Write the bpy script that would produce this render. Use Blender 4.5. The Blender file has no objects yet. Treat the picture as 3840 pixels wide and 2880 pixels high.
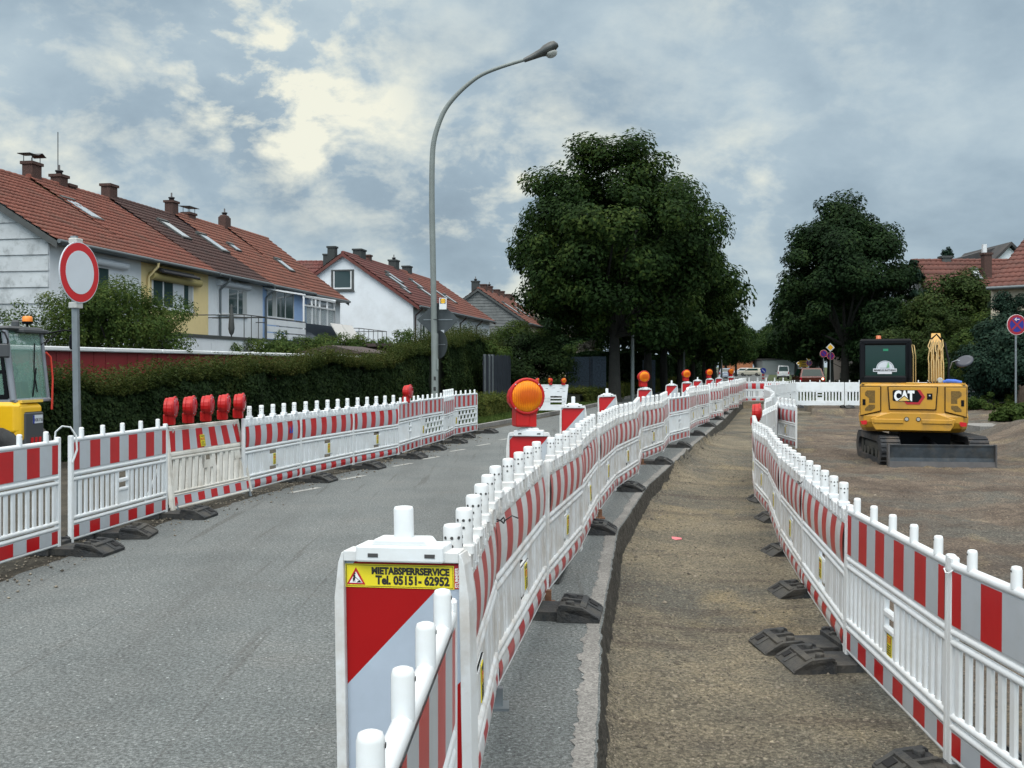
import bpy, math, random
import numpy as np
from mathutils import Vector, Matrix

# ---------------------------------------------------------------- camera, sky, sun, exposure
SC = bpy.context.scene
COL = SC.collection
R = math.radians
F, CX, HY, CH = 3882.0, 1920.0, 1376.0, 1.69          # focal length in px of a 3840 px wide frame, horizon row, eye height
cam_d = bpy.data.cameras.new("camera")
cam = bpy.data.objects.new("camera", cam_d); COL.objects.link(cam)
cam_d.sensor_width = 36.0; cam_d.lens = 36.0*F/3840.0
cam_d.shift_y = -(1440.0-HY)/3840.0
cam_d.clip_start = 0.05; cam_d.clip_end = 6000
cam.location = (0, 0, CH); cam.rotation_euler = (R(90), 0, 0)
SC.camera = cam

SUN_EL, SUN_AZ = 58.0, 205.0        # high, behind the camera and to the left, veiled by cloud
world = bpy.data.worlds.new("World"); SC.world = world; world.use_nodes = True
def build_world():
    nt = world.node_tree; N = nt.nodes; L = nt.links; N.clear()
    out = N.new('ShaderNodeOutputWorld'); bg = N.new('ShaderNodeBackground'); bg.inputs[1].default_value = 0.1
    L.new(bg.outputs[0], out.inputs[0])
    sky = N.new('ShaderNodeTexSky'); sky.sky_type = 'NISHITA'; sky.sun_disc = False
    sky.sun_elevation = R(SUN_EL); sky.sun_rotation = R(SUN_AZ); sky.air_density = 1.0; sky.dust_density = 2.0
    tc = N.new('ShaderNodeTexCoord'); sep = N.new('ShaderNodeSeparateXYZ'); L.new(tc.outputs['Generated'], sep.inputs[0])
    def M(op, a, b=None, c=None, clamp=False):
        n = N.new('ShaderNodeMath'); n.operation = op; n.use_clamp = clamp
        for i, v in enumerate((a, b, c)):
            if v is None: continue
            if isinstance(v, (int, float)): n.inputs[i].default_value = v
            else: L.new(v, n.inputs[i])
        return n.outputs[0]
    X, Y, Z = sep.outputs
    zz = M('ADD', M('MAXIMUM', Z, 0.0), 0.5)
    cmb = N.new('ShaderNodeCombineXYZ'); L.new(M('DIVIDE', X, zz), cmb.inputs[0]); L.new(M('DIVIDE', Y, zz), cmb.inputs[1])
    def noise(scale, detail, rough, dist=0.0, off=0.0, src=None):
        mp = N.new('ShaderNodeMapping'); L.new(src or cmb.outputs[0], mp.inputs[0]); mp.inputs[1].default_value = (off, off*.7, off*.3)
        n = N.new('ShaderNodeTexNoise'); n.inputs['Scale'].default_value = scale; n.inputs['Detail'].default_value = detail
        n.inputs['Roughness'].default_value = rough; n.inputs['Distortion'].default_value = dist
        L.new(mp.outputs[0], n.inputs['Vector']); return n.outputs['Fac']
    big = noise(2.6, 8, .5, .3, 3.7)
    mid = noise(5.2, 9, .56, .25, 9.1)
    fine = noise(11.0, 8, .6, .15, 1.3)
    # thin places in the cloud where the light comes through: (azimuth deg, elevation deg, radius deg, strength)
    spots = [(-15.0, 15.5, 3.2, 1.3), (-11.3, 13.8, 3.6, 1.5), (-14.0, 18.5, 2.4, .9), (-24, 13.0, 6.0, .6), (-10.0, 19.8, 2.8, 1.1), (-13, 15, 8, .25), (2.5, 9.3, 6.0, .62),
             (-2.0, 7.2, 6.0, .35), (11.7, 20.5, 3.5, .45), (12.5, 9.8, 2.6, .42), (19.0, 17, 5.0, .25), (13.2, 9.0, 3.5, .3), (-4.0,11.5,5,.25), (-31,9,8,.3)]
    acc = None
    for az, el, rad, s in spots:
        d = Vector((math.sin(R(az))*math.cos(R(el)), math.cos(R(az))*math.cos(R(el)), math.sin(R(el))))
        dt = N.new('ShaderNodeVectorMath'); dt.operation = 'DOT_PRODUCT'; L.new(tc.outputs['Generated'], dt.inputs[0]); dt.inputs[1].default_value = d
        k = 1.0/(1-math.cos(R(rad)))
        g = M('EXPONENT', M('MULTIPLY', M('SUBTRACT', dt.outputs['Value'], 1.0), k*.8))
        g = M('MULTIPLY', g, s)
        acc = g if acc is None else M('ADD', acc, g)
    nz = M('ADD', M('MULTIPLY', mid, .52), M('MULTIPLY', fine, .48))
    edge = M('MULTIPLY_ADD', nz, 8.5, -3.95, clamp=False)
    edge = M('MINIMUM', M('MAXIMUM', edge, 0.0), 1.3)
    glow = M('MULTIPLY', M('MULTIPLY', acc, .78), edge, clamp=False)
    base = M('ADD', M('MULTIPLY', big, .55), M('ADD', M('MULTIPLY', mid, .30), M('MULTIPLY', fine, .15)))
    rp = N.new('ShaderNodeValToRGB'); L.new(base, rp.inputs[0])
    e = rp.color_ramp.elements
    e[0].position = .36; e[0].color = (.29, .38, .455, 1)
    e[1].position = .66; e[1].color = (.66, .73, .73, 1)
    for p, c in ((.44, (.355, .46, .54, 1)), (.5, (.425, .535, .61, 1)), (.57, (.51, .62, .68, 1))):
        x = e.new(p); x.color = c
    glow_c = N.new('ShaderNodeMixRGB'); glow_c.blend_type = 'MIX'; L.new(M('MINIMUM', glow, .95), glow_c.inputs[0])
    L.new(rp.outputs[0], glow_c.inputs[1]); glow_c.inputs[2].default_value = (.97, .96, .80, 1)
    # above the frame the layer is set neutral grey to keep foreground light neutral
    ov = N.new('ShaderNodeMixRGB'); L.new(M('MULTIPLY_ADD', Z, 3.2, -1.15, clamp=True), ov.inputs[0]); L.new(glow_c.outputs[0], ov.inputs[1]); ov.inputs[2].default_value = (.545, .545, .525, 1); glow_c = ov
    # cloud brightness raised overhead and behind the viewer, out of view, to light the foreground
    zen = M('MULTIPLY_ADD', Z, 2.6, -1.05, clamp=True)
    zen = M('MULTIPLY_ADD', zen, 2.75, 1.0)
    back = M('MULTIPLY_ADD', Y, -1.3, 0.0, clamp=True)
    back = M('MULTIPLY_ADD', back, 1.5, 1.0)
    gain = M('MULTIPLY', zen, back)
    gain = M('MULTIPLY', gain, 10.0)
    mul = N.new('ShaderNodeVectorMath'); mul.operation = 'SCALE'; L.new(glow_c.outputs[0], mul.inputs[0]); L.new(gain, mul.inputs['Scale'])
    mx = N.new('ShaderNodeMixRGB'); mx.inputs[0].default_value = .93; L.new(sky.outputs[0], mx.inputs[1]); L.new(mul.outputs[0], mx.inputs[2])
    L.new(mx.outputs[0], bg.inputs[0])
build_world()
sun_d = bpy.data.lights.new("sun", 'SUN'); sun_d.energy = 1.1; sun_d.angle = R(35); sun_d.color = (1.0, .965, .91)
sun = bpy.data.objects.new("sun", sun_d); COL.objects.link(sun)
_a = R(SUN_AZ); _sd = Vector((math.sin(_a)*math.cos(R(SUN_EL)), math.cos(_a)*math.cos(R(SUN_EL)), math.sin(R(SUN_EL))))
sun.rotation_euler = _sd.to_track_quat('Z', 'Y').to_euler(); sun.location = (0, 0, 60)
SC.view_settings.view_transform = 'Standard'; SC.view_settings.look = 'None'
SC.view_settings.exposure = 0.0; SC.view_settings.gamma = 1.0
SC.cycles.use_adaptive_sampling = True; SC.cycles.max_bounces = 6; SC.cycles.transparent_max_bounces = 12
SC.cycles.use_denoising = True
SC.cycles.caustics_reflective = False; SC.cycles.caustics_refractive = False

rng = np.random.default_rng(7); random.seed(7)

# ---------------------------------------------------------------- helpers
def G(u, v, z=0.0):
    """ground point seen at full-frame pixel (u, v) lying at height z"""
    y = F*(CH-z)/(v-HY); return Vector(((u-CX)/F*y, y, z))
def ZV(v, y): return CH + (HY-v)/F*y
def XU(u, y): return (u-CX)/F*y

def mat(name, col, rough=.6, metal=0.0, var=0.0, vscale=4.0, bump=0.0, bscale=60.0, spec=.5, trans=0.0, coat=0.0, alpha=1.0,
        dirt=None, dscale=1.2, damt=.5, dlo=.48, dhi=.7, emit=None, estr=0.0, coords='Object', island=0.0, subsurf=None, detail=6):
    m = bpy.data.materials.new(name); m.use_nodes = True; nt = m.node_tree; N = nt.nodes; L = nt.links
    b = N['Principled BSDF']; b.inputs['Roughness'].default_value = rough; b.inputs['Metallic'].default_value = metal
    b.inputs['Specular IOR Level'].default_value = spec; b.inputs['Coat Weight'].default_value = coat
    b.inputs['Alpha'].default_value = alpha; b.inputs['Transmission Weight'].default_value = trans
    c = (*col, 1) if len(col) == 3 else col
    b.inputs['Base Color'].default_value = c
    src = None
    tc = N.new('ShaderNodeTexCoord')
    def noise(scale, det=detail, rough_=.6, off=(0, 0, 0)):
        mp = N.new('ShaderNodeMapping'); mp.inputs[1].default_value = off; L.new(tc.outputs[coords], mp.inputs[0])
        n = N.new('ShaderNodeTexNoise'); n.inputs['Scale'].default_value = scale; n.inputs['Detail'].default_value = det
        n.inputs['Roughness'].default_value = rough_; L.new(mp.outputs[0], n.inputs['Vector']); return n.outputs['Fac']
    if var:
        rp = N.new('ShaderNodeValToRGB'); L.new(noise(vscale), rp.inputs[0])
        e = rp.color_ramp.elements; e[0].position = .3; e[1].position = .7
        e[0].color = tuple(max(0, x*(1-var)) for x in c[:3])+(1,); e[1].color = tuple(min(1, x*(1+var)) for x in c[:3])+(1,)
        src = rp.outputs[0]
    if island:
        geo = N.new('ShaderNodeNewGeometry'); rp = N.new('ShaderNodeValToRGB'); L.new(geo.outputs['Random Per Island'], rp.inputs[0])
        e = rp.color_ramp.elements; e[0].color = tuple(x*(1-island) for x in c[:3])+(1,); e[1].color = tuple(min(1, x*(1+island)) for x in c[:3])+(1,)
        if src:
            mx = N.new('ShaderNodeMixRGB'); mx.inputs[0].default_value = .5; L.new(src, mx.inputs[1]); L.new(rp.outputs[0], mx.inputs[2]); src = mx.outputs[0]
        else: src = rp.outputs[0]
    if dirt:
        n1 = noise(dscale, 8, .68, (5.3, 2.2, 1.1)); rp = N.new('ShaderNodeValToRGB'); L.new(n1, rp.inputs[0])
        e = rp.color_ramp.elements; e[0].position = dlo; e[0].color = (0, 0, 0, 1); e[1].position = dhi; e[1].color = (damt, damt, damt, 1)
        mx = N.new('ShaderNodeMixRGB'); L.new(rp.outputs[0], mx.inputs[0])
        if src: L.new(src, mx.inputs[1])
        else: mx.inputs[1].default_value = c
        mx.inputs[2].default_value = (*dirt, 1); src = mx.outputs[0]
    if src: L.new(src, b.inputs['Base Color'])
    if bump:
        bp = N.new('ShaderNodeBump'); bp.inputs['Strength'].default_value = bump; bp.inputs['Distance'].default_value = .02
        L.new(noise(bscale, 4), bp.inputs['Height']); L.new(bp.outputs[0], b.inputs['Normal'])
    if emit:
        b.inputs['Emission Color'].default_value = (*emit, 1); b.inputs['Emission Strength'].default_value = estr
    if subsurf:
        b.inputs['Subsurface Weight'].default_value = subsurf; b.inputs['Subsurface Radius'].default_value = (.02, .02, .02)
    return m

def leafmat(name, c0, c1, c2, nscale=.35, trans=.35):
    """leaf colour varies leaf by leaf and in drifts over the plant"""
    m = bpy.data.materials.new(name); m.use_nodes = True; nt = m.node_tree; N = nt.nodes; L = nt.links
    b = N['Principled BSDF']; b.inputs['Roughness'].default_value = .7; b.inputs['Specular IOR Level'].default_value = .12
    geo = N.new('ShaderNodeNewGeometry'); tc = N.new('ShaderNodeTexCoord')
    nz = N.new('ShaderNodeTexNoise'); nz.inputs['Scale'].default_value = nscale; nz.inputs['Detail'].default_value = 3
    L.new(tc.outputs['Object'], nz.inputs['Vector'])
    ad = N.new('ShaderNodeMath'); ad.operation = 'MULTIPLY_ADD'; L.new(geo.outputs['Random Per Island'], ad.inputs[0]); ad.inputs[1].default_value = .5
    m2 = N.new('ShaderNodeMath'); m2.operation = 'MULTIPLY_ADD'; L.new(nz.outputs['Fac'], m2.inputs[0]); m2.inputs[1].default_value = 1.3; m2.inputs[2].default_value = -.4
    L.new(m2.outputs[0], ad.inputs[2])
    rp = N.new('ShaderNodeValToRGB'); L.new(ad.outputs[0], rp.inputs[0]); e = rp.color_ramp.elements
    e[0].position = .15; e[0].color = (*c0, 1); e[1].position = .95; e[1].color = (*c2, 1); x = e.new(.55); x.color = (*c1, 1)
    L.new(rp.outputs[0], b.inputs['Base Color'])
    tr = N.new('ShaderNodeBsdfTranslucent'); L.new(rp.outputs[0], tr.inputs[0])
    mx = N.new('ShaderNodeMixShader'); mx.inputs[0].default_value = trans
    L.new(b.outputs[0], mx.inputs[1]); L.new(tr.outputs[0], mx.inputs[2]); L.new(mx.outputs[0], N['Material Output'].inputs[0])
    return m

def tag(o, label=None, cat=None, group=None, kind=None):
    if label: o['label'] = label
    if cat: o['category'] = cat
    if group: o['group'] = group
    if kind: o['kind'] = kind
    return o

def empty(name, loc=(0, 0, 0), rz=0.0):
    o = bpy.data.objects.new(name, None); o.location = loc; o.rotation_euler = (0, 0, rz); o.empty_display_size = .2
    COL.objects.link(o); return o

def thing(name, label, cat, loc=(0, 0, 0), rz=0.0, group=None):
    return tag(empty(name, loc, rz), label, cat, group)

def copy_tree(o, parent=None):
    c = o.copy(); COL.objects.link(c)
    if parent: c.parent = parent
    for ch in list(o.children): copy_tree(ch, c)
    return c

class MB:
    """collects simple shapes; build() links them as one mesh object"""
    def __init__(s): s.v = []; s.f = []; s.m = []; s.sm = []
    def add(s, vs, fs, mi=0, smooth=False):
        o = len(s.v); s.v += [tuple(p) for p in vs]; s.f += [tuple(i+o for i in f) for f in fs]
        s.m += [mi]*len(fs); s.sm += [smooth]*len(fs); return s
    def box(s, c, d, mi=0, rz=0.0, M=None, taper=1.0):
        x, y, z = d[0]/2, d[1]/2, d[2]/2; vs = []
        for sz in (-1, 1):
            k = taper if sz > 0 else 1.0
            for sx, sy in ((-1, -1), (1, -1), (1, 1), (-1, 1)): vs.append(Vector((sx*x*k, sy*y*k, sz*z)))
        if rz: Rm = Matrix.Rotation(rz, 3, 'Z'); vs = [Rm @ p for p in vs]
        if M: vs = [M @ p for p in vs]
        vs = [p+Vector(c) for p in vs]
        return s.add(vs, [(3, 2, 1, 0), (4, 5, 6, 7), (0, 1, 5, 4), (1, 2, 6, 5), (2, 3, 7, 6), (3, 0, 4, 7)], mi)
    def b6(s, x0, x1, y0, y1, z0, z1, mi=0): return s.box(((x0+x1)/2, (y0+y1)/2, (z0+z1)/2), (x1-x0, y1-y0, z1-z0), mi)
    def rbox(s, x0, x1, y0, y1, z0, z1, r=.01, mi=0):
        """box with chamfered edges all round"""
        vs = []; r = min(r, (x1-x0)*.45, (y1-y0)*.45, (z1-z0)*.45)
        def ring(ins, z): 
            a, b, c, d = x0+ins, x1-ins, y0+ins, y1-ins
            return [(a+r, c, z), (b-r, c, z), (b, c+r, z), (b, d-r, z), (b-r, d, z), (a+r, d, z), (a, d-r, z), (a, c+r, z)]
        for ins, z in ((r*.8, z0), (0, z0+r), (0, z1-r), (r*.8, z1)): vs += ring(ins, z)
        fs = [tuple(range(7, -1, -1)), tuple(range(24, 32))]
        for k in range(3):
            for i in range(8): j = (i+1) % 8; fs.append((k*8+i, k*8+j, k*8+8+j, k*8+8+i))
        return s.add(vs, fs, mi)
    def tube(s, pts, r, n=10, mi=0, cap=True, rs=None, smooth=True, sq=1.0):
        pts = [Vector(p) for p in pts]; vs = []; k = len(pts)
        ref = None
        for i, p in enumerate(pts):
            t = (pts[min(i+1, k-1)]-pts[max(i-1, 0)]).normalized()
            if ref is None: ref = Vector((0, 0, 1)) if abs(t.z) < .9 else Vector((1, 0, 0))
            a = t.cross(ref).normalized(); b = a.cross(t).normalized(); ref = b
            rr = rs[i] if rs else r
            for j in range(n):
                w = 2*math.pi*j/n; vs.append(p + a*math.cos(w)*rr + b*math.sin(w)*rr*sq)
        fs = []
        for i in range(k-1):
            for j in range(n): q = (j+1) % n; fs.append((i*n+j, i*n+q, i*n+n+q, i*n+n+j))
        s.add(vs, fs, mi, smooth)
        if cap: s.add([vs[j] for j in range(n)], [tuple(range(n-1, -1, -1))], mi); s.add(vs[-n:], [tuple(range(n))], mi)
        return s
    def lathe(s, prof, c=(0, 0, 0), n=16, mi=0, M=None, smooth=True):
        """prof: list of (r, z)"""
        vs = []
        for r, z in prof:
            for j in range(n): w = 2*math.pi*j/n; vs.append(Vector((r*math.cos(w), r*math.sin(w), z)))
        if M: vs = [M @ p for p in vs]
        vs = [p+Vector(c) for p in vs]; fs = []
        for i in range(len(prof)-1):
            for j in range(n): q = (j+1) % n; fs.append((i*n+j, i*n+q, i*n+n+q, i*n+n+j))
        s.add(vs, fs, mi, smooth)
        s.add(vs[:n], [tuple(range(n-1, -1, -1))], mi); s.add(vs[-n:], [tuple(range(n))], mi); return s
    def prism(s, outline, y0, y1, mi=0, axis='y', T=None):
        """outline (a, b) extruded along axis: y -> (a, y, b); z -> (a, b, z); x -> (x, a, b)"""
        ar = sum(outline[i][0]*outline[(i+1) % len(outline)][1]-outline[(i+1) % len(outline)][0]*outline[i][1] for i in range(len(outline)))
        if ar < 0: outline = outline[::-1]
        f = {'y': lambda a, b, t: (a, t, b), 'z': lambda a, b, t: (a, b, t), 'x': lambda a, b, t: (t, a, b)}[axis]
        n = len(outline); lo, hi = (y0, y1) if axis != 'y' else (y1, y0)
        vs = [Vector(f(a, b, lo)) for a, b in outline]+[Vector(f(a, b, hi)) for a, b in outline]
        if T: vs = [T @ p for p in vs]
        fs = [tuple(range(n-1, -1, -1)), tuple(range(n, 2*n))]+[(i, (i+1) % n, n+(i+1) % n, n+i) for i in range(n)]
        return s.add(vs, fs, mi)
    def xf(s, M): s.v = [tuple(M @ Vector(p)) for p in s.v]; return s
    def build(s, name, mats, parent=None, bevel=0.0, seg=1, loc=None):
        me = bpy.data.meshes.new(name); me.from_pydata(s.v, [], s.f)
        for m in (mats if isinstance(mats, (list, tuple)) else [mats]): me.materials.append(m)
        me.polygons.foreach_set('material_index', s.m); me.polygons.foreach_set('use_smooth', s.sm); me.update()
        o = bpy.data.objects.new(name, me); COL.objects.link(o)
        if parent: o.parent = parent
        if loc: o.location = loc
        if bevel:
            md = o.modifiers.new('bevel', 'BEVEL'); md.width = bevel; md.segments = seg; md.limit_method = 'ANGLE'; md.angle_limit = R(35)
            md.harden_normals = False
        return o

def fastmesh(name, V, Q, mats, parent=None, mi=None, smooth=False):
    """V (n,3) float array, Q (m,k) int array"""
    me = bpy.data.meshes.new(name); m, k = Q.shape
    me.vertices.add(len(V)); me.vertices.foreach_set('co', np.asarray(V, np.float32).ravel())
    me.loops.add(m*k); me.loops.foreach_set('vertex_index', Q.astype(np.int32).ravel())
    me.polygons.add(m); me.polygons.foreach_set('loop_start', np.arange(0, m*k, k, dtype=np.int32))
    me.polygons.foreach_set('loop_total', np.full(m, k, np.int32))
    for x in (mats if isinstance(mats, (list, tuple)) else [mats]): me.materials.append(x)
    if mi is not None: me.polygons.foreach_set('material_index', mi.astype(np.int32))
    if smooth: me.polygons.foreach_set('use_smooth', np.ones(m, bool))
    me.update(); me.validate()
    o = bpy.data.objects.new(name, me); COL.objects.link(o)
    if parent: o.parent = parent
    return o

def leaves(P, Nn, size, rg, asp=.55, fold=.25):
    """kite-shaped leaves at points P with rough normals Nn"""
    n = len(P); Nn = Nn+rg.normal(0, .45, (n, 3)); Nn /= np.linalg.norm(Nn, axis=1)[:, None]+1e-9
    t = rg.normal(0, 1, (n, 3)); t -= (t*Nn).sum(1)[:, None]*Nn; t /= np.linalg.norm(t, axis=1)[:, None]+1e-9
    b = np.cross(Nn, t); s = size*rg.uniform(.6, 1.35, n)[:, None]
    V = np.empty((n, 4, 3)); V[:, 0] = P-t*s*.5; V[:, 1] = P+b*s*asp*.5+Nn*s*fold*.3; V[:, 2] = P+t*s*.5-Nn*s*fold*.3; V[:, 3] = P-b*s*asp*.5+Nn*s*fold*.3
    return V.reshape(-1, 3), np.arange(n*4).reshape(-1, 4)

_tcache = {}
def text_mesh(txt, size, width=None, bold=0.0, shear=0.0, spacing=1.0):
    """lettering as flat triangles: returns (verts centred on x, faces); plane x-z"""
    cu = bpy.data.curves.new('t', 'FONT'); cu.body = txt; cu.size = size; cu.offset = bold; cu.align_x = 'CENTER'; cu.shear = shear
    cu.space_character = spacing; cu.resolution_u = 3
    o = bpy.data.objects.new('t', cu); COL.objects.link(o)
    dg = bpy.context.evaluated_depsgraph_get(); dg.update()
    me = bpy.data.meshes.new_from_object(o.evaluated_get(dg))
    vs = [Vector((v.co.x, 0, v.co.y)) for v in me.vertices]; fs = [tuple(p.vertices) for p in me.polygons]
    bpy.data.objects.remove(o); bpy.data.curves.remove(cu); bpy.data.meshes.remove(me)
    x0 = min(v.x for v in vs); x1 = max(v.x for v in vs)
    k = (width/(x1-x0)) if width else 1.0
    for v in vs: v.x = (v.x-(x0+x1)/2)*k
    return vs, fs
def put_text(mb, txt, size, at, mi, width=None, bold=0.0, rot=0.0, tilt=0.0, M=None):
    """text on a plane facing -y, lower centre at `at`"""
    vs, fs = text_mesh(txt, size, width, bold)
    Ry = Matrix.Rotation(-rot, 3, 'Y')
    vs = [Ry @ v + Vector(at) for v in vs]
    if M: vs = [M @ v for v in vs]
    mb.add(vs, fs, mi)

# ---------------------------------------------------------------- materials
white_pl = mat('white_plastic', (.66, .69, .71), .42, var=.05, vscale=3, dirt=(.50, .49, .45), dscale=2.6, damt=.45, coords='Object')
white_pl2 = mat('white_plastic_worn', (.61, .63, .64), .5, var=.06, vscale=3, dirt=(.36, .31, .25), dscale=4.5, damt=.62, dlo=.44, dhi=.66)
grey_refl = mat('reflective_white', (.40, .435, .47), .32, var=.05, vscale=6, spec=.6, dirt=(.36,.36,.35), damt=.4, dscale=4)
red_refl = mat('reflective_red', (.42, .006, .009), .3, var=.1, vscale=5, spec=.5)
red_fade = mat('faded_red_foil', (.36, .030, .034), .38, var=.14, vscale=5, dirt=(.36, .17, .15), damt=.5, dscale=3)
grey_fade = mat('worn_white_foil', (.50, .51, .515), .4, var=.08, vscale=4, dirt=(.33, .31, .27), damt=.5, dscale=3)
rubber = mat('recycled_rubber', (.020, .022, .024), .72, var=.4, vscale=9, bump=.5, bscale=70, dirt=(.12, .105, .08), dscale=3, damt=.55)
black_pl = mat('black_plastic', (.014, .015, .018), .4)
yellow_st = mat('yellow_sticker', (.72, .60, .02), .4)
ink = mat('black_ink', (.015, .015, .015), .5)
red_ink = mat('red_ink', (.45, .02, .02), .5)
steel = mat('galvanised_steel', (.20, .225, .24), .45, metal=.55, var=.15, vscale=6)
rust = mat('rusty_steel', (.16, .075, .04), .8, var=.4, vscale=20)
hole_m = mat('dark_hole', (.05, .05, .05), .8)
# ---------------------------------------------------------------- ground, road, trench
def surf(name, cols, nsc, speck, bump, rough=.85, dist=.02, sbright=1.0, stretch=None, attr=None, cols2=None, fine=260, patches=None, det_scale=9, grain=.3):
    m = bpy.data.materials.new(name); m.use_nodes = True; nt = m.node_tree; N = nt.nodes; L = nt.links
    b = N['Principled BSDF']; b.inputs['Roughness'].default_value = rough; b.inputs['Specular IOR Level'].default_value = .3
    tc = N.new('ShaderNodeTexCoord')
    def mp(src=None, sc=(1, 1, 1), off=(0, 0, 0), rot=0):
        q = N.new('ShaderNodeMapping'); q.inputs[3].default_value = sc; q.inputs[1].default_value = off; q.inputs[2].default_value = (0, 0, rot)
        L.new(tc.outputs['Object'], q.inputs[0]); return q.outputs[0]
    def noise(s, d=8, r=.65, sc=(1, 1, 1), off=(0, 0, 0), rot=0, dis=0):
        n = N.new('ShaderNodeTexNoise'); n.inputs['Scale'].default_value = s; n.inputs['Detail'].default_value = d; n.inputs['Roughness'].default_value = r
        n.inputs['Distortion'].default_value = dis
        L.new(mp(sc=sc, off=off, rot=rot), n.inputs['Vector']); return n.outputs['Fac']
    def ramp(f, st):
        r = N.new('ShaderNodeValToRGB'); L.new(f, r.inputs[0]); e = r.color_ramp.elements
        e[0].position, e[0].color = st[0][0], (*st[0][1], 1); e[1].position, e[1].color = st[-1][0], (*st[-1][1], 1)
        for p, c in st[1:-1]: x = e.new(p); x.color = (*c, 1)
        return r.outputs[0]
    def mix(f, a, b_, t='MIX'):
        x = N.new('ShaderNodeMixRGB'); x.blend_type = t
        if isinstance(f, float): x.inputs[0].default_value = f
        else: L.new(f, x.inputs[0])
        for i, v in ((1, a), (2, b_)):
            if isinstance(v, tuple): x.inputs[i].default_value = (*v, 1)
            else: L.new(v, x.inputs[i])
        return x.outputs[0]
    base = ramp(noise(nsc), [(.32, cols[0]), (.5, cols[1]), (.68, cols[2])])
    if cols2:
        b2 = ramp(noise(nsc*1.3, off=(3, 1, 0)), [(.32, cols2[0]), (.5, cols2[1]), (.68, cols2[2])])
        at = N.new('ShaderNodeAttribute'); at.attribute_name = attr
        base = mix(at.outputs['Fac'], base, b2)
    if patches:
        for (s, sc_, rot, lo, hi, colr, amt) in patches:
            f = ramp(noise(s, 6, .6, sc=sc_, rot=rot, off=(s, 2*s, 0), dis=.4), [(lo, (0, 0, 0)), (hi, (amt,)*3)])
            base = mix(f, base, colr)
    # loose grains
    vo = N.new('ShaderNodeTexVoronoi'); vo.inputs['Scale'].default_value = speck; L.new(mp(), vo.inputs['Vector'])
    sp = ramp(vo.outputs['Color'], [(.0, (.62,)*3), (.5, (.95,)*3), (.9, (1.12,)*3), (1.0, (2.1*sbright,)*3)])
    base = mix(1.0, base, sp, 'MULTIPLY')
    f2 = ramp(noise(fine, 3, .7), [(.35, (1-grain,)*3), (.65, (1+grain,)*3)])
    base = mix(1.0, base, f2, 'MULTIPLY')
    f3 = ramp(noise(fine*.33, 2, .6, off=(2, 7, 0)), [(.36, (1-grain*.8,)*3), (.5, (1.0,)*3), (.66, (1+grain*1.1,)*3)])
    base = mix(1.0, base, f3, 'MULTIPLY')
    L.new(base, b.inputs['Base Color'])
    bp = N.new('ShaderNodeBump'); bp.inputs['Strength'].default_value = bump; bp.inputs['Distance'].default_value = dist
    h = N.new('ShaderNodeMath'); h.operation = 'ADD'; L.new(noise(det_scale*4, 8, .75), h.inputs[0])
    h2 = N.new('ShaderNodeMath'); h2.operation = 'MULTIPLY'; L.new(vo.outputs['Distance'], h2.inputs[0]); h2.inputs[1].default_value = .35
    L.new(h2.outputs[0], h.inputs[1]); L.new(h.outputs[0], bp.inputs['Height']); L.new(bp.outputs[0], b.inputs['Normal'])
    return m
asphalt = surf('asphalt', [(.104, .116, .117), (.126, .138, .138), (.143, .153, .151)], .9, 95, .8, dist=.008, fine=150, sbright=1.5, grain=.42,
               patches=[(.5, (1, .12, 1), -.25, .46, .62, (.075, .077, .075), .4), (1.7, (.5, 1, 1), .2, .55, .75, (.15, .145, .135), .35),
                        (.35, (1.6, .10, 1), -.2, .57, .66, (.075, .077, .076), .4), (3.2, (2.2, .07, 1), -.28, .60, .66, (.06, .058, .055), .45)])
cut_m = surf('cut_asphalt', [(.035, .033, .028), (.06, .056, .047), (.10, .093, .08)], 9, 45, 1.0, dist=.03)
gravel_m = surf('gravel', [(.098, .090, .069), (.162, .141, .101), (.22, .187, .127)], .8, 52, 1.0, dist=.02, sbright=1.1, grain=.48, fine=120, attr='site',
                cols2=[(.062, .046, .035), (.105, .080, .060), (.165, .130, .098)],
                patches=[(.55, (1, 1, 1), 0, .46, .60, (.085, .084, .073), .8), (.8, (1, .6, 1), .3, .55, .68, (.25, .20, .115), .6), (2.2, (1, 1, 1), 0, .58, .74, (.055, .05, .042), .6), (1.4, (.35, 1.6, 1), .1, .52, .66, (.06, .045, .036), .6)])
soil_m = surf('soil', [(.030, .028, .021), (.055, .048, .036), (.085, .075, .058)], 1.5, 40, 1.0, dist=.02)
grass_m = surf('grass_ground', [(.028, .042, .012), (.045, .062, .018), (.07, .08, .03)], 2.2, 60, .8, dist=.03, sbright=.7)
slab_m = surf('concrete_slab', [(.16, .155, .145), (.2, .195, .185), (.25, .24, .225)], 1.4, 70, .3, dist=.004, sbright=.7)
paint_m = surf('road_paint', [(.22, .225, .22), (.34, .345, .33), (.44, .44, .42)], 9, 60, .3, dist=.003, sbright=.6)

def vnoise(x, y, seed=0):
    rg = np.random.default_rng(seed); T = rg.random((256, 256))
    xi = np.floor(x).astype(int); yi = np.floor(y).astype(int); fx = x-xi; fy = y-yi
    fx = fx*fx*(3-2*fx); fy = fy*fy*(3-2*fy); g = lambda a, b: T[a % 256, b % 256]
    return (g(xi, yi)*(1-fx)+g(xi+1, yi)*fx)*(1-fy)+(g(xi, yi+1)*(1-fx)+g(xi+1, yi+1)*fx)*fy
def fbm(x, y, o=4, seed=0):
    s = 0; a = 1; t = 0
    for k in range(o): s = s+a*vnoise(x*2**k, y*2**k, seed+k); t += a; a *= .5
    return s/t-.5

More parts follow.
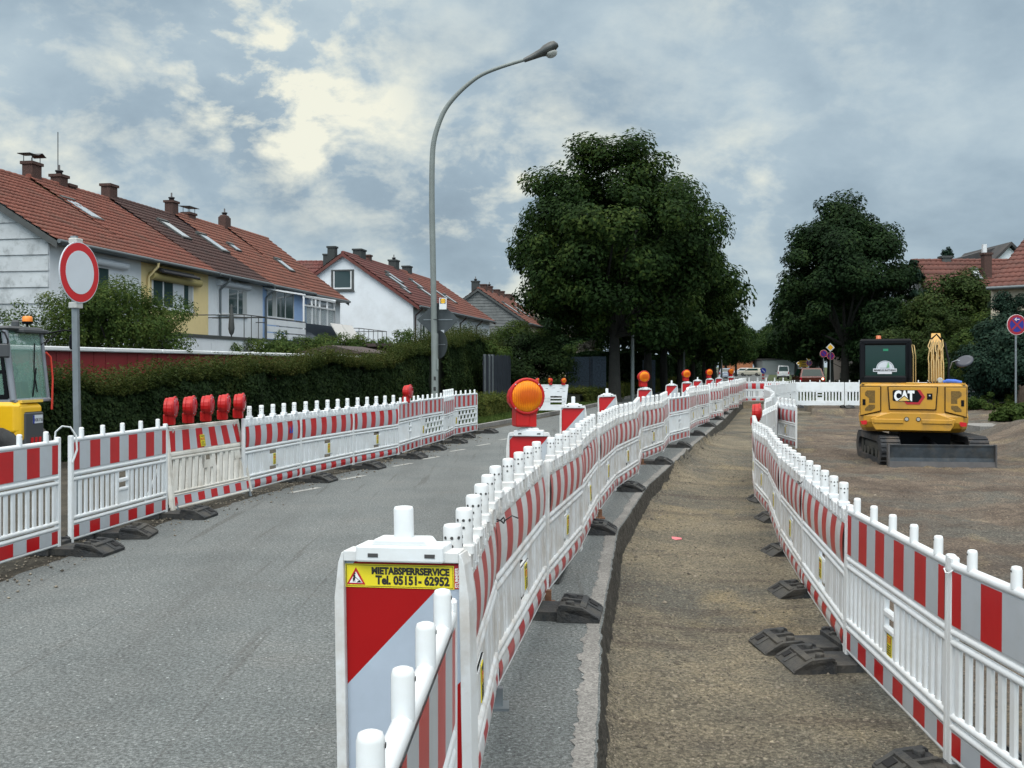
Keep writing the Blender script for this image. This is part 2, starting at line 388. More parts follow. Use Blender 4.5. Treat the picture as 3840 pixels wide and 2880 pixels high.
EY = np.array([-6, 0, 3, 4.36, 6.78, 10.6, 14.7, 22.6, 33, 43.4, 52, 60]); EX = np.array([.12, .2, .29, .36, .59, 1.085, 1.93, 3.99, 6.75, 9.4, 11.7, 13.9])
def E(y): return np.interp(y, EY, EX)
FLOOR = -.28
def grid(name, X, Y, Z, m, attr=None):
    ny, nx = X.shape; V = np.stack([X, Y, Z], -1).reshape(-1, 3)
    i = np.arange(ny*nx).reshape(ny, nx); Q = np.stack([i[:-1, :-1], i[:-1, 1:], i[1:, 1:], i[1:, :-1]], -1).reshape(-1, 4)
    o = fastmesh(name, V, Q, m, smooth=True)
    if attr is not None:
        a = o.data.attributes.new('site', 'FLOAT', 'POINT'); a.data.foreach_set('value', attr.astype(np.float32).ravel())
    return o
def build_ground():
    # excavated ground and footpath between asphalt edge and the gardens
    y = np.concatenate([np.arange(-4, 2.4, .4), 2.4*np.exp(np.linspace(0, math.log(60/2.4), 760))])
    s = np.concatenate([np.linspace(0, 1.2, 46), np.linspace(1.25, 3, 40), np.linspace(3.06, 9, 130), np.linspace(9.1, 15, 80), np.linspace(15.4, 34, 40)])
    Yg, Sg = np.meshgrid(y, s, indexing='ij'); Xg = E(Yg)+Sg+.004
    h = FLOOR + .05*fbm(Xg*.8, Yg*.8, 5, 11) + .012*fbm(Xg*14, Yg*14, 3, 5)
    site = np.clip((Xg-np.interp(Yg, [0, 5, 7, 11, 15, 20, 26, 33, 45], [2.2, 2.15, 2.3, 2.9, 3.6, 4.6, 6.5, 9, 13])+.1)/.5, 0, 1)
    h += site*(.16*fbm(Xg*.5+9, Yg*.5, 5, 31)+.10*fbm(Xg*2.1, Yg*3.1, 4, 41)+.045*fbm(Xg*9, Yg*9, 3, 43))
    h += np.exp(-Sg/.08)*np.interp(Yg, [0, 6, 9, 16, 19, 26, 34], [.15, .13, .03, .03, .16, .16, .02])*(1+1.0*fbm(Xg*3, Yg*3, 4, 3)) + np.exp(-((Sg-.3)/.25)**2)*.06*np.clip(fbm(Yg*.5, Yg*0, 3, 8)+.3, 0, 1)
    h += np.exp(-((Yg-21)/7)**2)*np.exp(-Sg/.35)*.12*(1+fbm(Xg*2, Yg*2, 3, 77))
    xr = np.interp(Yg, [0, 14, 20, 26, 32, 42, 60], [9, 8.6, 9.6, 11.4, 13.0, 16.0, 20])
    up = np.clip((Xg-xr)/2.2, 0, 1); up = up*up*(3-2*up)
    h = h+up*(.28+.5*np.exp(-((Xg-xr-1.6)/1.6)**2)*(fbm(Xg*.9, Yg*.9, 4, 13)+.6+.35*fbm(Xg*3.5, Yg*3.5, 3, 14))*np.clip((31-Yg)/5, 0, 1))
    endw = np.clip((Yg-np.where(site > .5, 41.2, 49.0))/.5, 0, 1); h = h*(1-endw)+(-.012)*endw
    grid('excavated_ground', Xg, Yg, h, gravel_m, site)['kind'] = 'structure'
    # asphalt carriageway with its broken edge
    yr = np.concatenate([np.arange(-4, 2.4, .2), np.arange(2.4, 30, .035), np.arange(30, 52, .2)])
    er = E(yr)+.02*fbm(yr*6, yr*0, 4, 21)+.012*fbm(yr*31, yr*0, 3, 22)
    n = len(yr); V = []
    for j, zz in enumerate((0.0, -.012, -.05, -.14, -.24, -.36)):
        off = (0, .006, .012, .03, .05, .08)[j]
        rr = off+(.03*fbm(yr*9, np.full(n, j*1.7), 3, 60+j) if j > 1 else 0)
        V.append(np.stack([er+rr, yr, np.full(n, zz)], -1))
    V = np.concatenate(V); i = np.arange(n*6).reshape(6, n)
    Q = np.stack([i[:-1, :-1], i[1:, :-1], i[1:, 1:], i[:-1, 1:]], -1).reshape(-1, 4)
    fastmesh('asphalt_edge', V, Q, cut_m)['kind'] = 'structure'
    lx = np.interp(yr, [-4, 6, 9.5, 12, 14, 18, 26, 28, 35, 52], [-5.2, -4.45, -4.2, -3.95, -3.5, -2.6, -1.1, -.85, 1.0, 5.3])
    lx = lx+.28+.25*fbm(yr*1.3, yr*0, 4, 91)*(yr < 26)
    V = np.concatenate([np.stack([lx, yr, yr*0], -1), np.stack([er, yr, yr*0], -1)]); i = np.arange(2*n).reshape(2, n)
    Q = np.stack([i[0, :-1], i[1, :-1], i[1, 1:], i[0, 1:]], -1)
    fastmesh('road', V, Q, asphalt)['kind'] = 'structure'
    rim = .11+.05*fbm(yr*5, yr*0, 4, 33)+.05*fbm(yr*27, yr*0, 3, 34)
    V = np.concatenate([np.stack([er-np.maximum(rim, .01), yr, yr*0+.004], -1), np.stack([er-.012, yr, yr*0+.004], -1)])
    fastmesh('kerb_rim', V, Q, slab_m)['kind'] = 'structure'
    mb = MB()
    mb.add([(5.3, 52, 0), (13.9, 52, 0), (24.5, 100, .0), (200, 800, 0), (192, 800, 0), (17.4, 100, 0)], [(0, 1, 2, 5), (5, 2, 3, 4)])
    mb.build('far_road', asphalt)['kind'] = 'structure'
    # land left of the road, far land, and the plain under everything
    mb = MB(); mb.add([(-90, -6, -.006), (-.9, -6, -.006), (-.9, 24, -.006), (1.4, 36, -.006), (8, 60, -.006), (19, 100, -.006), (190, 800, -.006), (-700, 800, -.006), (-90, 60, -.006)], [(0, 1, 2, 3, 4, 5, 6, 7, 8)])
    mb.build('garden_ground', soil_m)['kind'] = 'structure'
    mb = MB(); mb.add([(12, 49.5, -.008), (60, 40, -.008), (900, 800, -.008), (180, 800, -.008)], [(0, 1, 2, 3)]); mb.build('ground', grass_m)['kind'] = 'structure'
    mb = MB(); mb.add([(-3000, -3000, -.7), (3000, -3000, -.7), (3000, 5000, -.7), (-3000, 5000, -.7)], [(0, 1, 2, 3)]); mb.build('terrain', grass_m)['kind'] = 'structure'
    # kerb and grass verge on the left of the road beyond the barriers
    pts = [(-1.35, 27.0), (1.0, 35), (3.4, 44), (5.3, 52), (17.3, 100)]
    mb = MB()
    for a, b in zip(pts[:-1], pts[1:]):
        mb.add([(a[0]-.14, a[1], -.05), (a[0], a[1], -.05), (b[0], b[1], -.05), (b[0]-.14, b[1], -.05), (a[0]-.14, a[1], .10), (a[0], a[1], .10), (b[0], b[1], .10), (b[0]-.14, b[1], .10)],
               [(4, 5, 6, 7), (1, 2, 6, 5), (0, 4, 7, 3), (0, 1, 5, 4)])
    mb.build('kerb', slab_m)['kind'] = 'structure'
    mb = MB(); mb.add([(-3.6, 26.5, .05), (-1.5, 26.5, .05), (.85, 35, .05), (5.15, 52, .05), (17.2, 100, .05), (13, 100, .05), (2.2, 52, .05), (-1.6, 36, .05)], [(0, 1, 2, 7), (7, 2, 3, 6), (6, 3, 4, 5)])
    mb.build('grass_verge', grass_m)['kind'] = 'structure'
    mb = MB(); mb.b6(13.2, 24, 29.2, 31.0, -.3, .012); mb.build('pavement', slab_m)['kind'] = 'structure'
    mb = MB()
    for (x, y) in ((-2.83, 14.2), (-2.42, 15.8), (-1.89, 17.85), (-1.51, 19.2), (-1.1, 20.95), (-.62, 22.45), (-.15, 24.2), (.35, 26.0)):
        mb.box((x, y, .004), (.085, .66, .0001), rz=-.42)
    for v in range(len(mb.v)): pass
    o = mb.build('road_markings', paint_m); o['kind'] = 'structure'
build_ground()

def stones(name, P, S, m, rg, kind='stuff'):
    base = np.array([(1, 0, 0), (-1, 0, 0), (0, 1, 0), (0, -1, 0), (0, 0, .7), (0, 0, -.5)], float)
    tri = np.array([(0, 2, 4), (2, 1, 4), (1, 3, 4), (3, 0, 4), (2, 0, 5), (1, 2, 5), (3, 1, 5), (0, 3, 5)])
    n = len(P); B = base[None]*S[:, None, None]*rg.uniform(.6, 1.3, (n, 6, 3)); a = rg.uniform(0, 6.28, n); c, s_ = np.cos(a), np.sin(a)
    X = B[..., 0]*c[:, None]-B[..., 1]*s_[:, None]; Y = B[..., 0]*s_[:, None]+B[..., 1]*c[:, None]
    V = np.stack([X, Y, B[..., 2]], -1)+P[:, None]
    T = (tri[None]+np.arange(n)[:, None, None]*6).reshape(-1, 3)
    o = fastmesh(name, V.reshape(-1, 3), T, m); o['kind'] = kind; return o
pebble_m = mat('pebble', (.15, .13, .10), .85, island=.7)
def scatter_stones():
    rg = np.random.default_rng(3)
    dg = bpy.context.evaluated_depsgraph_get(); dg.update()
    g = bpy.data.objects['excavated_ground']; P = []; S = []
    for k in range(16000):
        if k < 12200: y = 2.6*math.exp(rg.random()*2.2); x = E(y)+.02+rg.random()**1.3*2.0
        elif k < 13800: y = 3.5+rg.random()*30; x = E(y)+abs(rg.normal(0, .12))
        else: y = 4+rg.random()*30; x = E(y)+2+rg.random()*9
        hit, loc, nrm, _ = g.ray_cast(Vector((x, y, 2)), Vector((0, 0, -1)))
        if not hit: continue
        P.append(loc); S.append(rg.uniform(.003, .009)*(1+.05*y)*(2.2 if rg.random() < .02 else 1))
    stones('gravel', np.array(P), np.array(S), pebble_m, rg)
    P = []; S = []
    for k in range(1600):
        y = 5+rg.random()*20; x = np.interp(y, [6, 9.5, 12, 14, 18, 26], [-4.3, -4.1, -3.8, -3.35, -2.45, -.95])+abs(rg.normal(0, .3))-.15
        P.append((x, y, .006)); S.append(rg.uniform(.004, .013)*(1+.04*y))
    stones('road_grit', np.array(P), np.array(S), pebble_m, rg)
scatter_stones()
mb = MB(); _p = G(2535, 2023, FLOOR+.02)
mb.add([(_p.x-.05, _p.y-.06, _p.z), (_p.x+.06, _p.y-.05, _p.z+.01), (_p.x+.07, _p.y+.07, _p.z+.005), (_p.x-.04, _p.y+.06, _p.z+.02),
        (_p.x-.05, _p.y-.06, _p.z+.004), (_p.x+.06, _p.y-.05, _p.z+.014), (_p.x+.07, _p.y+.07, _p.z+.009), (_p.x-.04, _p.y+.06, _p.z+.024)],
       [(3, 2, 1, 0), (4, 5, 6, 7), (0, 1, 5, 4), (1, 2, 6, 5), (2, 3, 7, 6), (3, 0, 4, 7)])
tag(mb.build('plastic_scrap', mat('pink_scrap', (.62, .16, .18), .6)), 'small pinkish red scrap lying on the gravel path', 'scrap')

# ---------------------------------------------------------------- barrier panels
W, H = 2.0, .96
def stripes(mb, x0, x1, zs, ys, n=5, r=0, w=1, red_first=True, off=.5, under=True):
    """vertical stripes over a (possibly curved) band: zs, ys give the cross-section from bottom to top"""
    p = (x1-x0)/(2*n); cuts = [x0]; t = x0+off*p
    while t < x1-1e-4: cuts.append(t); t += p
    cuts.append(x1); red = red_first
    for a, b in zip(cuts[:-1], cuts[1:]):
        vs = [(a, y, z) for y, z in zip(ys, zs)]+[(b, y, z) for y, z in zip(ys, zs)]; k = len(zs)
        mb.add(vs, [(i, k+i, k+i+1, i+1) for i in range(k-1)], r if red else w, smooth=False); red = not red
def sticker_mesh(w=.085, h=.15):
    s = MB(); s.b6(-w/2, w/2, -.004, 0, 0, h, 0)
    for z, q in ((h-.012, .9), (.010, .9)): s.b6(-w*.46*q/.9, w*.46*q/.9, -.0055, -.004, z-.002, z+.002, 1)
    for x in (-w*.45, w*.45): s.b6(x-.0015, x+.0015, -.0055, -.004, .01, h-.012, 1)
    s.b6(-w*.33, w*.33, -.0058, -.004, h*.52, h*.74, 2)
    for k in range(3): s.b6(-w*.28, w*.28, -.0064, -.0058, h*(.55+.06*k), h*(.575+.06*k), 0)
    s.b6(-w*.3, w*.3, -.0058, -.004, h*.82, h*.87, 1)
    for k in range(4): s.b6(-w*(.34-.05*(k % 2)), w*(.34-.07*(k % 3)), -.0058, -.004, h*(.13+.085*k), h*(.165+.085*k), 1)
    return s
def peg(style):
    m = MB()
    if style == 'A':
        m.lathe([(.0235, 0), (.0235, .085), (.020, .097), (.012, .1)], n=12); m.lathe([(.005, 0), (.005, .001)], c=(0, -.0236, .078), n=8, mi=1, M=Matrix.Rotation(R(90), 3, 'X'))
    else:
        m.rbox(-.04, .04, -.038, .038, -.012, .028, .006); m.lathe([(.032, .028), (.032, .148), (.028, .156), (.018, .158)], n=14)
        for a in (-2.4, -1.57, -.75, 0, .8, 1.57, 2.4, 3.14):
            for z in ((.115,) if abs(a+1.57) > .1 and abs(a-1.57) > .1 and abs(a-3.14) > .1 and abs(a) > .1 else (.115, .088)):
                Mx = Matrix.Rotation(a+R(90), 3, 'Z') @ Matrix.Rotation(R(90), 3, 'X')
                m.lathe([(.0055, 0), (.0055, .0012)], c=(.0318*math.cos(a), .0318*math.sin(a), z), n=8, mi=1, M=Mx, smooth=False)
    return m
def panel(kind, red=red_refl, grey=grey_refl, wp=white_pl, sticker=True, tall_post=False):
    """one fence panel, near end at the origin, running along +x, striped face towards -y, lower edge at z = .06"""
    root = empty('construction_barrier')
    z0 = .06; fr = MB(); sl = MB()
    def Z(t): return z0+t*H
    hp = 1.035 if kind == 'A' else 1.0
    for x in (.022, W-.026):
        fr.rbox(x-.02, x+.024, -.022, .022, Z(0)-.02, Z(hp if x > 1 or kind != 'A' else 1.03), .007)
    fr.tube([(.0, 0, Z(.02)), (W, 0, Z(.02))], .017, 8)
    if kind in 'AC':
        fr.tube([(.02, 0, Z(.985)), (W-.02, 0, Z(.985))], .023, 10)
        for z in (.652, .60, .225, .175): fr.tube([(.03, -.004, Z(z)), (W-.03, -.004, Z(z))], .0195, 8)
        zu, yu = [Z(.69), Z(.962)], [-.020, -.020]
        fr.b6(.03, W-.03, -.012, .014, Z(.66), Z(.975)); fr.b6(.03, W-.03, -.012, .012, Z(.03), Z(.16))
        zl, yl = [Z(.035), Z(.152)], [-.017, -.017]
    if kind in 'BG':
        fr.rbox(.02, W-.02, -.024, .024, Z(.885), Z(.955), .006)
        nb = 15
        for k in range(nb):                                     # toothed top rail
            a = .03+(W-.06)*k/nb; b = a+(W-.06)/nb-.03
            fr.rbox(a, b, -.028, .028, Z(.90), Z(.995), .009)
            fr.rbox(a+.012, a+.022, -.034, -.026, Z(.905), Z(.94), .003)
        for z in (.578, .528, .205, .155): fr.tube([(.03, -.008, Z(z)), (W-.03, -.008, Z(z))], .0205, 8)
        zu = [Z(.605+(.885-.605)*i/8) for i in range(9)]; yu = [-.020-.013*math.sin(math.pi*i/8)**.8 for i in range(9)]
        fr.b6(.03, W-.03, -.016, .016, Z(.575), Z(.90)); fr.b6(.03, W-.03, -.012, .012, Z(.02), Z(.15))
        zl = [Z(.03+.105*i/4) for i in range(5)]; yl = [-.016-.010*math.sin(math.pi*i/4) for i in range(5)]
    if kind == 'E':                                              # seen from its plain back
        fr.b6(.03, W-.03, -.014, .014, Z(.63), Z(.985)); fr.b6(.03, W-.03, -.014, .014, Z(.02), Z(.19))
        for z in (.985, .64, .60, .19): fr.tube([(.03, 0, Z(z)), (W-.03, 0, Z(z))], .018, 8)
        for k in range(6): fr.rbox(.28+.28*k, .33+.28*k, -.022, -.010, Z(.8), Z(.83), .004); fr.rbox(.28+.28*k, .33+.28*k, -.022, -.010, Z(.09), Z(.11), .004)
    # slatted middle
    if kind == 'A':
        n = 19; x = .075
        for k in range(n):
            xc = .085+(W-.17)*k/(n-1)
            if 8 <= k <= 10: continue
            sl.rbox(xc-.027, xc+.027, -.010, .010, Z(.235), Z(.60), .008)
        for xx in (.5*W-.11, .5*W+.11): sl.rbox(xx-.02, xx+.02, -.016, .016, Z(.235), Z(.60), .007)
        sl.b6(.5*W-.1, .5*W+.1, -.008, .008, Z(.235), Z(.40)); sl.rbox(.5*W-.1, .5*W+.1, -.022, .018, Z(.47), Z(.51), .008)
        sl.rbox(.5*W-.1, .5*W+.1, -.02, .018, Z(.375), Z(.41), .008)
        st_pos = (.5*W+.0, -.0095, Z(.235)+.008)
    elif kind in 'BG':
        wds = [(.05, .115), (.15, .27), (.30, .345), (.375, .52), (.55, .60), (.63, .79)]
        for a, b in wds:
            sl.rbox(a, b, -.013, .013, Z(.19), Z(.53), .006); sl.rbox(W-b, W-a, -.013, .013, Z(.19), Z(.53), .006)
        for a, b, c, d in ((.79, .86, .19, .53), (1.14, 1.21, .19, .53), (.86, 1.14, .285, .445), (.86, 1.14, .51, .53), (.86, 1.14, .19, .215)):
            sl.b6(a, b, -.012, .012, Z(c), Z(d))
        sl.rbox(.85, 1.15, -.022, -.008, Z(.275), Z(.455), .006)
        st_pos = (1.0, -.0225, Z(.295))
    elif kind == 'C':                                            # brick-like openings
        zs = [.225, .25, .345, .375, .465, .495, .585, .60]
        for j in range(0, 8, 2): sl.b6(.04, W-.04, -.014, .014, Z(zs[j]), Z(zs[j+1]))
        for j in range(3):
            for k in range(7):
                xc = .05+(W-.1)*((k+(.5 if j % 2 else 0))/6.5)
                if xc < W-.03: sl.b6(xc-.04, min(xc+.04, W-.03), -.013, .013, Z(.24+.12*j), Z(.36+.12*j))
        sl.b6(.06, .34, -.012, .012, Z(.25), Z(.585)); st_pos = (.2, -.0125, Z(.28))
    elif kind == 'E':
        n = 15
        for k in range(n):
            xc = .08+(W-.16)*k/(n-1)
            if k in (7,): continue
            sl.rbox(xc-.036, xc+.036, -.012, .012, Z(.18), Z(.61), .006)
        sl.b6(.5*W-.13, .5*W+.13, -.01, .01, Z(.19), Z(.36)); sl.b6(.5*W-.13, .5*W+.13, -.012, .012, Z(.44), Z(.48)); sl.b6(.5*W-.13, .5*W+.13, -.01, .01, Z(.55), Z(.62))
    if kind == 'G': pass
    fr.build('frame', wp, root); sl.build('slats', wp, root)
    if kind != 'E':
        b = MB(); stripes(b, .048, W-.052, zu, yu); b.build('striped_band', [red, grey], root)
        b = MB(); stripes(b, .048, W-.052, zl, yl); b.build('lower_band', [red, grey], root)
        if sticker: sticker_mesh().build('sticker', [yellow_st, ink, red_ink], root, loc=st_pos)
    pg = peg('B' if kind in 'BG' else 'A')
    for k in range(5):
        xk = .21+.395*k if kind != 'E' else .2+.4*k
        o = pg.build('peg', [wp, hole_m], root, loc=(xk, 0, Z(1.0)-.004)) if k == 0 else None
        if k == 0: first = o
        else: o = first.copy(); COL.objects.link(o); o.parent = root; o.location = (xk, 0, Z(1.0)-.004)
    return root

ORD = ['first', 'second', 'third', 'fourth', 'fifth', 'sixth', 'seventh', 'eighth', 'ninth', 'tenth', 'eleventh', 'twelfth', 'thirteenth', 'fourteenth',
       'fifteenth', 'sixteenth', 'seventeenth', 'eighteenth', 'nineteenth', 'twentieth', 'twenty-first', 'twenty-second', 'twenty-third', 'twenty-fourth', 'twenty-fifth', 'twenty-sixth', 'twenty-seventh', 'twenty-eighth']
PROTO = {}
def get_panel(key):
    """the first call builds a panel of that look; later calls copy it"""
    if key in PROTO: return copy_tree(PROTO[key])
    k, look = key.split('|')
    o = {'bright': lambda: panel(k), 'plain': lambda: panel(k, sticker=False), 'faded': lambda: panel(k, red_fade, grey_fade, white_pl2),
         'fresh': lambda: panel(k, red_refl, grey_fade)}[look]()
    PROTO[key] = o; return o
def place(key, p, q, zp=0.0, zq=0.0, label='', group='', roll=0.0):
    o = get_panel(key); p = Vector((p[0], p[1], zp)); q = Vector((q[0], q[1], zq)); d = q-p; L = Vector((d.x, d.y)).length
    rz = math.atan2(d.y, d.x)
    o.location = p; o.rotation_euler = (roll, -math.atan2(d.z, L), rz); o.scale = (L/W, 1, 1)
    return tag(o, label, 'barrier', group)

# left row along the far side of the carriageway
LJ = [(-4.36, 7.4), (-4.12, 9.42), (-4.13, 9.66), (-3.89, 11.65), (-3.85, 11.75), (-3.42, 13.6), (-3.50, 13.45), (-3.14, 15.3), (-2.66, 17.25), (-2.12, 19.2), (-1.87, 21.1), (-1.53, 23.0), (-1.40, 24.7), (-.90, 26.5)]
gl = 'red and white barrier panels along the left side of the road'
left = [('A|bright', 0, 1, 'red and white barrier panel standing in front of the yellow machine with the amber beacon'),
        ('A|plain', 2, 3, 'bright striped barrier panel with a white strap looped over its near post'),
        ('B|bright', 6, 7, 'bowed striped panel beside the lamp barrier with a blue mark on one stripe'),
        ('B|bright', 7, 8, 'panel with bowed striped band, second to the right of the five red lamps'),
        ('B|bright', 8, 9, 'panel with bowed striped band, third to the right of the five red lamps'),
        ('A|plain', 9, 10, 'thin slatted panel in the left row with a single red lamp on its top'),
        ('C|bright', 10, 11, 'panel with brick shaped openings in front of the curved street lamp'),
        ('B|plain', 11, 12, 'narrow looking turned panel between the two panels with brick shaped openings'),
        ('C|bright', 12, 13, 'last panel of the left row, brick shaped openings, beside the low hedge')]
for key, a, b, lb in left: place(key, LJ[a], LJ[b], label=lb, group=gl)
# the A1 panel's sticker sits low beside the opening
# middle row on the asphalt edge
MJ = [(-.19, 3.2), (-.09, 5.18), (.235, 7.42), (.61, 9.3), (.96, 11.6), (1.36, 13.75), (1.93, 15.9), (2.24, 18.0), (2.92, 20.0), (3.34, 22.1), (4.12, 24.1), (4.52, 26.4)]
t = Vector((4.62, 26.5)); endm = Vector((11.1, 49.2)); nn = 12
for k in range(1, nn+1):
    q = t.lerp(endm, k/nn); MJ.append((q.x+(.16, -.10, .05, -.14)[k % 4]*(k < nn), q.y))
gm = 'worn red and white barrier panels on the cut edge of the asphalt'
place('A|plain', (-.245, 1.10), (-.172, 2.86), label='barrier panel running up to the yellow stickered beacon, seen steeply along its top rail', group=gm)
for k in range(len(MJ)-1):
    key = 'B|faded'
    if k in (0, 1): key = 'B|faded'
    if k == 9: key = 'A|plain'
    if k in (13, 17): key = 'A|bright'
    lb = 'worn curved panel, %s behind the yellow stickered beacon in the middle row' % ORD[k]
    if k == 1: lb = 'large worn curved panel with rust stained rails, second behind the yellow stickered beacon'
    place(key, MJ[k], MJ[k+1], label=lb, group=gm, roll=R(random.uniform(-2.2, 2.2)))
# right row between the path and the excavation
RJ = [(2.20, 3.03), (2.137, 5.05), (2.25, 6.95), (2.55, 9.04), (2.84, 10.87), (3.32, 13.3), (3.58, 15.2), (4.02, 17.2), (4.55, 19.2), (5.20, 21.2), (5.95, 23.4), (6.6, 25.8)]
RJ2 = [(6.75, 27.6), (7.4, 29.6), (8.0, 31.6), (8.5, 34.0), (8.9, 36.5)]
gr = 'red and white barrier panels between the gravel path and the excavation'
for k in range(len(RJ)-1):
    key = 'A|bright' if k < 2 else ('B|fresh' if k == 2 else 'B|faded')
    if k >= 8: key = 'E|plain'
    lb = ['bright slatted panel of the right row nearest the corner, wider striped than any other', 'bright slatted panel with yellow sticker, its end standing on the rubber foot marked K1',
          'curved bright panel of the right row, second foot down the path beneath it'][k] if k < 3 else \
         ('%s panel of the right row counted from the near right corner' % ORD[k] if k < 8 else 'plain white panel back, %s before the turned out striped panel' % ['third', 'second', 'first'][10-k if 10-k < 3 else 2])
    if k >= 8: lb = 'plain white panel back, %s to last before the turned out striped panel' % {8: 'third', 9: 'second', 10: 'next'}[k]
    place(key, RJ[k+1], RJ[k], FLOOR, FLOOR, lb, gr, roll=R(random.uniform(-1, 1)))
place('B|bright', (6.62, 25.9), (6.58, 23.95), FLOOR+.04, FLOOR+.04, 'striped panel turned out alone towards the excavator', gr)
for k in range(len(RJ2)-1):
    place('E|plain', RJ2[k+1], RJ2[k], FLOOR+.05*k, FLOOR+.05*k, 'far plain white panel behind the turned out striped one, %s in its line' % ORD[k], 'plain white panel backs at the far end of the excavation')
# far closures
g4 = 'plain white panel backs at the far end of the excavation'
WJ = [(8.9, 36.5), (9.75, 38.4), (10.7, 40.6), (11.75, 42.9)]
for k in range(3): place('E|plain', WJ[k], WJ[k+1], 0, .03, 'slanting plain white panel, %s from the left towards the long white closure' % ORD[k], g4)
for k in range(4): place('E|plain', (11.75+2.02*k, 42.9-.05*k), (13.75+2.02*k, 42.85-.05*k), .03, .03, 'plain white panel across the far end of the excavation, %s' % ['below the brown car', 'second from its left end', 'third, partly behind the excavator', 'fourth, hidden mostly behind the excavator'][k], g4)
place('B|bright', (11.1, 49.4), (13.1, 49.2), 0, 0, 'bright striped panel standing across the far end of the gravel path', gm)

# rubber feet
def make_foot():
    root = empty('rubber_ballast_block'); b = MB(); w2 = .195
    b.prism([(-.14, .0), (.14, .0), (.14, .062), (-.14, .062)], -w2+.03, w2-.03)
    for sx in (-1, 1):
        prof = [(sx*.12, 0), (sx*.40, 0), (sx*.405, .028), (sx*.30, .085), (sx*.15, .098), (sx*.12, .09)]
        b.prism(prof, -w2, w2)
        ridge = [(sx*.13, .08), (sx*.395, .02), (sx*.395, .040), (sx*.285, .104), (sx*.15, .117), (sx*.13, .108)]
        for y0, y1 in ((-w2, -w2+.035), (-.05, -.02), (w2-.035, w2)): b.prism(ridge, y0, y1)
        b.prism([(sx*.27, .07), (sx*.31, .07), (sx*.31, .098), (sx*.27, .112)], -w2+.035, w2-.035)
        for y in (-.12, .10): b.lathe([(.030, .095), (.030, .122), (.025, .124)], c=(sx*.20, y, 0), n=12)
    s = b
    for sx in (-1, 1): s.box((sx*.345, -.125, .066), (.06, .07, .004), 1, M=Matrix.Rotation(sx*R(28), 3, 'Y')); s.b6(sx*.235-.03, sx*.235+.03, -.16, -.07, .097, .1005, 1)
    b.build('body', [rubber, mat('socket_black', (.006, .006, .007), .9)], root, bevel=.004)
    return root
foot0 = make_foot(); used_foot = [False]
def foot(x, y, z, rz, label, group='black rubber feet under the barriers'):
    o = copy_tree(foot0) if used_foot[0] else foot0; used_foot[0] = True
    o.location = (x, y, z); o.rotation_euler = (0, 0, rz); return tag(o, label, 'barrier foot', group)
def dirn(a, b): return math.atan2(b[1]-a[1], b[0]-a[0])
for i, (jn, lb) in enumerate(((1, 'nearest black rubber foot of the left row, under the gap beside the strapped post'), (3, 'black rubber foot at the left end of the barrier with the five lamps'), (7, 'black rubber foot under the joint two panels right of the lamps'),
                (8, 'black rubber foot on the dashed line, third right of the lamps'), (9, 'black rubber foot where the bowed panels of the left row end'), (10, 'black rubber foot below the single red lamp of the left row'),
                (11, 'black rubber foot below the first brick holed panel'), (12, 'black rubber foot below the turned panel of the left row'), (13, 'last black rubber foot of the left row, beside the low hedge'))):
    a = LJ[jn]; b = LJ[jn-1]; r_ = dirn(b, a)+R(90); foot(a[0]+.12, a[1], 0, r_, lb)
foot(-3.98, 10.3, 0, R(5), 'black rubber foot between the strapped post and the five lamps')
MY = [q[1] for q in MJ]; MX = [q[0] for q in MJ]
for k, y in enumerate((7.05, 10.6, 14.2, 18.1, 21.8, 25.6, 29.4, 33.2, 37, 40.8, 44.6, 48.2)):
    x0 = float(np.interp(y-.5, MY, MX)); x1 = float(np.interp(y+.5, MY, MX)); xm = min((x0+x1)/2+.22, float(E(y))-.42)
    foot(xm, y, 0, math.atan2(1, x1-x0)+R(90), 'black rubber foot on the asphalt edge, %s along the middle row' % ORD[k])
for k, dx in ((1, .05), (2, -.06), (3, .10), (4, .22), (5, .24), (6, .3)):
    lb = {1: 'rubber foot under the wire bound joint of the two bright slatted panels', 2: 'rubber foot embossed K1 with round studs beside the gravel path', 3: 'rubber foot on the path just past the one embossed K1'}.get(k, 'rubber foot on the gravel path, %s along the right row' % ORD[k-1])
    o = foot(RJ[k][0]+dx, RJ[k][1]-.12*(k < 4), FLOOR-.012, dirn(RJ[k-1], RJ[k])+R(90)+.06*k, lb)
    if k == 2:
        m = MB(); put_text(m, 'K1', .085, (0, 0, 0), 0, bold=.004)
        q = m.build('embossing', rubber, o); q.rotation_euler = (R(-90+25), 0, R(-90)); q.rotation_euler = (0, 0, 0)
        q.matrix_local = Matrix.Translation((-.36, .13, .060)) @ Matrix.Rotation(R(-90), 4, 'Z') @ Matrix.Rotation(R(-64), 4, 'X')
# second foot stacked against the one marked K1
foot(RJ[2][0]-.14, RJ[2][1]+.30, FLOOR-.012, R(184), 'rubber foot lying right behind the one embossed K1')
for k, (x, y) in enumerate(((11.75, 42.7), (13.8, 42.6), (15.8, 42.5))): foot(x, y, 0, R(90), 'rubber foot under the white closure at the far end, %s from its left' % ORD[k])

